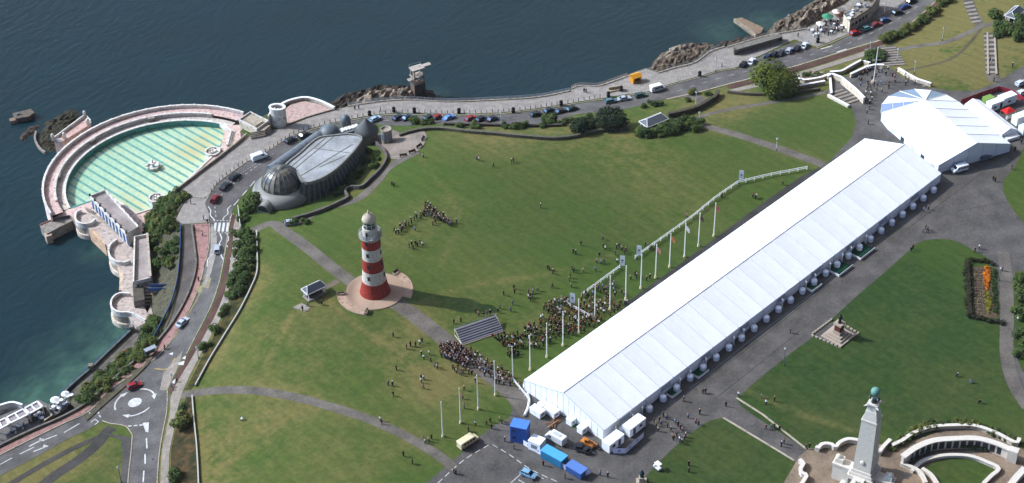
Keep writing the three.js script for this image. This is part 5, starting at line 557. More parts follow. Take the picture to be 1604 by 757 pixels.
{ // round ended marquee
  const W = 24.7, e = 3.3, r = 7.2, b = 5, n = 5, t = thing('round_ended_marquee', 'white marquee with a round end of clear window panels', 'marquee', [157.09, 22, -46.59], THREE.MathUtils.degToRad(113.3));
  for (let i = 0; i < n; i++) for (const s of [0, 1]) { part(t, 'roof_panel', roofPanel(i * b, (i + 1) * b, s ? W : 0, e, W / 2, r), pvcA[(i + s) % 3]); part(t, 'wall_panel', B(b - .1, e, .06, (i + .5) * b, 0, s ? W : 0), Mt.pvcWall); if (!s) part(t, 'window', B(1.6, 2.1, .1, (i + .5) * b, .1, -.05), i % 2 ? mat('#3a4147', { roughness: .2 }) : mat('#b9c0c6', { roughness: .3 })); }
  for (let i = 0; i <= n; i++) for (const s of [0, 1]) part(t, 'roof_beam', bar([i * b, e, s ? W : 0], [i * b, r + .02, W / 2], .1, 4), seamM);
  part(t, 'gable', M([tri([[0, e, 0], [0, e, W], [0, r, W / 2]]), quad([0, 0, 0], [0, 0, W], [0, e, W], [0, e, 0])]), mat('#cfd2d3', { roughness: .6 })); for (let k = 1; k < 5; k++) part(t, 'gable_post', B(.1, lerp(e, r, 1 - Math.abs(k / 5 - .5) * 2), .1, -.05, 0, k * W / 5), mat('#b9bdc0'));
  const clear = new THREE.MeshPhysicalMaterial({ color: new THREE.Color('#8f9aa6'), roughness: .15, transmission: .35, thickness: 0, side: THREE.DoubleSide }), blue = mat('#71809c', { roughness: .25 }), nA = 8, P = k => { const a = -PI / 2 + k / nA * PI; return [n * b + W / 2 * Math.cos(a) , W / 2 + W / 2 * Math.sin(a)]; };
  for (let k = 0; k < nA; k++) { const a = P(k), c = P(k + 1), o = [n * b, W / 2], m = [pvcA[0], blue, pvcA[0], clear, clear, pvcA[1], clear, pvcA[0]][k], s = .992; part(t, m === blue || m === clear ? 'window_panel' : 'roof_panel', tri([[o[0] + .05, r, o[1]], [lerp(a[0], c[0], 1 - s), e, lerp(a[1], c[1], 1 - s)], [lerp(a[0], c[0], s), e, lerp(a[1], c[1], s)]]), m); part(t, 'wall_panel', quad([a[0], 0, a[1]], [c[0], 0, c[1]], [c[0], e, c[1]], [a[0], e, a[1]]), k > 0 && k < 7 ? mat('#8c98a0', { roughness: .25 }) : Mt.pvcWall); part(t, 'roof_beam', bar([o[0], r + .02, o[1]], [a[0], e, a[1]], .13, 4), Mt.whitePaint); part(t, 'upright', bar([a[0], 0, a[1]], [a[0], e, a[1]], .12, 4), Mt.whitePaint); if (m === blue) for (const q of [.25, .5, .75]) part(t, 'window_bar', bar([lerp(o[0], a[0], q), lerp(r, e, q) + .03, lerp(o[1], a[1], q)], [lerp(o[0], c[0], q), lerp(r, e, q) + .03, lerp(o[1], c[1], q)], .07, 4), Mt.whitePaint); }
  part(t, 'floor', flat([...Array.from({ length: nA + 1 }, (_, k) => P(k)), [0, W], [0, 0]], .12), mat('#77706a'));
  const u = thing('narrow_marquee', 'narrow white marquee next to the round ended marquee', 'marquee', [179.0, 22, -62.5], THREE.MathUtils.degToRad(113.9)), w = 5.4, l = 18; for (let i = 0; i < 4; i++) for (const s of [0, 1]) { part(u, 'roof_panel', roofPanel(i * l / 4, (i + 1) * l / 4, s ? w : 0, 2.5, w / 2, 3.8), pvcA[i % 3]); part(u, 'wall_panel', B(l / 4 - .06, 2.5, .05, (i + .5) * l / 4, 0, s ? w : 0), Mt.pvcWall); } for (const x of [0, l]) part(u, 'gable', M([tri([[x, 2.5, 0], [x, 2.5, w], [x, 3.8, w / 2]]), quad([x, 0, 0], [x, 0, w], [x, 2.5, w], [x, 2.5, 0])]), Mt.pvcWall); part(u, 'porch', B(1.6, 1.6, 4.4, -1, 0, 2.9), Mt.whitePaint);
}

// ================================================================ naval memorial
{
  const obTex = tex(256, 6, (u, v) => { const a = .95 + .05 * loopN(u, v, 6, 3) + .03 * (rnd() - .5); return [a, a * .99, a * .97]; }), mx = 114.3, mz = 74.7, st = mat('#cbc3b6', { map: obTex }), t = thing('obelisk_memorial', 'tall pale stone obelisk memorial topped by a green copper globe', 'memorial', [mx, 22, mz], THREE.MathUtils.degToRad(-31));
  const fr = (w0, w1, y0, y1, m = st, nm = 'shaft') => { const g = new THREE.CylinderGeometry(w1 / Math.SQRT2, w0 / Math.SQRT2, y1 - y0, 4, 1).rotateY(PI / 4).translate(0, (y0 + y1) / 2, 0); return part(t, nm, uvMetres(g), m); };
  fr(9, 9, -.5, 1, st, 'plinth'); fr(6.2, 6, 1, 5, st, 'pedestal'); fr(5.4, 5.2, 5, 5.7, st, 'pedestal_moulding'); fr(4.8, 4.6, 5.7, 6.5, st, 'pedestal_moulding'); fr(4.15, 3.45, 6.5, 21, st); fr(3.65, 3.65, 21, 21.4, st, 'cornice'); fr(3.3, 2.5, 21.4, 23.6, st, 'capital'); fr(2.6, 2.3, 23.6, 24, st, 'capital'); fr(2.1, 1.9, 24, 25.6, st, 'capital'); fr(2.5, 2.5, 25.6, 25.9, st, 'cornice');
  for (let k = 0; k < 4; k++) { const a = k * PI / 2; part(t, 'ship_prow', new THREE.ConeGeometry(.55, 1.9, 6).rotateX(PI / 2).translate(0, 25.4, 1.6).rotateY(a + PI / 4), st); part(t, 'buttress', uvMetres(M([B(2.2, 4.6, 4.2, 0, 0, 4.9), B(2.6, .5, 4.6, 0, 4.6, 4.9), B(1.6, 1.2, 1.8, 0, 5.1, 5.8), new THREE.SphereGeometry(.7, 10, 8).translate(0, 6.4, 6.2)]).rotateY(a)), st); for (const x of [-1.8, 0, 1.8]) part(t, 'bronze_panel', B(1.4, 2.6, .12, x, 1.4, 3.12).rotateY(a), Mt.leadDark); part(t, 'carved_crest', new THREE.SphereGeometry(.6, 8, 6).scale(1, 1.2, .35).translate(0, 9, 2.05).rotateY(a), st); }
  part(t, 'globe_bracket', M([Cy(.7, .5, 1.2, 0, 25.9, 0, 10), ...[0, 1, 2, 3].map(k => new THREE.SphereGeometry(.42, 8, 6).scale(.7, 1.6, .7).translate(.95 * Math.cos(k * PI / 2), 27, .95 * Math.sin(k * PI / 2)))]), mat('#2e3a3c', { roughness: .5 })); part(t, 'copper_globe', new THREE.SphereGeometry(1.05, 20, 14).translate(0, 28.9, 0), mat(dim('#6fa596', 0.86), { map: stain, roughness: .6 }));
  structure('memorial_paving', drape([[96.78,73.15],[101.5,64.84],[104.3,61.98],[107.49,62.51],[113.91,59.76],[123.9,62.24],[130.32,59.91],[136.9,57.12],[144.45,56.96],[150.96,61.07],[153.67,64.56],[157.12,71.74],[152.92,93.13],[89.58,96.73]], .12), mat(dim('#a18c74', 0.86), { map: mottle }));
  const wall = (pts, h, lab, th = .6, m = st) => { const s = smooth(pts, .8), o = thing('memorial_wall', lab, 'wall'); part(o, 'wall', wallGeo(s, th, (x, z) => H(x, z) + h, (x, z) => H(x, z)), m); part(o, 'coping', wallGeo(s, th + .3, (x, z) => H(x, z) + h + .22, (x, z) => H(x, z) + h), st); return o; };
  wall([[105.5,62.87],[106.32,63.32],[106.6,62.48],[107.89,61.89],[109.59,62.38],[110.05,63.24],[111.18,61.79],[113.47,60.6],[115.91,61.11]], 1.2, 'scalloped white stone wall between the path end and the obelisk'); wall([[101.19,66.92],[101.88,68.19],[100.85,70.22],[101.25,71.46],[102.06,71.9],[101.03,73.9],[99.72,75.87]], 1.2, 'scalloped white stone wall bordering the central lower lawn'); wall([[119.92,65.27],[121.3,63.42],[123.17,61.37]], 1.5, 'short white stone wall beside the obelisk shaft');
  wall([[123.34,62.86],[125.84,61.46],[129.01,59],[133.27,57.21],[138.48,56.75],[144.1,57.16],[148.31,59.69],[152.27,63.03],[153.22,61.57]], 1.1, 'outer curved white stone wall of the memorial garden'); wall([[126.3,71.08],[129.25,68.09],[133.4,66.57],[137.88,66.31],[141.25,67.05],[143.94,68.81],[146.21,70.95],[143.9,73.32],[141.61,75.67]], .8, 'curved white stone wall around the sunken memorial lawn'); wall([[128.79,70.35],[130.41,72.45],[131.26,75.31]], .8, 'short curved wall leading down into the memorial garden', .6); wall([[124.31,68.54],[127.96,71.55],[128.67,75.22]], 1, 'angled white stone wall between the obelisk and the panel screen'); wall([[151.81,71.97],[149.04,74.92],[146.97,77.46]], 1.6, 'white stone wall end pier at the memorial garden gate', 1.2);
  const s = smooth([[124.42,68.75],[128.25,65.77],[132.5,63.81],[137.05,63.34],[142.94,63.55],[146.96,65.37],[150.06,67.78]], .5), o = thing('memorial_screen', 'curved white stone screen with a row of dark bronze panels', 'screen wall'); part(o, 'wall', wallGeo(s, .7, (x, z) => H(x, z) + 3, (x, z) => H(x, z)), st); part(o, 'coping', wallGeo(s, 1.5, (x, z) => H(x, z) + 3.3, (x, z) => H(x, z) + 3), st);
  const q = resample(s, 1.65); q.forEach((p, i) => { if (i && i < q.length - 1) part(o, 'bronze_panel', B(1.2, 2.2, .2, 0, 0, .32, p[2]).translate(p[0] - .0, H(p[0], p[1]) + .5, p[1]), mat('#262a2c', { roughness: .5 })); }); part(o, 'end_pier', M([B(2.2, 3.6, 1.8, q.at(-1)[0], H(q.at(-1)[0], q.at(-1)[1]), q.at(-1)[1], -.5)]), st);
  structure('lawn', drape(smooth([[129.58,69.34],[133.56,67.2],[137.79,66.73],[141.16,67.47],[143.84,69.22],[145.59,71.13],[143.28,73.5],[139.81,77.21],[132.43,77.96],[130.82,71.85],[129.58,69.34]], 1), .16), lawnMat);
}
{ // statue on stepped pedestal
  const p = [[117.53,22.42]][0], t = thing('bronze_statue', 'dark bronze standing figure on a stepped stone and red granite pedestal', 'statue', onG(p), PI / 4), st = mat(dim('#c2b29f', 0.86), { map: stain }); [[6.2, .4], [4.8, .8], [3.6, 1.2]].forEach(([w, y], i) => part(t, 'step', B(w, .4, w, 0, y - .4, 0), st)); part(t, 'pedestal', B(2.1, .9, 2.1, 0, 1.2, 0), st); part(t, 'granite_die', B(1.7, 1.9, 1.7, 0, 2.1, 0), mat(dim('#6e3f37', 0.86), { map: stain })); part(t, 'cap', B(2.3, .45, 2.3, 0, 4, 0), st);
  part(t, 'figure', M([lathe([[.5, 0], [.42, .2], [.36, .9], [.45, 1.5], [.5, 2], [.28, 2.25], [.16, 2.35], [.22, 2.5], [.24, 2.7], [.12, 2.85], [0, 2.9]], 10), bar([.42, 1.9, 0], [.7, 1.1, .3], .13), bar([-.42, 1.9, 0], [-.6, 1.2, .1], .13), bar([.7, 1.1, .3], [.75, 0, .35], .06)]).translate(0, 4.45, 0), mat('#1d2322', { roughness: .5, metalness: .3 }));
  structure('statue_apron', drape([[111.15,22.18],[116.38,16.65],[122.69,21.38],[117.29,26.81]], .1), mat('#57544f', { map: mottle })); for (const e of [[[111.46,21.2],[116.78,16.16]], [[111.15,22.18],[117.29,26.81],[122.65,21.62],[119.16,17.51]]]) single('low_chain_kerb', e.length > 2 ? 'low stone kerb around the grass side of the statue apron' : 'row of pale kerb blocks on the tarmac side of the statue', 'kerb', M(resample(e, 1.1).map(k => B(.7, .4, .4, k[0], H(k[0], k[1]) + .05, k[1], k[2]))), Mt.stonePale);
}

// ================================================================ plants
const leafM = new THREE.MeshPhysicalMaterial({ vertexColors: true, roughness: .9, specularIntensity: .2, side: THREE.DoubleSide });
function foliage(rx, ry, rz, n, leaf, seed, tint = [.035, .055, .016], lumps = 7, cy = null, tight = 1) {
  const r = mulberry(seed), pos = [], col = [], L = []; const c0 = cy ?? ry * .8;
  for (let i = 0; i < lumps; i++) { const a = r() * 6.283, b = r() * 2 - .7, k = i ? (.55 + .15 * r()) * tight : 0; L.push([Math.cos(a) * k * rx, c0 + b * .45 * ry * (i ? 1 : 0), Math.sin(a) * k * rz, (i ? (.42 + .25 * r()) * (tight < 1 ? 1.15 : 1) : .72), .8 + .45 * r()]); }
  const v = new THREE.Vector3(), u = new THREE.Vector3(), w = new THREE.Vector3();
  for (let i = 0; i < n; i++) {
    const l = L[Math.floor(r() * lumps)]; v.set(r() * 2 - 1, r() * 2 - 1, r() * 2 - 1); if (v.lengthSq() > 1) { i--; continue; } v.normalize(); const q = l[3] * (.72 + .32 * r());
    const p = [l[0] + v.x * rx * q, Math.max(.05, l[1] + v.y * ry * q), l[2] + v.z * rz * q]; v.x += r() - .5; v.y += r() * .8; v.z += r() - .5; v.normalize();
    u.set(r() - .5, r() - .5, r() - .5).cross(v).normalize(); w.crossVectors(v, u); const s = leaf * (.6 + .8 * r()), g = l[4] * (.7 + .6 * r()), c = [tint[0] * g * .8 * (.85 + .4 * r()), tint[1] * g * .8, tint[2] * g * .8];
    for (const [a, b] of [[-1, -.6], [1, -.4], [.2, 1], [-1, -.6], [.2, 1], [-.9, .7]]) { pos.push(p[0] + (u.x * a + w.x * b) * s, p[1] + (u.y * a + w.y * b) * s, p[2] + (u.z * a + w.z * b) * s); col.push(...c); }
  }
  const g = new THREE.BufferGeometry(); g.setAttribute('position', new THREE.Float32BufferAttribute(pos, 3)); g.setAttribute('color', new THREE.Float32BufferAttribute(col, 3)); g.computeVertexNormals(); return g;
}
const stemG = M([bar([0, -.3, 0], [.1, 1, 0], .09), bar([.1, .5, 0], [.5, 1.2, .2], .06), bar([.05, .5, 0], [-.4, 1.1, -.3], .06)]), bark = mat('#4d4031', { map: speck });
const bushV = [foliage(1.7, 1.25, 1.6, 620, .17, 21, [.058, .092, .02]), foliage(1.5, 1.15, 1.7, 560, .17, 22, [.066, .098, .022]), foliage(1.9, 1.1, 1.4, 620, .17, 23, [.048, .074, .02]), foliage(1.6, 1.2, 1.6, 560, .17, 24, [.085, .1, .022])];
function bush(p, s, lab, v = 0, y, group) { const t = thing('shrub', lab, 'shrub', [p[0], (y ?? H(p[0], p[1])), p[1]], rnd() * 6, group); t.scale.setScalar(s); part(t, 'foliage', bushV[v % 4], leafM); part(t, 'stem', stemG, bark); return t; }
const hedgeRow = 'dark rounded shrub in the dense row between cycle lane and lawn';
[[-37.44,-32.25],[-36.26,-28.45],[-38.05,-28.09],[-36.14,-24.19],[-38.12,-24.01],[-36.04,-20.13],[-38.15,-19.49],[-36.08,-15.62],[-38.36,-15.1],[-36.47,-11.3],[-38.63,-11.31],[-36.78,-7.82]].forEach((p, i) => bush(p, 1.36 + .2 * rnd(), hedgeRow, i % 3, undefined, 'dense shrub row beside the road'));
[[[[-38.94,-6.49]][0], 1.25, 'rounded shrub at the lower end of the dense roadside row'], [[[-40.01,-0.65]][0], .95, 'first detached round shrub below the dense roadside row'], [[[-40.91,0.69]][0], .65, 'small shrub touching the first detached roadside shrub'], [[[-42.02,5.93]][0], 1.15, 'second detached round shrub on the roadside verge'], [[[-44.06,11.89]][0], 1.1, 'third detached round shrub on the verge beside a lamp post'], [[[-47.13,33.88]][0], .8, 'small shrub just below the lawn path end'], [[[-46.43,39.98]][0], 1.7, 'largest round shrub on the brown verge by the roundabout arm'], [[[-45.89,58.32]][0], 1.3, 'dark shrub at the lower end of the brown verge']].forEach(([p, s, l], i) => bush(p, s, l, i + 1));
[[[[-38.63,-48.44]][0], 2.1, 'large dark shrub beside the domed building entrance'], [[[-40.14,-42.39]][0], 1.1, 'shrub beside the zebra crossing'], [[[-40.71,-34.97]][0], 1.0, 'shrub in front of the lawn gate'], [[[-25.17,-35.98]][0], 1, 'dark shrub beside the entrance path of the domed building'], [[[-21.52,-35.58]][0], .9, 'second dark shrub beside the domed building entrance path']].forEach(([p, s, l], i) => bush(p, s, l, i % 3));
[[-8.83,-66.92],[-7.45,-62.92],[-6.55,-67.29],[-10.47,-56.92],[-9.12,-59.33],[-3.83,-63.17],[-3.08,-66.96],[-13.8,-51.38],[-12.12,-53.81],[-5.84,-71.83]].forEach((p, i) => bush(p, .7 + .5 * rnd(), 'rough shrub in the sunken bank beside the domed building', i + (i % 2 ? 3 : 0), undefined, 'bank shrubs beside the domed building'));
[[7.36,-90.11],[9.76,-88.71],[12.27,-89.23],[21.15,-84.21],[25.99,-83.05],[34.65,-82.48],[37.53,-81.67],[40.42,-82.16],[46.2,-82.43],[49.14,-84.2],[52.02,-83.83],[54.05,-86.16],[47.95,-89.86],[58.27,-85.35],[60.82,-86.07]].forEach((p, i) => bush(p, .75 + .5 * rnd(), 'low shrub on the grassy bank below the long mossy wall', i % 3, undefined, 'shrubs on the grassy bank'));
[[75.76,-72.4],[77.94,-71.39],[80.22,-71.67],[82.55,-72.38],[84.92,-73.53],[87.31,-74.67],[89.7,-75.81],[92,-77.86],[91.49,-74.81],[84.51,-77.16],[86.86,-77.88],[89.27,-79.04]].forEach((p, i) => bush(p, 1.1 + .5 * rnd(), 'dark shrub in the clump around the tiled shelter', (i * 2) % 3, undefined, 'shrub clump around the shelter'));
[[78.02,-95.34],[80.14,-97.14],[81.97,-95.54],[93.54,-102.85],[91.62,-97.8],[98.28,-100.91]].forEach((p, i) => bush(p, .7 + .3 * rnd(), 'scrubby bush on the dry bank above the seafront road', i % 4, undefined, 'bushes on the dry bank'));
[[159.38,-133.78],[161.84,-135.76],[164.2,-137.17],[166.45,-138.06],[168.82,-140.46],[171.1,-142.39],[173.41,-145.4],[175.52,-147.43],[177.87,-150.46],[180.08,-152.88],[182.68,-157.05],[185.22,-159.02],[187.6,-162.12]].forEach((p, i) => bush(p, 1 + .5 * rnd(), 'yellowish shrub in the hedge line along the upper road', [3, 3, 1, 3][i % 4], undefined, 'hedge along the upper road'));
[[152.59,-120.48],[154.8,-123.39],[155.6,-119.4],[150.76,-117.39],[153.74,-116.29]].forEach((p, i) => bush(p, 1.2 + .3 * rnd(), 'dark shrub beside the flight of pale steps', i % 3, undefined, 'shrubs beside the steps'));
[[196.32,-139.35],[195.81,-132.44],[196.01,-128.41],[198.04,-126.87],[201.16,-127.99],[203.71,-133.09],[193.67,-127.12],[199.24,-123.69]].forEach((p, i) => bush(p, 1.5 + .4 * rnd(), 'dark shrub around the shelter above the long steps', i % 3, undefined, 'shrubs around the upper shelter'));
[[168.08,1.9],[167.68,6.14],[167.1,9.79],[164.85,14.87],[165.51,17.43],[163.01,24.83],[162.73,28.48],[161.2,32.04]].forEach((p, i) => bush(p, 1.1 + .4 * rnd(), 'dark shrub in the bed beside the flower bed path', i % 3, undefined, 'bed beside the pale path'));
// cliff scrub
{ const r = mulberry(91), c = cliffPts.filter(p => p[3] < .42 || (p[3] > .6 && p[3] < .97)); for (let i = 0; i < 210; i++) { const p = c[Math.floor(r() * c.length)]; if (p[3] > .6 && p[4] < .25) continue; bush([p[0], p[2]], .6 + .75 * r(), p[3] < .5 ? 'scrubby bush clinging to the cliff between lido and ramp' : 'bush on the slope between the curved parapet and lower promenade', i % 4, p[1] - .5, p[3] < .5 ? 'scrub on the cliff' : 'bushes on the lower slope'); } }
// memorial beds
const beds = [[[[123.44,63.07],[126,60.61],[128.03,59.4]], 'grey green shrub in the memorial bed closest to the obelisk', 1], [[[128.8,58.57],[130.84,57.34],[132.85,56.33]], 'yellowish shrub in the outer memorial bed', 3], [[[134.14,55.94],[136.32,55.58],[138.47,55.44]], 'dark reddish shrub in the outer memorial bed', 2], [[[140.56,55.52],[142.61,55.81],[144.3,56.3]], 'pale green shrub in the outer memorial bed', 3], [[[145.94,57.01],[147.48,58.15],[148.71,59.27],[150.48,60.62],[151.94,61.96]], 'grey shrub at the gate end of the outer memorial bed', 1], [[[126.32,66.53],[128.42,64.93],[130.44,63.74]], 'low shrub tucked behind the bronze panel screen', 0], [[[134.92,62.2],[137.03,62.07],[139.94,62.38],[141.95,62.66],[145.54,63.85]], 'small shrub behind the middle of the bronze panel screen', 2]];
for (const [ps, l, v] of beds) resample(ps, 1.6).forEach((p, i) => bush(p, .65 + .25 * rnd(), l, v, undefined, 'memorial bed: ' + l.split(' ').slice(0, 2).join(' ')));
function tree(p, h, rx, ry, lab, tint, seed, n = 5200) {
  const t = thing('broadleaf_tree', lab, 'tree', onG(p)), cy = h - ry; const limbs = [bar([0, -.5, 0], [0, h * .55, 0], .32, 8)]; const r = mulberry(seed); for (let i = 0; i < 7; i++) { const a = i * .9 + r(); limbs.push(bar([0, h * (.2 + .25 * r()), 0], [Math.cos(a) * rx * .6, cy + (r() - .3) * ry * .7, Math.sin(a) * rx * .6], .13, 5)); }
  part(t, 'trunk', M(limbs), bark); part(t, 'crown', foliage(rx, ry, rx, n, .26, seed, tint, 22, cy, .82), leafM); return t;
}
tree([[118.11,-98.89]][0], 9.2, 6.9, 4.6, 'big round bright green tree by the seafront road and white steps', [.085, .108, .016], 201, 8200);
tree([[66.56,-79.06]][0], 6, 4.4, 2.9, 'wide dark evergreen tree above the mossy wall', [.022, .034, .013], 202, 3600); tree([[56.65,-75.56]][0], 4.6, 2.4, 2.2, 'narrow dark evergreen tree beside the mossy wall', [.02, .032, .012], 203, 2000); tree([[59.93,-80.18]][0], 3.4, 2.6, 1.7, 'low dark tree between the two evergreens', [.03, .042, .015], 204, 1600); tree([[49.03,-86.97]][0], 3, 1.6, 1.5, 'small green tree beside the parked seafront cars', [.045, .065, .018], 205, 1100);
// hedge and flower bed
{
  const hm = (pts, lab, w = 1.4) => { const t = thing('clipped_hedge', lab, 'hedge'), s = resample(pts, 1.2), gs = s.map((p, i) => foliage(.95, .8, w * .6, 120, .14, 400 + i, [.028, .034, .012], 3, .6).rotateY(p[2]).translate(p[0], H(p[0], p[1]), p[1])); part(t, 'foliage', M(gs), leafM); part(t, 'branches', wallGeo(s.map(p => [p[0], p[1]]), w * .5, (x, z) => H(x, z) + .9, (x, z) => H(x, z)), mat('#2a2418')); };
  hm([[156.33,-5.86],[154.42,4.08],[152.07,15.94]], 'long clipped hedge on the lawn side of the flower bed', 2.2); hm([[158.03,-6.63],[160.65,-6.25],[162.8,-5.35]], 'short clipped hedge at the plaza end of the flower bed'); hm([[151.96,16.44],[155.85,17.84],[159.56,19.23]], 'clipped hedge at the lower end of the flower bed');
  const soil = pave('flower_bed_soil', [[157.53,-4.44],[162.75,-3.71],[158.76,17.19],[153.31,15.47]], mat('#5a4a38', { map: speck }), .12); const fl = (poly, c, lab, n, sc) => { const r = mulberry(77), t = thing('flower_planting', lab, 'flowers'), gs = []; let k = 0; while (gs.length < n && k++ < 5000) { const b = poly.reduce((a, p) => [Math.min(a[0], p[0]), Math.max(a[1], p[0]), Math.min(a[2], p[1]), Math.max(a[3], p[1])], [1e9, -1e9, 1e9, -1e9]), x = lerp(b[0], b[1], r()), z = lerp(b[2], b[3], r()); if (!inside(poly, x, z)) continue; gs.push(foliage(.4, .3, .4, 14, .13, gs.length, c, 2, .25).translate(x, H(x, z) + .12, z)); } part(t, 'blossom', M(gs), leafM); t.userData.kind = 'stuff'; };
  fl([[160.64,-4.06],[161.91,-3.74],[160.64,1.63],[158.7,6.35],[158.5,3.69],[159.66,-0.56]], [.55, .16, .008], 'bright orange flowers massed in the rectangular bed', 110); fl([[158.21,6.33],[159.48,5.85],[158.51,12.08],[157.02,15.61],[157,11.51]], [.19, .18, .02], 'yellow flowers massed at the lower end of the bed', 70); fl([[162.08,-3.73],[163.16,-2.6],[159.4,15.18],[158.23,14.63]], [.035, .06, .015], 'green foliage planting along the path edge of the bed', 110);
  const rows = [[157.72,-3.07],[159.82,-2.72],[153.97,14.73],[155.85,15.06]]; for (let i = 0; i < 17; i++) { const a = [lerp(rows[0][0], rows[2][0], i / 16), lerp(rows[0][1], rows[2][1], i / 16)], b = [lerp(rows[1][0], rows[3][0], i / 16), lerp(rows[1][1], rows[3][1], i / 16)]; part(soil, 'planting_row', M(resample([a, b], .6).map((p, k) => foliage(.3, .25, .25, 9, .12, 900 + i * 7 + k, [.2, .17, .11], 2, .2).translate(p[0], H(p[0], p[1]) + .12, p[1]))), leafM); }
}

// ================================================================ poles, lamps, fences, bollards
{
  const t = thing('flagpole', 'tall white flagpole in the row between the lawn and long marquee', 'flagpole', [0, 0, 0], 0, 'bare flagpoles along the long marquee'); part(t, 'pole', Cy(.17, .09, 11, 0, 0, 0, 8), mat('#d9d4c6', { roughness: .5 })); part(t, 'base', Cy(.34, .28, .7, 0, 0, 0, 8), mat('#c9b98f')); part(t, 'truck', new THREE.SphereGeometry(.16, 8, 6).translate(0, 11.08, 0), mat('#d9d4c6'));
  const ps = [[18.7,55.49],[22.87,50.93],[27.06,46.31],[31.19,41.38],[35.55,36.14],[39.82,32.26],[44.08,27.61],[48.28,23.29],[52.44,18.61],[56.79,13],[60.88,9.59],[65.2,5.74],[69.43,1.37],[73.6,-2.81],[77.69,-7.18],[82.03,-11.39],[86.21,-15.81],[90.81,-20.13]], fl = { 13: ['pink and white', '#c9837c'], 14: ['orange and white', '#c0794a'], 15: ['white', '#dcdad4'], 16: ['dark', '#5a3f3f'], 17: ['red and white', '#a5594f'] };
  ps.forEach((p, i) => { const o = i ? dup(t, onG(p), rr(0, 6)) : t; if (!i) o.position.set(...onG(p)); o.rotation.z = (rnd() - .5) * .012; if (fl[i]) { o.userData.label = `tall flagpole flying a limp ${fl[i][0]} flag beside the long marquee`; delete o.userData.group; o.rotation.y = 0; const vs = []; for (let a = 0; a < 5; a++) for (let b = 0; b < 4; b++) { const P = (u, v) => [.12 + u * .2, 10.6 - v * .36 - u * .3, .13 * Math.sin(u * 1.9 + v * .5)]; vs.push(P(a, b), P(a, b + 1), P(a + 1, b + 1), P(a, b), P(a + 1, b + 1), P(a + 1, b)); } part(o, 'flag', tri(vs), mat(fl[i][1])); } });
  const ban = (p, lab) => { const b = thing('feather_banner', lab, 'banner', onG(p), -.3); part(b, 'pole', Cy(.05, .04, 4.6, 0, 0, 0, 6), Mt.steel); part(b, 'banner_cloth', B(1.25, 3.3, .03, .66, 1.2, 0), Mt.whitePaint); part(b, 'emblem', M([new THREE.CylinderGeometry(.3, .3, .02, 14).rotateX(PI / 2).translate(.66, 2.9, .03), B(.7, .1, .02, .66, 2.2, .03)]), mat('#49536f')); part(b, 'foot', Cy(.4, .35, .15, 0, 0, 0, 8), Mt.black); };
  ban([[50.72,7.9]][0], 'white upright banner with dark emblem at the crowd end of the fence'); ban([[64.54,-7.15]][0], 'white upright banner with dark emblem where the fence has its gap'); ban([[69.24,-11.32]][0], 'white upright banner with dark emblem at the start of the long fence'); ban([[100.47,-44.52]][0], 'white upright banner with dark emblem at the bend of the long fence');
  const fence = (pts, lab) => { const f = thing('white_rail_fence', lab, 'fence'), s = resample(pts, 2.6); s.forEach(p => part(f, 'post', B(.16, 1.3, .16, p[0], H(p[0], p[1]), p[1], p[2]), Mt.whitePaint)); for (let i = 0; i + 1 < s.length; i++) for (const y of [.55, 1.05]) part(f, 'rail', wallGeo([s[i], s[i + 1]].map(p => [p[0], p[1]]), .1, (x, z) => H(x, z) + y + .16, (x, z) => H(x, z) + y), Mt.whitePaint); };
  fence([[53.86,4.13],[64.54,-7.15]], 'short white two rail fence running through the crowd'); fence([[68.88,-11.06],[77.27,-19.6],[85.91,-28.4],[92.95,-36.74],[100.03,-43.9]], 'long white two rail fence on the big lawn'); fence([[100.03,-43.9],[110.45,-47.67],[120.65,-50.44]], 'white two rail fence running from the bend to the path'); fence([[50.22,7.88],[56.36,13.49]], 'short white fence set square to the crowd fence'); fence([[35.76,36.85],[38.32,41.56],[39.5,44.33]], 'low white fence at the marquee corner by the crowd');
  const bollT = thing('bollard', 'black bollard in the line along the seafront promenade kerb', 'bollard', [0, 0, 0], 0, 'bollards along the promenade'); part(bollT, 'post', lathe([[.14, 0], [.14, .1], [.1, .14], [.09, .85], [.13, .9], [.13, .98], [.06, 1.08], [0, 1.1]], 8), mat('#2d2e2f')); let first = true;
  for (const l of [smooth([[-51.1,-58.15],[-48.97,-63.76],[-43.48,-71.83],[-36.57,-78.79],[-31.07,-86],[-25.97,-90.11],[-18.4,-93.72],[-10.67,-96.22],[-2.87,-98.17],[7.02,-98.23],[16.92,-97.8],[32.75,-97.11],[46.69,-101.16],[57.78,-104.11],[64.87,-105.81]], 1)]) resample(l, 1.75).forEach(p => { const q = onG([p[0], p[1]], .1); if (first) { bollT.position.set(...q); first = false; } else dup(bollT, q, 0); });
  const bin = thing('litter_bin', 'black litter bin on the seafront promenade beside the bollards', 'litter bin', [0, 0, 0], 0, 'litter bins along the promenade'); part(bin, 'body', lathe([[.5, 0], [.55, .2], [.55, 1.3], [.6, 1.35], [.6, 1.5], [.3, 1.9], [0, 2]], 12), mat('#141516')); part(bin, 'band', new THREE.TorusGeometry(.57, .04, 4, 14).rotateX(PI / 2).translate(0, 1.2, 0), mat('#6d6b58')); [[-6.94,-96.69],[0.46,-98.91],[6.82,-98.23],[20.68,-97.44],[37.49,-96.51],[52.48,-101.56],[67.47,-105.86],[97.17,-116.24],[138.09,-136.82],[71.71,-109.31]].forEach((p, i) => i ? dup(bin, onG(p, .1), 0) : bin.position.set(...onG(p, .1)));
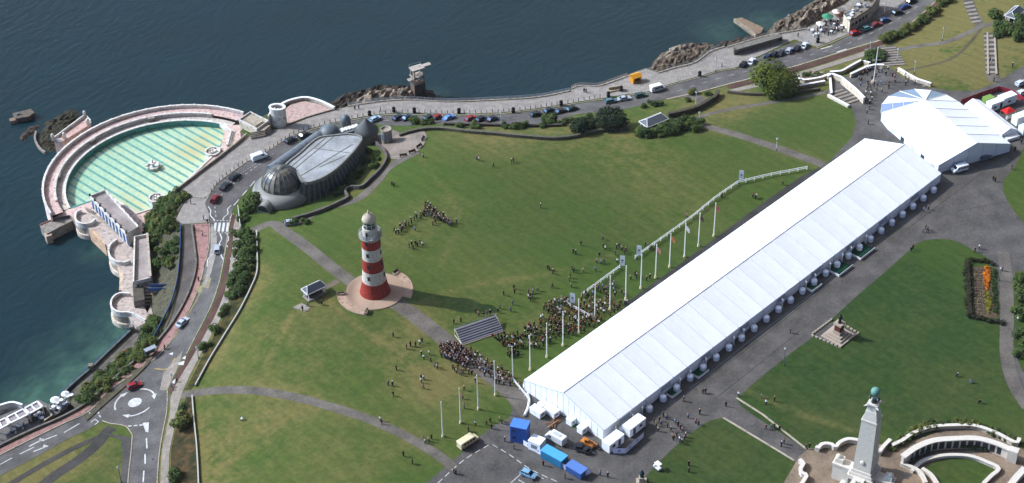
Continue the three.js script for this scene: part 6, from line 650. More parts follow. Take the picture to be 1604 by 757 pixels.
  const rail = (pts, lab, c) => { const f = thing('seafront_railing', lab, 'railing'), s = resample(smooth(pts, 1.5), 2.2); s.forEach(p => part(f, 'post', B(.12, 1.2, .12, p[0], H(p[0], p[1]) + .1, p[1], p[2]), c)); for (const y of [.5, .85, 1.2]) part(f, 'rail', wallGeo(s.map(p => [p[0], p[1]]), .07, (x, z) => H(x, z) + y + .14, (x, z) => H(x, z) + y + .07), c); part(f, 'kerb_stone', wallGeo(s.map(p => [p[0], p[1]]), .5, (x, z) => H(x, z) + .32, (x, z) => H(x, z)), Mt.stonePale); };
  rail([[-14.19,-104.07],[-3.35,-107.02],[4.66,-107.64],[16.75,-105.81],[28.78,-106.1],[40.83,-107.16],[48.93,-109.21],[55.49,-111.7]], 'grey seafront railing between the diving platform and promenade bastion', mat('#8f9294')); rail([[56.15,-112.94],[58.26,-114.87],[64.29,-113.56],[69.52,-116.19],[74.18,-118.87]], 'grey railing around the small curved promenade bastion', mat('#9a8d86')); rail([[84.05,-119.69],[90.48,-122.97],[95.83,-125.09],[99.8,-129.56],[102.26,-133.02],[107.39,-135.92]], 'dark railing above the rocks by the seafront road', mat('#6e716f')); rail([[108.43,-135.87],[121.91,-142.61],[135.59,-146.44]], 'grey railing above the slipway', mat('#8a8479'));
  single('lawn_edge_wall', 'thin pale kerb fence along the lawn above the roadside verge', 'fence', wallGeo(smooth([[-35.09,-33.99],[-33.52,-21.81],[-32.72,-12.87],[-33.76,-6.29],[-35.73,1.26],[-38.99,9.35],[-41.85,16.86],[-44.65,26.44]], 1), .3, (x, z) => H(x, z) + .75, (x, z) => H(x, z)), mat('#a9a898')); single('lawn_edge_wall', 'thin pale kerb fence between brown verge and lower lawn', 'fence', wallGeo(smooth([[-44.99,30.07],[-43.25,39.27],[-41.38,48.56],[-39.3,60.92],[-37.93,70.11]], 1), .3, (x, z) => H(x, z) + .75, (x, z) => H(x, z)), mat('#a9a898'));
  const lampT = thing('street_lamp', 'x', 'street lamp'); scene.remove(lampT); used.street_lamp = -1;
  const lamp = (p, lab, h = 5, white = 1) => { const t = thing('street_lamp', lab, 'street lamp', onG(p)); part(t, 'post', Cy(.1, .06, h, 0, 0, 0, 7), mat(white ? '#b9bab4' : '#4a4d4c')); part(t, 'base', Cy(.18, .14, .8, 0, 0, 0, 7), mat('#55584f')); part(t, 'lantern', new THREE.SphereGeometry(.3, 10, 8).translate(0, h + .2, 0), mat('#e6e5dc', { roughness: .3 })); part(t, 'cap', Cy(.34, .1, .18, 0, h + .38, 0, 8), Mt.grey); };
  lamp([[33.69,-83.19]][0], 'lamp post below the grassy bank beside parked seafront cars'); lamp([[16.28,-85.43]][0], 'lamp post at the end of the grassy bank by the plaza', 3.6); lamp([[93.39,-92.42]][0], 'lamp post beside the dark curved wall'); lamp([[113.37,-60.91]][0], 'lamp post beside the diagonal lawn path', 4); lamp([[102.41,32.96]][0], 'lamp post on the lawn edge facing the marquee ballast drums', 5.4, 0); lamp([[176.69,-128.81]][0], 'lamp post on the yellow grass beside the upper path', 4.6); lamp([[162.01,-103.14]][0], 'lamp post on the grass above the plaza wall', 4.4); lamp([[152.3,-123.06]][0], 'lamp post in the shrubs beside the pale steps'); lamp([[159.41,-115.64]][0], 'lamp post at the foot of the pale steps', 4.4); lamp([[102.57,-119.03]][0], 'lamp post on the seafront paving by the rocks'); lamp([[124.28,-96.95]][0], 'lamp post beside the trunk of the big round tree', 4.6); lamp([[-45.34,15.27]][0], 'lamp post on the verge beside the third detached shrub', 3.6, 0); lamp([[162.96,1.72]][0], 'lamp post beside the flower bed path', 4, 0); lamp([[162.19,22.33]][0], 'lamp post in the shrub bed opposite the flower bed', 4.4, 0); lamp([[-50.53,25.52]][0], 'lamp post at the traffic island by the roundabout', 5); lamp([[129.8,-147.45]][0], 'lamp post above the slipway'); lamp([[134.91,-136.58]][0], 'tall lamp post beside the seafront parking bays', 5.6); lamp([[92.85,-78.69]][0], 'lamp post at the fork of the lawn paths', 3.8); lamp([[-58.73,56.99]][0], 'lamp post beside the road below the roundabout', 5, 0); lamp([[162.96,-153.2]][0], 'lamp post beside the red and teal parked cars', 4.6);
  const mp = [[148.84,-99.2]][0], m = thing('plaza_mast', 'tall white mast standing on the busy plaza', 'mast', onG(mp)); part(m, 'pole', Cy(.25, .14, 12.5, 0, 0, 0, 8), mat('#d3cfc4')); part(m, 'base', Cy(.9, .8, .6, 0, 0, 0, 12), Mt.stonePale); part(m, 'yard', bar([-1.4, 8, 0], [1.4, 8, 0], .07), mat('#d3cfc4'));
}
// plaza walls and steps
{
  const wall = (pts, h, lab, c = mat('#cfc2ae', { map: stain })) => { const o = thing('plaza_wall', lab, 'wall'), s = resample(pts, 1.5).map(p => [p[0], p[1]]); part(o, 'wall', wallGeo(s, .5, (x, z) => H(x, z) + h, (x, z) => H(x, z) - 2), c); part(o, 'coping', wallGeo(s, .75, (x, z) => H(x, z) + h + .18, (x, z) => H(x, z) + h), Mt.whitePaint); };
  wall([[139.45,-101.94],[141.37,-93.47],[143.06,-85.09]], 2.2, 'sloping cream wall with pinkish coping beside the short steps'); wall([[135.71,-105.32],[137.21,-107.09],[139.71,-103.37]], 1.6, 'short cream wall above the short steps'); wall([[133.66,-92.53],[135.77,-88.09],[138.2,-83.52]], .8, 'low white wall at the lawn side of the short steps'); wall([[136.65,-106.16],[134.78,-93.33]], .9, 'white end wall of the steps beside the lawn'); wall([[142.86,-105.51],[145.87,-107.87],[148.95,-110.41],[151.9,-111.23],[153.99,-109.86]], 1.4, 'cream wall with benches along the seaward side of the plaza'); wall([[157.77,-106.28],[159.26,-101.39],[161.34,-96.57],[164.88,-93.16]], 1.2, 'cream wall on the grassy slope side of the plaza'); wall([[126.15,-106.27],[128.77,-104.09],[133.51,-105.2],[136.92,-107.68]], 1.3, 'pale wall around the rockery beside the big round tree'); wall([[137.2,-109.27],[140.73,-108.97],[145.02,-113.7],[148.77,-117.49],[150.41,-113.69]], 1.3, 'rough stone wall climbing from rockery to plaza', Mt.stonePale); wall([[125.4,-100.28],[129.91,-101.39],[134.45,-102.6]], 1.2, 'second pale wall below the rockery', Mt.stonePale);
  const flight = (a, b, n, w, lab, dark) => { const t = thing('stair_flight', lab, 'steps'); const L = Math.hypot(b[0] - a[0], b[1] - a[1]), dx = (b[0] - a[0]) / L, dz = (b[1] - a[1]) / L; for (let i = 0; i < n; i++) { const q = (t, s) => [a[0] + dx * t - dz * s, a[1] + dz * t + dx * s], t0 = i * L / n, t1 = t0 + L / n * .98, g = drape([q(t0, -w / 2), q(t1, -w / 2), q(t1, w / 2), q(t0, w / 2)], .18 + .08 * (i % 2)); part(t, 'step', g, i % 2 ? Mt.pale : dark || mat('#4f4a45', { map: speck })); } };
  flight([[135.89,-97.33]][0], [[140.92,-86.9]][0], 10, 5.2, 'short flight of steps from the lawn path up to the plaza'); flight([[156.97,-129.98]][0], [[156.35,-111.6]][0], 16, 10, 'wide flight of pale steps between the road and plaza'); flight([[191.89,-129.7]][0], [[185.32,-100.3]][0], 18, 3.6, 'long dark flight of steps between two lawns'); flight([[191.54,-159.93]][0], [[190.02,-138.68]][0], 14, 3, 'upper flight of steps on the dry grass slope'); flight([[161.1,-99.04]][0], [[163.73,-93.22]][0], 6, 2.4, 'small steps between plaza wall and marquee');
  for (const [q, l] of [[[[191.32,-129.88],[183.98,-99.6]], 'stone side kerb on the seaward side of the long dark steps'], [[[193.62,-130.14],[186.44,-99.29]], 'stone side kerb on the inland side of the long dark steps']]) single('stair_kerb', l, 'kerb', wallGeo(resample(q, 2).map(p => [p[0], p[1]]), .5, (x, z) => H(x, z) + .5, (x, z) => H(x, z) - 1), Mt.stonePale);
  structure('rockery_bed', drape([[126.88,-107.13],[131.62,-113.99],[135.77,-112.47],[136.63,-108.28],[133.32,-105.23],[128.85,-104.58]], .12), mat('#8b7d6b', { map: mottle })); [[129.68,-109.66],[131.4,-110.39],[132.19,-107.98],[134.02,-109.31],[133.15,-111.21]].forEach((p, i) => bush(p, .5 + .2 * rnd(), 'small plant in the rockery beside the big round tree', i, undefined, 'rockery plants'));
  { const r = mulberry(8), g = new THREE.DodecahedronGeometry(.6, 0); for (const q of [[128.36,-108.89],[130.55,-112.41],[131.25,-107.11],[132.79,-106.83],[134.61,-108.11],[131.52,-113.4],[135.47,-110.75]]) { const o = single('rockery_boulder', 'pale boulder in the rockery beside the big round tree', 'boulder', g, rockM.pale, onG(q, .2), r() * 6, 'rockery boulders'); o.scale.set(1 + r(), .7 + .4 * r(), 1 + .6 * r()); } }
}
// diving platform
{
  const p = [[6.54,-129.14]][0], t = thing('diving_platform', 'derelict concrete diving platform tower standing on the rocks', 'diving tower', [p[0], 0, p[1]], .5), c = mat('#a39a8d', { map: stain }), d = mat('#6b5c50', { map: stain });
  part(t, 'base', B(4, 6, 3, 0, -.5, 0), d); part(t, 'rusty_foot', B(4.5, 1.6, 3.5, 0, -.5, 0), rockM.rust); for (const x of [-1.7, 1.7]) for (const z of [-1.2, 1.2]) part(t, 'column', B(.35, 5.4, .35, x, 5.5, z), c); part(t, 'middle_deck', B(4.3, .3, 3.2, 0, 8, 0), c); part(t, 'top_deck', M([B(4.4, .35, 3, 0, 10.8, 0), B(3.4, .3, 1.6, 3.2, 10.9, 0)]), mat('#b5aa9f', { map: stain })); for (const z of [-1.2, 1.2]) part(t, 'brace', M([bar([-1.7, 5.6, z], [1.7, 8, z], .12), bar([1.7, 5.6, z], [-1.7, 8, z], .12), bar([-1.7, 8.3, z], [1.7, 10.8, z], .1)]), c); part(t, 'side_platform', B(1.8, .25, 1.6, -2.6, 7.2, 0), c); part(t, 'rail', M([bar([-2.1, 12, -1.4], [2, 12, -1.4], .05), bar([-2.1, 11.1, -1.4], [-2.1, 12, -1.4], .05), bar([2, 11.1, -1.4], [2, 12, -1.4], .05)]), c); part(t, 'ladder', M([bar([-2.05, 5.5, .3], [-2.05, 10.8, .3], .05), bar([-2.05, 5.5, .8], [-2.05, 10.8, .8], .05)]), Mt.grey);
}

// benches on the curved plaza, gate screen by the crossing
[[[[5.04,-64.42]][0], .2, 'dark bench on the curved plaza edge nearest the winding wall'], [[[7.63,-65.71]][0], .5, 'dark bench on the curved plaza edge, second from the winding wall'], [[[9.61,-68.63]][0], .9, 'dark bench on the curved plaza edge, third from the winding wall'], [[[10.57,-73.61]][0], 1.3, 'dark bench at the mossy wall end of the curved plaza']].forEach(([p, a, l]) => { const b = thing('plaza_bench', l, 'bench', onG(p, .12), a); part(b, 'seat', B(2.2, .08, .5, 0, .42, 0), Mt.timber); part(b, 'back', B(2.2, .5, .08, 0, .5, -.25), Mt.timber); for (const x of [-.95, .95]) part(b, 'end', B(.15, .5, .5, x, 0, 0), Mt.black); });
{ const t = thing('white_gate_screen', 'narrow white screen with panels beside the zebra crossing', 'screen'), l = [[-42.13,-48.34],[-40.04,-37.01]]; part(t, 'frame', wallGeo(l, .12, (x, z) => H(x, z) + 1.5, (x, z) => H(x, z) + 1.3), Mt.whitePaint); resample(l, 1.8).forEach(p => part(t, 'post', B(.14, 1.5, .14, p[0], H(p[0], p[1]), p[1]), Mt.whitePaint)); part(t, 'panel', wallGeo(l, .05, (x, z) => H(x, z) + 1.2, (x, z) => H(x, z) + .3), mat('#3f5a4c')); }

// ================================================================ vehicles
const paint = c => mat(c, { roughness: .32, metalness: .25 }), tyreG = new THREE.CylinderGeometry(.32, .32, .22, 14).rotateX(PI / 2), rimG = new THREE.CylinderGeometry(.19, .19, .24, 10).rotateX(PI / 2), rimM = mat('#9b9da0', { roughness: .35, metalness: .6 }), lampM = mat('#d9dcd8', { roughness: .2 }), tailM = mat('#7c1612', { roughness: .3 });
function sideProfile(pts, w, bev = .12) { const s = new THREE.Shape(pts.map(p => new THREE.Vector2(p[0], p[1]))), g = new THREE.ExtrudeGeometry(s, { depth: w - 2 * bev, bevelEnabled: true, bevelThickness: bev, bevelSize: bev * .7, bevelOffset: -bev * .7, bevelSegments: 2 }); return g.translate(0, 0, -w / 2 + bev); }
const wheels = (t, xs, z, s = 1) => { for (const x of xs) for (const k of [-1, 1]) { const w = new THREE.Group(); w.name = 'wheel'; t.add(w); w.position.set(x, .32 * s, k * z); w.scale.setScalar(s); part(w, 'tyre', tyreG, Mt.rubber); part(w, 'rim', rimG, rimM); } };
const bodyG = { hatch: sideProfile([[-1.95, .28], [-2.0, .62], [-1.92, .98], [-1.2, 1.02], [.55, .98], [1.3, .86], [1.9, .72], [2.02, .5], [1.98, .28]], 1.72), saloon: sideProfile([[-2.15, .28], [-2.22, .6], [-2.12, .92], [-1.3, .98], [.6, .95], [1.4, .84], [2.1, .7], [2.22, .5], [2.18, .28]], 1.76) };
const cab = (a, b, c, d, h0, h1, w0, w1) => { const P = (x, y, z) => [x, y, z]; return { wind: quad(P(d, h0, -w0), P(d, h0, w0), P(c, h1, w1), P(c, h1, -w1)), rear: quad(P(a, h0, w0), P(a, h0, -w0), P(b, h1, -w1), P(b, h1, w1)), L: quad(P(a, h0, -w0), P(d, h0, -w0), P(c, h1, -w1), P(b, h1, -w1)), R: quad(P(d, h0, w0), P(a, h0, w0), P(b, h1, w1), P(c, h1, w1)), roof: sideProfile([[b - .04, h1 - .05], [b, h1 + .02], [(b + c) / 2, h1 + .06], [c, h1 + .01], [c + .05, h1 - .05]], w1 * 2 + .1, .05), pil: M([[-1, a, b, d, c], [1, a, b, d, c]].map(([k]) => [bar([a, h0, k * w0], [b, h1, k * w1], .06, 4), bar([d, h0, k * w0], [c, h1, k * w1], .05, 4), bar([(a + d) / 2 - .1, h0, k * w0], [(b + c) / 2 - .1, h1, k * w1], .05, 4)])) }; };
const cabG = { hatch: cab(-1.9, -1.5, .25, 1.0, .98, 1.42, .78, .6), saloon: cab(-1.6, -1.0, .3, 1.05, .95, 1.38, .8, .6) };
function car(p, ang, c, label, kind = 'hatch', lift = .06) {
  const t = thing(kind === 'hatch' ? 'hatchback_car' : 'saloon_car', label, 'car', onG(p, lift), ang), m = paint(c), g = cabG[kind]; const b = part(t, 'body', bodyG[kind], m), L = kind === 'hatch' ? 1.98 : 2.18;
  part(t, 'windscreen', g.wind, Mt.glass); part(t, 'rear_window', g.rear, Mt.glass); part(t, 'side_window', g.L, Mt.glass); part(t, 'side_window', g.R, Mt.glass); const r = part(t, 'roof', g.roof, m); part(r, 'pillars', g.pil, m); wheels(t, [-1.2, 1.25], .78);
  for (const k of [-1, 1]) { part(t, 'headlight', B(.1, .16, .36, L - .07, .55, k * .58), lampM); part(t, 'tail_light', B(.1, .2, .3, -L + .03, .62, k * .6), tailM); part(t, 'mirror', B(.14, .12, .18, .75, 1, k * .93), m); } part(t, 'number_plate', B(.05, .12, .5, L + .02, .36, 0), mat('#d8d4c0')); return t;
}
const dk = '#1c2127', nv = '#1d2c44', rd = '#7d1a1a', sv = '#a9b0b4', E45 = .75;
[[[[-49.44,-53.67]][0], 1.323, rd, 'red hatchback parked by the kerb above the zebra crossing'], [[[-47.15,-59.63]][0], 1.122, '#23282c', 'black hatchback parked between a red car and another dark car'], [[[-44.9,-64.39]][0], 0.980, '#2a302f', 'dark grey hatchback parked at the upper end of the lido kerb row'], [[[-45.76,-29.5]][0], 1.636, sv, 'silver hatchback driving from the zebra crossing'], [[[-52,-1.22]][0], 1.031, '#b4bdc4', 'pale silver hatchback driving beside the pink pavement'], [[[-61.48,21.14]][0], 0.514, '#8e1b1f', 'red hatchback driving around the mini roundabout'],
  [[[-30.25,-83.34]][0], 0.830, dk, 'black hatchback parked behind the lead vault of the domed building'], [[[-26.2,-85.92]][0], 0.757, '#202824', 'dark hatchback parked close behind the lead dome'], [[[-4.96,-93.19]][0], E45, '#9fb4c4', 'pale blue hatchback parked beside the cone roof'], [[[2.12,-93.31]][0], E45, '#1d2a3c', 'dark blue hatchback parked first in the echelon row from the cone roof'], [[[4.88,-93.1]][0], E45, '#20324e', 'navy hatchback parked second in the echelon row from the cone roof'], [[[11.54,-93.01]][0], E45, '#25352d', 'dark green hatchback parked beside the bright red car'], [[[14.27,-93.66]][0], E45, '#8c1c1e', 'red hatchback parked between dark green and light blue cars'], [[[17.62,-92.94]][0], E45, '#5e83b8', 'light blue hatchback parked beside a red car'], [[[24.33,-91.28]][0], E45, '#8f2a2a', 'red hatchback parked next to black cars in the echelon row'], [[[27.66,-90.18]][0], E45, '#1b1f24', 'black hatchback parked between the red car and a purplish car'], [[[30.98,-89.85]][0], E45, '#2b2530', 'purplish black hatchback parked at the empty end of the echelon row'], [[[44.53,-93.97]][0], .5, '#1b2424', 'black hatchback parked alone beside the small tree'], [[[48.76,-97.08]][0], .6, '#1d2833', 'dark blue hatchback beside the promenade bastion, first of three'], [[[52.08,-95.97]][0], .6, '#1c2422', 'black hatchback beside the promenade bastion, middle of three'], [[[55.69,-97.43]][0], .6, '#22332f', 'dark green hatchback at the corner of the parking row'],
  [[[67.99,-101.33]][0], .3, '#4d6b73', 'teal hatchback parked in the lay-by next to a silver car'], [[[72.25,-102.66]][0], .3, '#a7adb2', 'silver hatchback parked between teal and green cars'], [[[77.55,-104.23]][0], .28, '#27463a', 'dark green hatchback parked behind the white ice cream van'], [[[112,-122.62]][0], 1, '#15181a', 'black hatchback parked beside the white car near the big tree'], [[[114.67,-124.19]][0], 1.1, '#d4d7d8', 'white hatchback parked at the seafront bays near the big tree'], [[[120.43,-127.23]][0], 1, '#1e2b4a', 'navy hatchback in the seafront bays behind the big tree'], [[[122.72,-128.82]][0], 1, '#1a1f24', 'black hatchback in the seafront bays between navy and dark cars'], [[[125.09,-129.48]][0], 1, '#262b30', 'charcoal hatchback in the seafront bays beside a silver car'], [[[127.74,-130.59]][0], 1.1, '#a3a9b0', 'silver hatchback in the seafront bays'], [[[130.68,-132.21]][0], 1, '#1b1e24', 'black hatchback between the silver and white cars in the bays'], [[[133.24,-133.92]][0], 1.1, '#cfd6dc', 'white hatchback at the last seafront bay by the cafe'],
  [[[151.19,-141.15]][0], .45, '#a3231f', 'bright red estate car parked beside the cafe tables'], [[[155.46,-143.81]][0], .45, '#5f8f8d', 'pale teal hatchback parked between two red cars'], [[[158.84,-146.12]][0], .5, '#8b1e22', 'red hatchback parked in front of a blue car'], [[[162.34,-148.91]][0], .5, '#22406b', 'blue hatchback parked on the upper road'], [[[167.6,-153.99]][0], .5, '#191c20', 'black hatchback parked on the upper road before a blue car'], [[[170.77,-158.04]][0], .55, '#2c3f74', 'bright blue hatchback parked between two black cars'], [[[173.91,-161.83]][0], .55, '#16191c', 'black hatchback at the top of the upper road row'],
  [[[38.64,69.02]][0], -0.555, '#7aa3bd', 'light blue hatchback parked in the marked car park bays'], [[[-25.3,-35.58]][0], .1, '#9aa2a8', 'silver hatchback parked at the domed building entrance beside two shrubs'], [[[172.26,-52.74]][0], .45, '#5d666b', 'grey estate car parked against the round ended marquee gable'], [[[191.06,-86.86]][0], .6, '#d6d9d9', 'white car parked behind the catering trailers'], [[[192.13,-92.54]][0], .6, '#c9cdd0', 'white car parked beyond the red fence']].forEach((a, i) => car(a[0], a[1], a[2], a[3], i % 3 === 1 && i < 40 ? 'saloon' : 'hatch', i > 35 ? .1 : .06));
{ const p = [[-67.07,2.58]][0], t = car(p, .6, '#8c2a25', 'red hatchback parked on the lower promenade below the parapet'); t.position.y = 4.5; }
// vans
function van(p, ang, c, label, o = {}) {
  const L = o.L || 4.9, h = o.h || 2.1, w = o.w || 1.9, t = thing(o.name || 'panel_van', label, 'van', onG(p, o.lift ?? .06), ang), m = paint(c);
  part(t, 'body', sideProfile([[-L / 2, .35], [-L / 2, h - .15], [-L / 2 + .15, h], [L / 2 - 1.5, h], [L / 2 - 1.2, h - .1], [L / 2 - .6, 1.25], [L / 2 - .05, 1.05], [L / 2, .35]], w, .14), m); part(t, 'windscreen', quad([L / 2 - .57, 1.28, -w / 2 + .18], [L / 2 - .57, 1.28, w / 2 - .18], [L / 2 - 1.14, h - .17, w / 2 - .25], [L / 2 - 1.14, h - .17, -w / 2 + .25]), Mt.glass);
  for (const k of [-1, 1]) { part(t, 'side_window', B(.8, .5, .03, L / 2 - 1.55, 1.25, k * (w / 2 + .005)), Mt.glass); if (o.win) for (let i = 0; i < o.win; i++) part(t, 'side_window', B(.75, .55, .03, L / 2 - 2.5 - i * .9, 1.2, k * (w / 2 + .005)), Mt.glass); part(t, 'headlight', B(.08, .2, .3, L / 2 - .02, .75, k * (w / 2 - .3)), lampM); part(t, 'tail_light', B(.06, .4, .15, -L / 2, .9, k * (w / 2 - .15)), tailM); } part(t, 'bumper', B(.15, .25, w - .1, L / 2, .32, 0), Mt.grey); wheels(t, [-L / 2 + 1, L / 2 - .95], w / 2 - .12, 1.05); if (o.band) part(t, 'coloured_skirt', B(L - .1, .35, w + .04, 0, .4, 0), paint(o.band)); if (o.roof) part(t, 'roof_panel', B(o.roof[0], .06, o.roof[1], -.4, h + .02, 0), paint(o.roof[2])); return t;
}
van([[-38.79,-74.32]][0], 0.580, '#d7dadc', 'white panel van driving past the domed building');
van([[83.04,-107.81]][0], 0.401, '#e0e0dc', 'white ice cream van parked beside the yellow kiosk', { win: 2, h: 2.3 });
van([[24.64,58.16]][0], 0.711, '#d8caa0', 'cream and orange minibus parked at the lawn edge near the bare flagpoles', { win: 3, L: 5.4, h: 2.2, band: '#b5713a', name: 'camper_van' });
van([[45.35,57.59]][0], 2.431, '#dfe1e2', 'white panel van parked between the blue containers and marquee gable', { L: 5.3, h: 2.3, w: 2, roof: [2.2, 1, '#b3b7ba'] });
van([[163.46,-47.54]][0], -2.769, '#e2e4e4', 'white minibus parked in front of the round ended marquee', { win: 3, L: 4.8 });
// site boxes
function box(name, p, ang, w, h, d, c, label, cat, o = {}) { const t = thing(name, label, cat, onG(p, .03), ang), m = mat(c, { roughness: .5 }); part(t, 'shell', B(w, h, d, 0, .12, 0), m); part(t, 'roof', B(w + .12, .14, d + .12, 0, h + .12, 0), mat(o.roof || c, { roughness: .55 })); part(t, 'skid', B(w - .3, .14, d - .3, 0, 0, 0), Mt.grey); if (o.door) part(t, 'door', B(.9, 1.9, .05, o.door, .25, d / 2 + .02), mat(o.doorC || '#3c4146')); if (o.win) for (const x of o.win) part(t, 'window', B(.9, .7, .05, x[0], x[1], d / 2 + .02), Mt.glass); if (o.rib) for (let x = -w / 2 + .3; x < w / 2; x += .5) part(t, 'rib', M([B(.12, h - .2, .06, x, .2, d / 2 + .03), B(.12, h - .2, .06, x, .2, -d / 2 - .03)]), m); if (o.vent) part(t, 'vent', B(w * .5, h * .4, .05, 0, h * .4, d / 2 + .02), Mt.grey); return t; }
box('toilet_trailer', [[36.96,56.73]][0], -0.323, 4, 4.7, 3, '#2a569b', 'tall bright blue double deck box with small windows by the marquee corner', 'trailer', { win: [[-1, 3.2], [-1, 1.2]], rib: 1, roof: '#3f72b8' });
box('white_unit', [[40.78,60.05]][0], -0.563, 3.2, 2.7, 2.6, '#dcdddd', 'white plant unit at the end of the blue containers', 'unit', { vent: 1 });
box('blue_container', [[44.68,64.18]][0], -0.694, 6.1, 2.3, 2.5, '#2a7396', 'turquoise blue container behind the printed banner fence', 'container', { rib: 1, roof: '#4193b8' }); box('blue_container', [[49.68,68.28]][0], -0.733, 4.6, 1.7, 2.5, '#34558a', 'darker blue container at the end of the printed banner fence', 'container', { rib: 1, roof: '#4a6da6' });
box('white_cabin', [[58.59,59.71]][0], 0.790, 5.2, 2.5, 2.4, '#d9d9d6', 'white cabin at the corner of the long marquee, closest to the orange loader', 'cabin', { door: 1, win: [[-1, 1.2]] }); box('white_cabin', [[63.89,54.48]][0], 0.778, 5.6, 2.5, 2.4, '#dbdbd8', 'second white cabin along the marquee wall beside the smokers', 'cabin', { door: -1.2, win: [[1, 1.2]] });
[[[[40.64,47.76]][0], 'first white air unit at the marquee gable by the blue box'], [[[41.84,48.91]][0], 'second white air unit at the marquee gable'], [[[42.53,46.23]][0], 'white air unit touching the marquee gable wall'], [[[44.02,47.63]][0], 'white air unit beside the gable timber pile'], [[[45.19,49.01]][0], 'last white air unit in the gable cluster'], [[[49.2,51.79]][0], 'white air unit beside the gable door mat'], [[[51.64,54.73]][0], 'white air unit at the orange loader']].forEach(([p, l]) => box('air_unit', p, PI / 4, 1.9, 1.6, 1.7, '#dedede', l, 'air unit', { vent: 1 }));
{ const p = [[39.01,38.57]][0], t = thing('air_duct', 'bulging white air duct at the marquee corner by the crowd', 'duct', onG(p)); part(t, 'duct', lathe([[0, 0], [1, 0], [1.2, .6], [1, 1.3], [.5, 1.7], [0, 1.8]], 12), Mt.pvcWall); part(t, 'cuff', new THREE.TorusGeometry(.9, .1, 5, 14).rotateX(PI / 2).translate(0, 1.3, 0), Mt.grey);
  const q = thing('white_canopy_strip', 'long white hose running from the blue box toward the crowd fence', 'hose'); part(q, 'hose', new THREE.TubeGeometry(new THREE.CatmullRomCurve3([[38.17,48.81],[39,46.13],[39.37,43.42],[38.95,41.11]].map(a => new THREE.Vector3(a[0], H(...a) + .35, a[1]))), 20, .32, 7), Mt.whitePaint); part(q, 'coupling', Cy(.45, .45, .5, ...onG([[38.17,48.81]][0]), 10), Mt.grey); }
{ // printed banner fences
  const cv = document.createElement('canvas'); cv.width = 512; cv.height = 64; const c = cv.getContext('2d'); c.fillStyle = '#d9d8e8'; c.fillRect(0, 0, 512, 64); for (let i = 0; i < 4; i++) { c.fillStyle = '#5a5f8c'; c.beginPath(); c.arc(64 + i * 128, 32, 15, 0, 7); c.fill(); c.fillStyle = '#cfd0e4'; c.beginPath(); c.arc(64 + i * 128, 32, 7, 0, 7); c.fill(); } const tx = new THREE.CanvasTexture(cv); tx.colorSpace = THREE.SRGBColorSpace; const bm = new THREE.MeshStandardMaterial({ map: tx, roughness: .7, side: THREE.DoubleSide });
  const bf = (pts, lab) => { const t = thing('banner_fence', lab, 'banner fence'); for (let i = 0; i + 1 < pts.length; i++) { const a = pts[i], b = pts[i + 1], n = Math.max(1, Math.round(Math.hypot(b[0] - a[0], b[1] - a[1]) / 12)); for (let k = 0; k < n; k++) { const P = [lerp(a[0], b[0], k / n), lerp(a[1], b[1], k / n)], Q = [lerp(a[0], b[0], (k + 1) / n), lerp(a[1], b[1], (k + 1) / n)], y = 1.7, g = quad([P[0], H(...P) + .1, P[1]], [Q[0], H(...Q) + .1, Q[1]], [Q[0], H(...Q) + y, Q[1]], [P[0], H(...P) + y, P[1]]), l = Math.hypot(Q[0] - P[0], Q[1] - P[1]) / 12; g.setAttribute('uv', new THREE.Float32BufferAttribute([0, 0, l, 0, l, 1, 0, 0, l, 1, 0, 1], 2)); part(t, 'printed_panel', g, bm); } resample([a, b], 2.5).forEach(p => part(t, 'post', Cy(.05, .05, 1.75, p[0], H(p[0], p[1]), p[1] - .05, 5), Mt.steel)); } };
  bf([[37.67,58.9],[44.22,64.59],[50.18,70.36],[53.05,68.59]], 'long lilac white printed banner fence in front of the blue containers'); bf([[58.43,62.27],[61.4,62.37],[65.96,57.17]], 'lilac white printed banner fence around the white cabins');
}
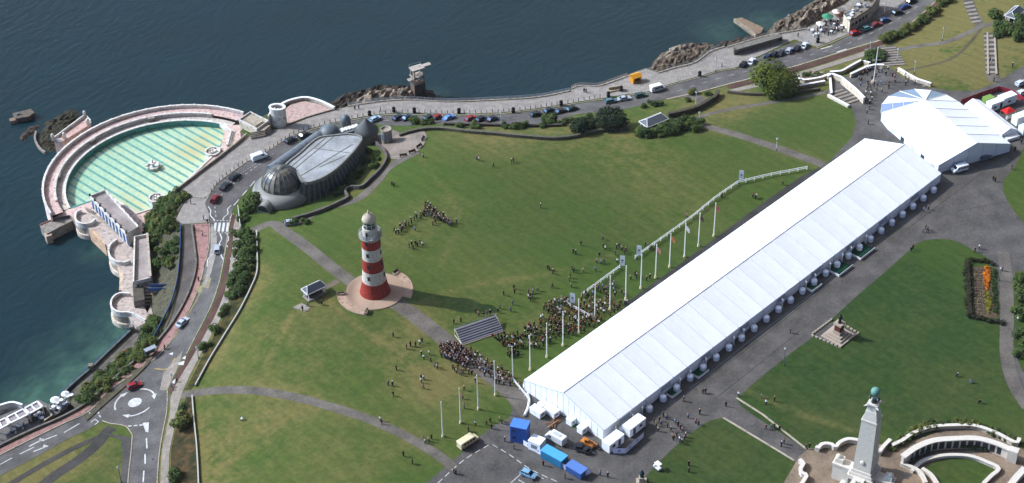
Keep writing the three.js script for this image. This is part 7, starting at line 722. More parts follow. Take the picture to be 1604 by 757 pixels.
{ // telehandler
  const t = thing('orange_loader', 'orange loader machine parked at the marquee gable', 'loader', onG([[52.92,59.31]][0], .03), -0.627), o = paint('#b5702a'); part(t, 'chassis', sideProfile([[-2.2, .6], [-2.2, 1.3], [-.6, 1.5], [1.6, 1.2], [2, .9], [2, .6]], 1.9, .15), o); const c = part(t, 'cab', sideProfile([[-.9, 1.3], [-.8, 2.5], [.2, 2.5], [.5, 1.3]], .9, .05).translate(0, 0, .45), o); part(c, 'cab_window', B(.9, .8, .95, -.25, 1.6, .46), Mt.glass); part(t, 'boom', M([bar([-1.8, 1.9, -.4], [2.6, 1.2, -.4], .2, 6)]), o); part(t, 'fork_carriage', M([B(.15, 1, 1.4, 2.8, .5, -.2), B(1.1, .08, .15, 3.3, .45, -.6), B(1.1, .08, .15, 3.3, .45, .2)]), Mt.black); wheels(t, [-1.4, 1.3], .95, 1.45); t.scale.setScalar(.85); part(t, 'beacon', Cy(.1, .1, .2, -.3, 2.55, .45, 8), mat('#c98a2c'));
  const u = thing('dark_trailer', 'dark loaded flat trailer beside the orange loader', 'trailer', onG([[51.49,61.19]][0], .03), -0.453); part(u, 'bed', B(4, .3, 2, 0, .6, 0), Mt.black); part(u, 'load', M([B(1.6, .8, 1.5, -.9, .9, 0, .2), B(1, .6, 1.2, .9, .9, .2, -.3)]), mat('#25282c')); wheels(u, [-1, 1], .95, .9); part(u, 'drawbar', bar([2, .6, 0], [3.2, .45, 0], .07), Mt.grey);
  const v = thing('timber_pile', 'loose pile of rusty boards on the tarmac by the gable', 'timber pile', onG([[45.1,51.67]][0], .03), .4); const r = mulberry(4); for (let i = 0; i < 9; i++) part(v, 'board', B(2.6 + r(), .1, .25, r() * 1.6 - .8, .05 + i * .05, r() * 1.6 - .8, r() * 1.6 - .3), mat(['#7b4a33', '#63503f', '#8b6a4d'][i % 3]));
  const w = thing('gable_mat', 'small green mat at the marquee gable door', 'mat', onG([[50.53,52.72]][0], .05), PI / 4); part(w, 'mat', B(1.8, .05, 2.6, 0, 0, 0), mat('#1f5a3a')); part(w, 'edge', B(1.9, .04, .1, 0, 0, 1.3), Mt.whitePaint);
}
// catering corner behind the narrow marquee
{
  const fen = [[171.45,-82.01],[179.28,-86.72],[184.79,-89.54],[188.11,-87.4],[190.51,-82.44]], f = thing('red_fence', 'long red sheeted fence around the catering trailers', 'fence'); for (let i = 0; i + 1 < fen.length; i++) part(f, 'sheet', wallGeo([fen[i], fen[i + 1]], .08, (x, z) => H(x, z) + 1.6, (x, z) => H(x, z)), mat('#7d2630')); resample(fen, 3).forEach(p => part(f, 'post', Cy(.06, .06, 1.7, p[0], H(p[0], p[1]), p[1], 5), Mt.grey));
  box('green_kiosk', [[179.43,-81.75]][0], .5, 3, 2.2, 2, '#6f8a3c', 'lime green catering box at the red fence', 'kiosk', { win: [[0, 1]] }); box('catering_trailer', [[180.9,-79.13]][0], .5, 5, 2.5, 2.3, '#dcdedd', 'white catering trailer beside the lime green box', 'trailer', { win: [[-1, 1]], door: 1.4 }); box('catering_trailer', [[185.02,-81.91]][0], .5, 5.4, 2.7, 2.4, '#e0e1e0', 'long white catering trailer against the red fence', 'trailer', { win: [[0, 1]] }); box('catering_trailer', [[186.55,-71.27]][0], .5, 5, 2.6, 2.4, '#d8dcd9', 'white ribbed catering trailer next to the red canopy', 'trailer', { rib: 1 }); box('catering_trailer', [[186.71,-65.89]][0], .5, 4, 2.4, 2.2, '#d3dad9', 'small white trailer at the end of the catering row', 'trailer', { door: 1 });
  const p = [[183.56,-74.43]][0], t = thing('red_canopy', 'bright red canopy between the white catering trailers', 'canopy', onG(p), .5); part(t, 'canopy', M([tri([[-1.8, 2.2, 1.4], [1.8, 2.2, 1.4], [0, 3, 0]]), tri([[1.8, 2.2, 1.4], [1.8, 2.2, -1.4], [0, 3, 0]]), tri([[1.8, 2.2, -1.4], [-1.8, 2.2, -1.4], [0, 3, 0]]), tri([[-1.8, 2.2, -1.4], [-1.8, 2.2, 1.4], [0, 3, 0]])]), mat('#b3201c')); for (const x of [-1.7, 1.7]) for (const z of [-1.3, 1.3]) part(t, 'leg', Cy(.05, .05, 2.2, x, 0, z, 5), Mt.steel); part(t, 'counter', B(2.4, 1, .6, 0, 0, .9), mat('#c9c4b8'));
}
// yellow kiosk and bench block, bus shelter
{
  const k = [[76.55,-114.94]][0], t = thing('yellow_kiosk', 'small yellow kiosk with pitched roof on the seafront promenade', 'kiosk', onG(k, .1), .5); part(t, 'wall', B(3, 2.2, 2.4, 0, 0, 0), mat('#b97f2a')); part(t, 'roof', M([quad([-1.8, 2.1, 1.5], [1.8, 2.1, 1.5], [1.8, 2.9, 0], [-1.8, 2.9, 0]), quad([1.8, 2.1, -1.5], [-1.8, 2.1, -1.5], [-1.8, 2.9, 0], [1.8, 2.9, 0])]), mat('#c98a22')); part(t, 'hatch', B(1.6, 1, .05, 0, 1, 1.23), Mt.black); part(t, 'counter', B(2, .1, .4, 0, .95, 1.4), Mt.timber);
  const b = thing('promenade_shelter', 'long low stone seating block on the promenade beside the slipway', 'seating block'), l = [[110.39,-131.28],[126.05,-139.04]]; part(b, 'wall', wallGeo(l, .8, (x, z) => H(x, z) + 2, (x, z) => H(x, z)), Mt.concrete); part(b, 'roof', wallGeo(l, 2.6, (x, z) => H(x, z) + 2.3, (x, z) => H(x, z) + 2), mat('#77736b', { map: stain })); part(b, 'bench', wallGeo(offset(l, 1), .6, (x, z) => H(x, z) + .5, (x, z) => H(x, z)), Mt.stonePale); part(b, 'end_wall', M([B(1, 2, 2.4, l[0][0], H(...l[0]), l[0][1]), B(1, 2, 2.4, l[1][0], H(...l[1]), l[1][1])]), Mt.darkStone);
  const c = thing('kiosk_counter', 'low timber seating counter on the promenade near the yellow kiosk', 'counter', onG([[69.92,-109.59]][0], .1), .25); part(c, 'back', B(4.2, 1.4, .3, 0, 0, -.5), mat('#a08f72')); part(c, 'bench', B(4.2, .5, .7, 0, 0, .1), mat('#b3a183')); part(c, 'end', B(.3, 1.4, 1.4, 2.1, 0, 0), mat('#a08f72'));
  const s = thing('bus_shelter', 'small glass bus shelter on the pink pavement by the roundabout', 'bus shelter', onG([[-59.04,9.01]][0], .1), .6); part(s, 'roof', B(3.2, .12, 1.4, 0, 2.3, 0), mat('#8d9094')); for (const x of [-1.5, 0, 1.5]) part(s, 'post', B(.08, 2.3, .08, x, 0, -.6), Mt.grey); part(s, 'glass_back', B(3, 1.6, .04, 0, .5, -.6), mat('#59636a', { roughness: .2 })); part(s, 'bench', B(2.4, .08, .4, 0, .5, -.3), Mt.timber);
}
// beach cafe by the left shore and rock cafe by the right shore
{
  const y = 5.2; structure('cafe_terrace', prism([[-102.94,37.07],[-101.9,27.81],[-95.77,26.13],[-87.19,20.19],[-84.14,22.23],[-81.11,17.48],[-78.07,19.54],[-79.23,23.85],[-81.96,26.62],[-84.34,29.37],[-93.57,36.02],[-101.58,42.76]], -2, y), mat('#6f6a66', { map: mottle }));
  const frame = (q, lab) => { const t = thing('white_pergola', lab, 'pergola'); q.forEach((a, i) => { const b = q[(i + 1) % 4]; part(t, 'beam', wallGeo([a, b], .45, y + 2.9, y + 2.5), Mt.whitePaint); part(t, 'post', B(.25, 2.5, .25, a[0], y, a[1]), Mt.whitePaint); }); part(t, 'rafter', wallGeo([[(q[0][0] + q[1][0]) / 2, (q[0][1] + q[1][1]) / 2], [(q[2][0] + q[3][0]) / 2, (q[2][1] + q[3][1]) / 2]], .35, y + 2.85, y + 2.55), Mt.whitePaint); part(t, 'awning', flat(q.map(p => [lerp(p[0], (q[0][0] + q[2][0]) / 2, .15), lerp(p[1], (q[0][1] + q[2][1]) / 2, .15)]), y + 2.6), mat('#8d8482')); };
  frame([[-88.95,26.53],[-86.21,24],[-84.51,25.97],[-87.24,28.48]], 'white pergola frame at the beach end of the cafe terrace'); frame([[-92.8,29.7],[-89.22,26.76],[-87.52,28.71],[-91.36,31.86]], 'middle white pergola frame on the cafe terrace'); frame([[-95.8,32.17],[-93.07,29.93],[-91.64,32.08],[-94.57,34.76]], 'outermost white pergola frame on the cafe terrace');
  const ct = thing('cafe_terrace_wall', 'brick and rail wall around the beach cafe tables', 'wall'); part(ct, 'wall', wallGeo([[-87.61,29.26],[-87.74,25.46],[-84.41,24.15],[-82.1,27.56],[-83.68,29.4]], .3, y + 1.1, y), mat('#7d5a4a', { map: stain })); part(ct, 'coping', wallGeo([[-87.61,29.26],[-87.74,25.46],[-84.41,24.15],[-82.1,27.56],[-83.68,29.4]], .4, y + 1.2, y + 1.1), Mt.stonePale); const bb = thing('beach_balustrade', 'white curved balustrade at the sandy corner of the cafe', 'balustrade'); part(bb, 'wall', wallGeo(smooth([[-99.27,25.06],[-96.35,23.49],[-93.31,22.39],[-90.46,23.45]], 1), .4, 6.4, 0), Mt.white); part(bb, 'coping', wallGeo(smooth([[-99.27,25.06],[-96.35,23.49],[-93.31,22.39],[-90.46,23.45]], 1), .6, 6.6, 6.4), Mt.whitePaint);
  const tb = thing('cafe_table', 'round white cafe table with chairs on the beach cafe terrace', 'table', [0, 0, 0], 0, 'tables on the beach cafe terrace'); part(tb, 'table_top', Cy(.55, .55, .06, 0, .72, 0, 14), Mt.whitePaint); part(tb, 'pedestal', Cy(.06, .06, .72, 0, 0, 0, 6), Mt.grey); for (let i = 0; i < 4; i++) { const a = i * PI / 2; part(tb, 'chair', M([B(.42, .05, .42, 0, .43, 0), B(.42, .45, .05, 0, .46, .2), B(.36, .43, .36, 0, 0, 0)]).rotateY(-a + PI / 2).translate(.95 * Math.cos(a), 0, .95 * Math.sin(a)), mat(i % 2 ? '#5c6670' : '#c9ccca')); } const spots = [[-86.46,26.94],[-85.67,26.01],[-84.63,27.95],[-82.53,23.74],[-81.82,22.32],[-81.02,21.38],[-80.07,22.86],[-81.11,24.26],[-79.64,19.97],[-78.73,19.52],[-90.92,31.95],[-89.6,30.6]]; spots.forEach((p, i) => { i ? dup(tb, [p[0], y, p[1]], rnd() * 6) : (tb.position.set(p[0], y, p[1])); });
  const t2 = [[138.24,-141.71],[140.32,-144.17],[142.27,-145.75],[143.5,-142.96],[145.53,-144.97],[147.49,-146.58],[148.93,-145.08],[141.87,-148.5],[143.99,-151.06],[145.21,-148.16],[146.93,-150.79],[140.33,-146.85],[137.41,-144.46]]; t2.forEach(p => { dup(tb, onG(p, .1), rnd() * 6, 'white table with chairs on the rocky seafront cafe terrace', 'tables on the rocky cafe terrace'); });
  const gz = (p, c, lab, s = 1, yy) => { const t = thing('cafe_parasol', lab, 'parasol', yy ? [p[0], yy, p[1]] : onG(p, .1)); part(t, 'canopy', new THREE.ConeGeometry(1.6 * s, .8 * s, 8, 1, true).translate(0, 2.5, 0), mat(c)); part(t, 'pole', Cy(.05, .05, 2.7, 0, 0, 0, 6), Mt.steel); part(t, 'base', Cy(.3, .28, .12, 0, 0, 0, 8), Mt.grey); }; gz([[143.57,-151.11]][0], '#3f7a5a', 'dark green parasol on the rocky seafront cafe', 1.3); gz([[147.07,-154.09]][0], '#d8c9b6', 'cream parasol beside the green one on the rocky cafe'); gz([[155.82,-152.72]][0], '#9cc22e', 'lime green parasol beside the wedge shaped building'); gz([[140.19,-145.97]][0], '#d9d2bb', 'pale yellow parasol near the cafe railing', .9); gz([[-82.06,22.79]][0], '#e2e0da', 'white parasol on the beach cafe terrace', .8, y); gz([[-79.83,20.69]][0], '#dad8d4', 'white parasol at the path end of the beach cafe', .7, y);
  const w = thing('wedge_building', 'wedge shaped pale building with cluttered flat roof above the rocks', 'building'), q = [[148.03,-147.6],[151.99,-153.39],[159.9,-161.71],[162.58,-159.82],[157.46,-150.55],[149.28,-142.5]]; part(w, 'wall', prism(q, 10, 16.5), mat('#c9bda6', { map: stain })); part(w, 'roof', prism(q.map(p => [p[0], p[1]]), 16.5, 16.9), Mt.stone); const r = mulberry(6); for (let i = 0; i < 22; i++) { const u = r(), v = r(), a = [lerp(q[0][0], q[2][0], u), lerp(q[0][1], q[2][1], u)], b = [lerp(q[5][0], q[4][0], u), lerp(q[5][1], q[4][1], u)], x = lerp(a[0], b[0], .15 + .7 * v), z = lerp(a[1], b[1], .15 + .7 * v); part(w, 'roof_unit', B(.5 + r(), .4 + .4 * r(), .5 + r() * .8, x, 16.9, z, r() * 3), [Mt.grey, Mt.whitePaint, Mt.concrete, Mt.leadPale][i % 4]); } for (let i = 1; i < 6; i++) part(w, 'window', B(1.2, 1.2, .1, lerp(q[5][0], q[4][0], i / 6), 14, lerp(q[5][1], q[4][1], i / 6) + .04, Math.atan2(-(q[4][1] - q[5][1]), q[4][0] - q[5][0])), Mt.glass);
  const hut = box('brick_hut', [[148.42,-154.45]][0], .5, 2.6, 2.4, 2.2, '#7b4a3a', 'small brick hut beside the wedge shaped building', 'hut', { door: .4, roof: '#5f5a52' });
  const art = thing('golf_buggy', 'small white buggy standing on the grass edge beside the tarmac', 'buggy', onG([[68.4,67.66]][0], .07), 2.2); part(art, 'body', sideProfile([[-1, .3], [-1, .8], [-.3, .7], [.3, .5], [.6, .9], [1, .8], [1, .3]], 1.1, .08), paint('#d8d8d4')); part(art, 'canopy', B(1.5, .08, 1.2, -.1, 1.75, 0), Mt.whitePaint); for (const x of [-.7, .6]) for (const z of [-.5, .5]) part(art, 'canopy_post', Cy(.03, .03, 1.1, x, .7, z, 5), Mt.steel); wheels(art, [-.65, .7], .5, .7);
  const st = thing('small_statue', 'small dark figure on a pale plinth at the tarmac edge', 'statue', onG([[64.39,72.07]][0])); part(st, 'plinth', M([B(2.4, .5, 2.4, 0, 0, 0), B(1.2, 1.5, 1.2, 0, .5, 0)]), Mt.stonePale); part(st, 'figure', lathe([[.4, 2], [.45, 2.5], [.6, 3], [.4, 3.5], [.2, 3.7], [.25, 3.9], [0, 4.1]], 10), mat('#22302c'));
}

// ================================================================ people
const poses = {
  standing: [[0, .08, .1, 0, .48, .12, .055, .075], [0, .48, .12, .0, .9, .1, .08, .1], [0, .08, -.1, 0, .48, -.12, .055, .075], [0, .48, -.12, 0, .9, -.1, .08, .1], [0, .92, 0, 0, 1.15, 0, .15, .15], [0, 1.15, 0, 0, 1.38, 0, .16, .17], [0, 1.4, .16, .02, 1.13, .24, .065, .055], [.02, 1.13, .24, .1, .88, .23, .052, .045], [0, 1.4, -.16, .02, 1.13, -.24, .065, .055], [.02, 1.13, -.24, .1, .88, -.23, .052, .045], [0, 1.42, 0, .01, 1.55, 0, .065, .06], [.02, 1.62, 0, .02, 1.67, 0, .1, .1], [0, .05, .1, .14, .05, .1, .05, .045], [0, .05, -.1, .14, .05, -.1, .05, .045]],
};
poses.walking = poses.standing.map(b => [...b]); [[0, [-.25, .1, .1, -.05, .5, .11]], [1, [-.05, .5, .11, 0, .9, .1]], [2, [.28, .08, -.1, .14, .5, -.11]], [3, [.14, .5, -.11, 0, .9, -.1]], [7, [.05, 1.13, .24, .22, .95, .2]], [9, [-.08, 1.13, -.24, -.12, .88, -.22]], [12, [-.27, .06, .1, -.14, .05, .1]], [13, [.28, .05, -.1, .42, .06, -.1]]].forEach(([i, v]) => poses.walking[i].splice(0, 6, ...v));
poses.talking = poses.standing.map(b => [...b]); [[7, [.02, 1.13, .24, .25, 1.2, .1]], [9, [.02, 1.13, -.24, .22, 1.05, -.12]]].forEach(([i, v]) => poses.talking[i].splice(0, 6, ...v));
poses.sitting = poses.standing.map(b => { const c = [...b]; c[1] -= .45; c[4] -= .45; return c; }); [[0, [.44, .08, .12, .42, .45, .13]], [1, [.42, .45, .13, 0, .5, .1]], [2, [.44, .08, -.12, .42, .45, -.13]], [3, [.42, .45, -.13, 0, .5, -.1]], [7, [.02, .72, .24, .28, .6, .15]], [9, [.02, .72, -.24, .28, .6, -.15]], [12, [.44, .05, .12, .57, .05, .12]], [13, [.44, .05, -.12, .57, .05, -.12]]].forEach(([i, v]) => poses.sitting[i].splice(0, 6, ...v));
const fits = { dark: ['dark jacket and trousers', '#121317', '#15161a', '#1d1713'], navy: ['navy uniform', '#161b2c', '#171b29', '#d8d5cc'], white: ['white shirt and dark trousers', '#d8d6d0', '#1e2025', '#33261c'], grey: ['grey coat and jeans', '#5d5f63', '#2a3346', '#4a3a2a'], red: ['red tunic and black trousers', '#7a1d18', '#15161a', '#1c1a18'], brown: ['brown jacket and black trousers', '#4d3a2c', '#1d1c1c', '#8a7a66'], blue: ['pale blue top and jeans', '#6f86a4', '#28324a', '#5b4632'], beige: ['beige coat and dark skirt', '#9a8c74', '#2c2a2c', '#70593c'], black: ['long black coat', '#0f1013', '#0f1013', '#1a1715'], pink: ['pink top and dark trousers', '#9c6a72', '#22232a', '#3a2a1e'] };
const pgeo = {};
function personGeo(pose, fit) {
  const key = pose + fit; if (pgeo[key]) return pgeo[key];
  const res = 34, half = 1.0; let base = pgeo['_' + pose];
  if (!base) {
    const mc = new MarchingCubes(res, new THREE.MeshStandardMaterial(), false, false, 20000); mc.isolation = 0; const B0 = poses[pose];
    for (let k = 0; k < res; k++) for (let j = 0; j < res; j++) for (let i = 0; i < res; i++) {
      const x = ((i - res / 2) / (res / 2)) * half, y = ((j - res / 2) / (res / 2)) * half + .88, z = ((k - res / 2) / (res / 2)) * half; let d = 9;
      for (const b of B0) { const ax = x - b[0], ay = y - b[1], az = z - b[2], bx = b[3] - b[0], by = b[4] - b[1], bz = b[5] - b[2], t = clamp((ax * bx + ay * by + az * bz) / (bx * bx + by * by + bz * bz + 1e-9)), e = Math.hypot(ax - bx * t, ay - by * t, az - bz * t) - lerp(b[6], b[7], t) - .012, h = clamp(.5 + .5 * (d - e) / .05); d = lerp(d, e, h) - .05 * h * (1 - h); }
      mc.field[k * res * res + j * res + i] = -d;
    }
    mc.update(); const n = mc.count; const p = Array.from(mc.positionArray.slice(0, n * 3)), nn = Array.from(mc.normalArray.slice(0, n * 3)); for (let i = 0; i < p.length; i += 3) { p[i] *= half; p[i + 1] = p[i + 1] * half + .88; p[i + 2] *= half; }
    base = pgeo['_' + pose] = { p, nn };
  }
  const g = new THREE.BufferGeometry(), col = [], C = fits[fit].slice(1).map(c => new THREE.Color(c)), skin = new THREE.Color('#a5785f'), shoe = new THREE.Color('#151313'), dy = pose === 'sitting' ? -.45 : 0;
  for (let i = 0; i < base.p.length; i += 3) { const x = base.p[i], y = base.p[i + 1], z = base.p[i + 2], r = Math.hypot(x, z); let c; if (y > 1.52 + dy) c = (y > 1.66 + dy || x < -.01) ? C[2] : skin; else if (y > 1.46 + dy) c = skin; else if (y > .9 + dy) c = C[0]; else if (Math.abs(z) > .19 && y > .8 + dy && dy === 0) c = skin; else if (y < .1) c = shoe; else c = C[1]; col.push(c.r, c.g, c.b); }
  g.setAttribute('position', new THREE.Float32BufferAttribute(base.p, 3)); g.setAttribute('normal', new THREE.Float32BufferAttribute(base.nn, 3)); g.setAttribute('color', new THREE.Float32BufferAttribute(col, 3)); return pgeo[key] = g;
}
const clothM = new THREE.MeshPhysicalMaterial({ vertexColors: true, roughness: .9, specularIntensity: .2, side: THREE.DoubleSide });
const folk = []; // [x, z, y, turn, pose, outfit, where]
{
  const r = mulberry(2024), keys = Object.keys(fits), mix = ['dark', 'dark', 'black', 'white', 'grey', 'dark', 'navy', 'white', 'blue', 'beige', 'black', 'dark', 'brown', 'pink', 'black', 'navy'];
  const pick = a => a[Math.floor(r() * a.length)];
  const add = (x, z, where, poseA, fitA, turn) => { for (const f of folk) if (Math.hypot(f[0] - x, f[1] - z) < .58) return false; folk.push([x, z, H(x, z) + .06, turn ?? r() * 6.283, pick(poseA), pick(fitA), where]); return true; };
  const st = ['standing', 'standing', 'talking', 'walking'];
  const zone = (poly, n, where, poseA = st, fitA = mix, turn) => { const b = poly.reduce((a, p) => [Math.min(a[0], p[0]), Math.max(a[1], p[0]), Math.min(a[2], p[1]), Math.max(a[3], p[1])], [1e9, -1e9, 1e9, -1e9]); for (let k = 0, c = 0; c < n && k < n * 40; k++) { const x = lerp(b[0], b[1], r()), z = lerp(b[2], b[3], r()); if (inside(poly, x, z) && add(x, z, where, poseA, fitA, turn === undefined ? undefined : turn + (r() - .5) * .6)) c++; } };
  const lineUp = (pts, n, w, where, fitA) => { const s = resample(pts, .2); for (let k = 0, c = 0; c < n && k < n * 30; k++) { const p = s[Math.floor(r() * s.length)]; if (add(p[0] + (r() - .5) * w, p[1] + (r() - .5) * w, where, st, fitA)) c++; } };
  const one = (pts, where, fitA = mix, poseA = st) => { for (const p of pts) add(p[0], p[1], where, poseA, fitA); };
  // singles and small groups on the grass
  one([[2.81,-49.79],[2.22,-50.63],[10.93,-62.33],[26.56,-59.11],[27.11,-58.74],[31.33,-55.15],[36.49,-56.96],[37.05,-57.63],[44.34,-35.04],[36.68,-57.3]], 'strolling on the empty part of the big lawn');
  one([[8.31,-18.74],[9.37,-17.8],[10,-19.81],[10.55,-18.9],[11.2,-20.33],[11.92,-19.12],[8.97,-19.58]], 'in the small group in front of the uniformed lines'); one([[14.47,-28.75],[9.62,-26.44],[15.16,-29.59]], 'standing apart between the uniformed lines');
  one([[5.5,18.58],[9.06,23.39],[9.99,22.44],[11.27,22.48],[12.38,21.78],[12.84,21.05],[6.8,31.25],[6.09,37.1],[6.39,40.81],[4.98,36.8],[12.82,26.19],[13.49,27.42],[14.72,25.75],[13.06,34.82],[13.62,38.37],[15.26,28.43],[16.25,30.39],[16.9,31.13]], 'scattered on the lawn left of the footpath crowd'.replace('left of', 'beside')); one([[4.04,50.53],[3.68,49.4],[14.58,57.61],[15.47,57.01],[14.1,56.53],[16.05,56.18],[9.61,61.56],[11.77,64.14]], 'walking along the curved lawn path'); one([[13.69,35.08],[13.09,36.24],[23.6,39.35],[23.31,42.35],[23.65,45.79],[26.39,36.61]], 'standing by the bare flagpoles'); one([[26.42,51.89],[29,51.73],[29.92,50.86],[32.2,50.46],[32.65,51.36],[30.21,53.08],[24.77,53.84],[33.34,57.51],[35.4,60.14]], 'standing near the cream minibus'); one([[21.45,67.65],[21.9,68.07],[39.76,71.31],[42.11,65.79],[46.97,70.06],[56.79,69.96],[55.07,69.28]], 'walking across the car park tarmac');
  one([[33.63,2.85],[36.33,0.3],[36.47,2.16],[41.3,2.07],[42.49,1.32],[40.08,4.39],[40.56,5.45],[41.09,3.9],[32.08,9.81],[32.58,8.28],[35.37,9.4],[35.9,6.84],[26.33,9.63],[27.15,10.93],[20.79,13.79],[22.58,13.34],[29.28,10.74],[30.1,10.51]], 'standing on the lawn behind the timber stand');
  one([[52.49,-14.29],[53.15,-13.7],[46.72,-5.74],[45.43,-7.69],[45.92,-7.12],[52.31,-6.05],[51.85,-7.15],[54.84,-5.94],[54.7,-17.56],[60.69,-19.84],[60.67,-16.45],[61.12,-15.3],[59.43,-12.59],[59.75,-9.27],[60.46,-9.79],[58.6,-9.87],[58.07,-6.35],[51.2,-3.67],[50.97,-2.34],[46.36,0.14],[51.38,0.08],[40.43,3.87],[40.13,2.29],[64.24,-15.72],[64.96,-16.25],[65.57,-15.1],[66.54,-14.21],[63.72,-12.95],[64.02,-9.63],[66.14,-13.4]], 'standing on the lawn beyond the crowd fence'); one([[67.09,-2.45],[68.64,-2.92],[71.23,-1.74],[72.13,-2.5],[68.38,-4.01],[64.37,3.26],[64.96,4.33],[72.64,-15.6],[72.02,-16.47],[73.43,-14.72]], 'standing between fence and marquee'); one([[95,-37.57],[103.48,-36.97],[104.15,-36.65],[104.58,-37.24],[112.71,-43.14],[84.36,-28.76]], 'standing inside the long fence bend');
  one([[76.58,44.93],[81.46,42.39],[82.1,42.18],[77.09,50.78],[79.96,49.56],[78.71,52.83],[79.25,53.51],[86.49,47.12],[105.74,20.74],[105.93,20.5],[96.27,55.23],[95.05,55.41],[97.05,55.04],[98.17,55.74],[98.38,55.31],[97.84,61.33],[98.55,60.5],[103.5,62.37],[104.3,61.98]], 'walking on the tarmac beside the long marquee'); one([[95.4,44.52],[96.18,46.81],[98.32,45.76],[75.69,66.88],[75.49,68.95],[89.97,43.63]], 'standing on the lawn beside the forked path'); one([[142.62,-11.63],[143.29,-12.45],[147.57,-19.97],[148.49,-21.09],[148.83,-20.21],[149.62,-29.17],[151.02,-29.99],[164.76,-2.27],[160.98,-12.08],[171.93,-42.69],[172.32,-42.07],[178.41,-47.93],[184.21,-60.36],[181.51,-56.89],[142.09,-72.69],[142.88,-79],[144.04,-81.18],[159.48,-10.74]], 'crossing the plaza around the marquees'); one([[-51.74,-45.02],[-50.42,-43.32],[-53.78,-40.65],[-51.21,-37.79],[-56.47,-53.06],[-49.82,-18.13],[-50.1,22.72],[-51.04,24.34],[-55.62,7.67],[-38.04,-87.39],[-38.87,-87.85],[-39.62,-87.54],[-11.83,-101.67],[-10.66,-102.02],[-3.75,-99.65],[60.07,-110.21],[60.65,-109.68],[105,-122.36],[132.27,-141.29]], 'walking on the seafront pavement'); one([[-13.65,4.73],[-18.53,6.34],[-17.31,4.78]], 'near the tiled shelter by the lighthouse'); one([[192.58,-104.15],[184.65,-95.24],[186.95,-109.18],[186.88,-107.31]], 'on or near the long dark steps'); one([[147.37,48.23],[146.58,40.91],[144.01,38.5]], 'resting on the large inland lawn', mix, ['sitting']); one([[-30.53,42.78]], 'sitting alone on the lower lawn', ['white'], ['sitting']); one([[28.3,11.99]], 'sitting alone on the timber stand', ['dark'], ['sitting']); { const f = folk.at(-1); f[2] += .9; }
  one([[71.9,51.03],[71.21,50.12],[69.27,53.36],[69.58,55.13],[70.52,52.97],[71.95,53.9],[72.59,55.24],[73.88,52.65],[74.4,53.55],[74.91,54.67],[75.28,55.55],[73.79,57.02],[72.92,58.29],[72.7,57.41],[74.38,58.77],[74.74,59.64],[75.46,58.38],[75.84,57.53],[70.17,51.63],[68.93,52.03]], 'in the group outside the marquee corner entrance');
  // dense groups
  lineUp([[4.55,-25.97],[7.75,-29.72],[10.31,-32.55],[12.55,-34.77],[13.21,-37.16]], 30, 1.6, 'in the longer uniformed line on the lawn', ['navy', 'navy', 'black', 'dark']); lineUp([[13.21,-37.16],[15.09,-32.63],[17.25,-30.61],[19.04,-28.67],[20.46,-27.98]], 34, 2.4, 'in the shorter uniformed line on the lawn', ['navy', 'navy', 'dark', 'black', 'grey']);
  lineUp([[19.16,23.92],[23.17,25.98],[27.16,29.49],[31.1,33.19],[34.98,36.83]], 84, 4, 'queueing along the footpath toward the marquee', mix); zone([[17.22,23.14],[21.05,22.02],[25.57,26.06],[24.01,31.32],[19.86,28.31],[17.61,26.8]], 48, 'gathered where the footpath meets the stand'); zone([[20.03,29.28],[24.8,31.82],[26.38,33.77],[23.24,34.16],[21.18,32.68]], 10, 'gathered on the dry grass beside the queue');
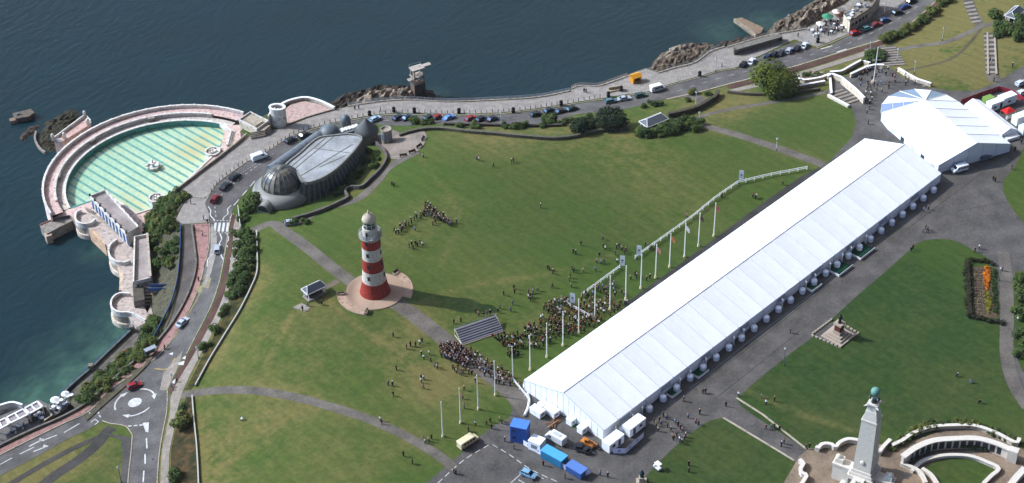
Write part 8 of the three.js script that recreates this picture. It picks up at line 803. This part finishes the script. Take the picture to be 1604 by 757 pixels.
  zone([[30.06,19.08],[35.25,18],[39.42,19.63],[39.01,23.8],[36.05,28.32],[34.47,27.78],[33.57,23.62]], 46, 'seated in the red coated band beside the stand', ['sitting', 'sitting', 'standing'], ['red', 'black', 'dark', 'dark', 'black', 'white'], -.6); zone([[38.53,15.61],[43.5,12.24],[48.34,14.2],[48.1,20.43],[44.81,22.78],[41.2,25.58],[38.71,22.57]], 66, 'in the red and black crowd near the flagpoles', st, ['red', 'black', 'dark', 'dark', 'white', 'black', 'navy']); zone([[43.55,10.72],[51.85,8.46],[60.12,7.76],[65.94,6.97],[58.05,15.32],[52.15,20.09],[48.1,20.43],[46.32,15.88]], 110, 'in the thick crowd at the marquee wall', st, ['black', 'dark', 'white', 'navy', 'red', 'dark', 'black']); zone([[43.29,8.14],[48.69,4.71],[51.28,6.37],[48.5,9.88],[43.88,10.73]], 26, 'in the crowd behind the white banner'); zone([[52.81,5.39],[58.97,-1.2],[62.71,-2.11],[63.01,3.72],[60.94,7.8],[54.34,8.04]], 34, 'in the crowd along the short rail fence');
  zone([[141.95,-108.05],[147.71,-112.13],[156.71,-107.77],[160.5,-98.1],[161.24,-92.5],[153.51,-92.59],[147.19,-89.73],[144.09,-91.56]], 42, 'on the busy plaza by the mast'); lineUp([[146.39,-94.58],[146.3,-89.09],[144.92,-83.86]], 7, 1.2, 'walking from plaza to marquee', mix); zone([[136.65,-142.29],[142.01,-149.4],[147.25,-152.65],[150.08,-146.79],[146.82,-142.6],[140.45,-139.73]], 34, 'among the tables of the rocky cafe'); 
  const cam = camera.position; folk.sort((a, b) => Math.hypot(a[0] - cam.x, a[2] - cam.y, a[1] - cam.z) - Math.hypot(b[0] - cam.x, b[2] - cam.y, b[1] - cam.z));
  const rest = []; folk.forEach((f, i) => { if (i < 300) { const lab = `person in ${fits[f[5]][0]} ${f[6].startsWith('seated') || f[6].startsWith('sitting') || f[6].startsWith('resting') ? '' : f[4] === 'walking' ? 'mid-stride, ' : ''}${f[6]}`; const o = single('person', lab.split(' ').slice(0, 16).join(' '), 'person', personGeo(f[4], f[5]), clothM, [f[0], f[2], f[1]], f[3], 'people ' + f[6].split(' ').slice(0, 6).join(' ')); o.scale.setScalar(.94 + .14 * r()); } else { const g = personGeo(f[4], f[5]).clone(); g.rotateY(f[3]); g.translate(f[0], f[2], f[1]); rest.push(g); } });
  console.log('people', folk.length);
  if (rest.length) { const m = new THREE.Mesh(mergeGeometries(rest), clothM); m.name = 'crowd'; m.userData = { kind: 'stuff', label: 'scattered crowd of people farther off across the lawns and plaza', category: 'crowd' }; scene.add(m); }
}

scene.traverse(o => { if (o.isMesh && o.name !== 'sky') { o.castShadow = true; o.receiveShadow = true; } });
renderer.render(scene, camera);
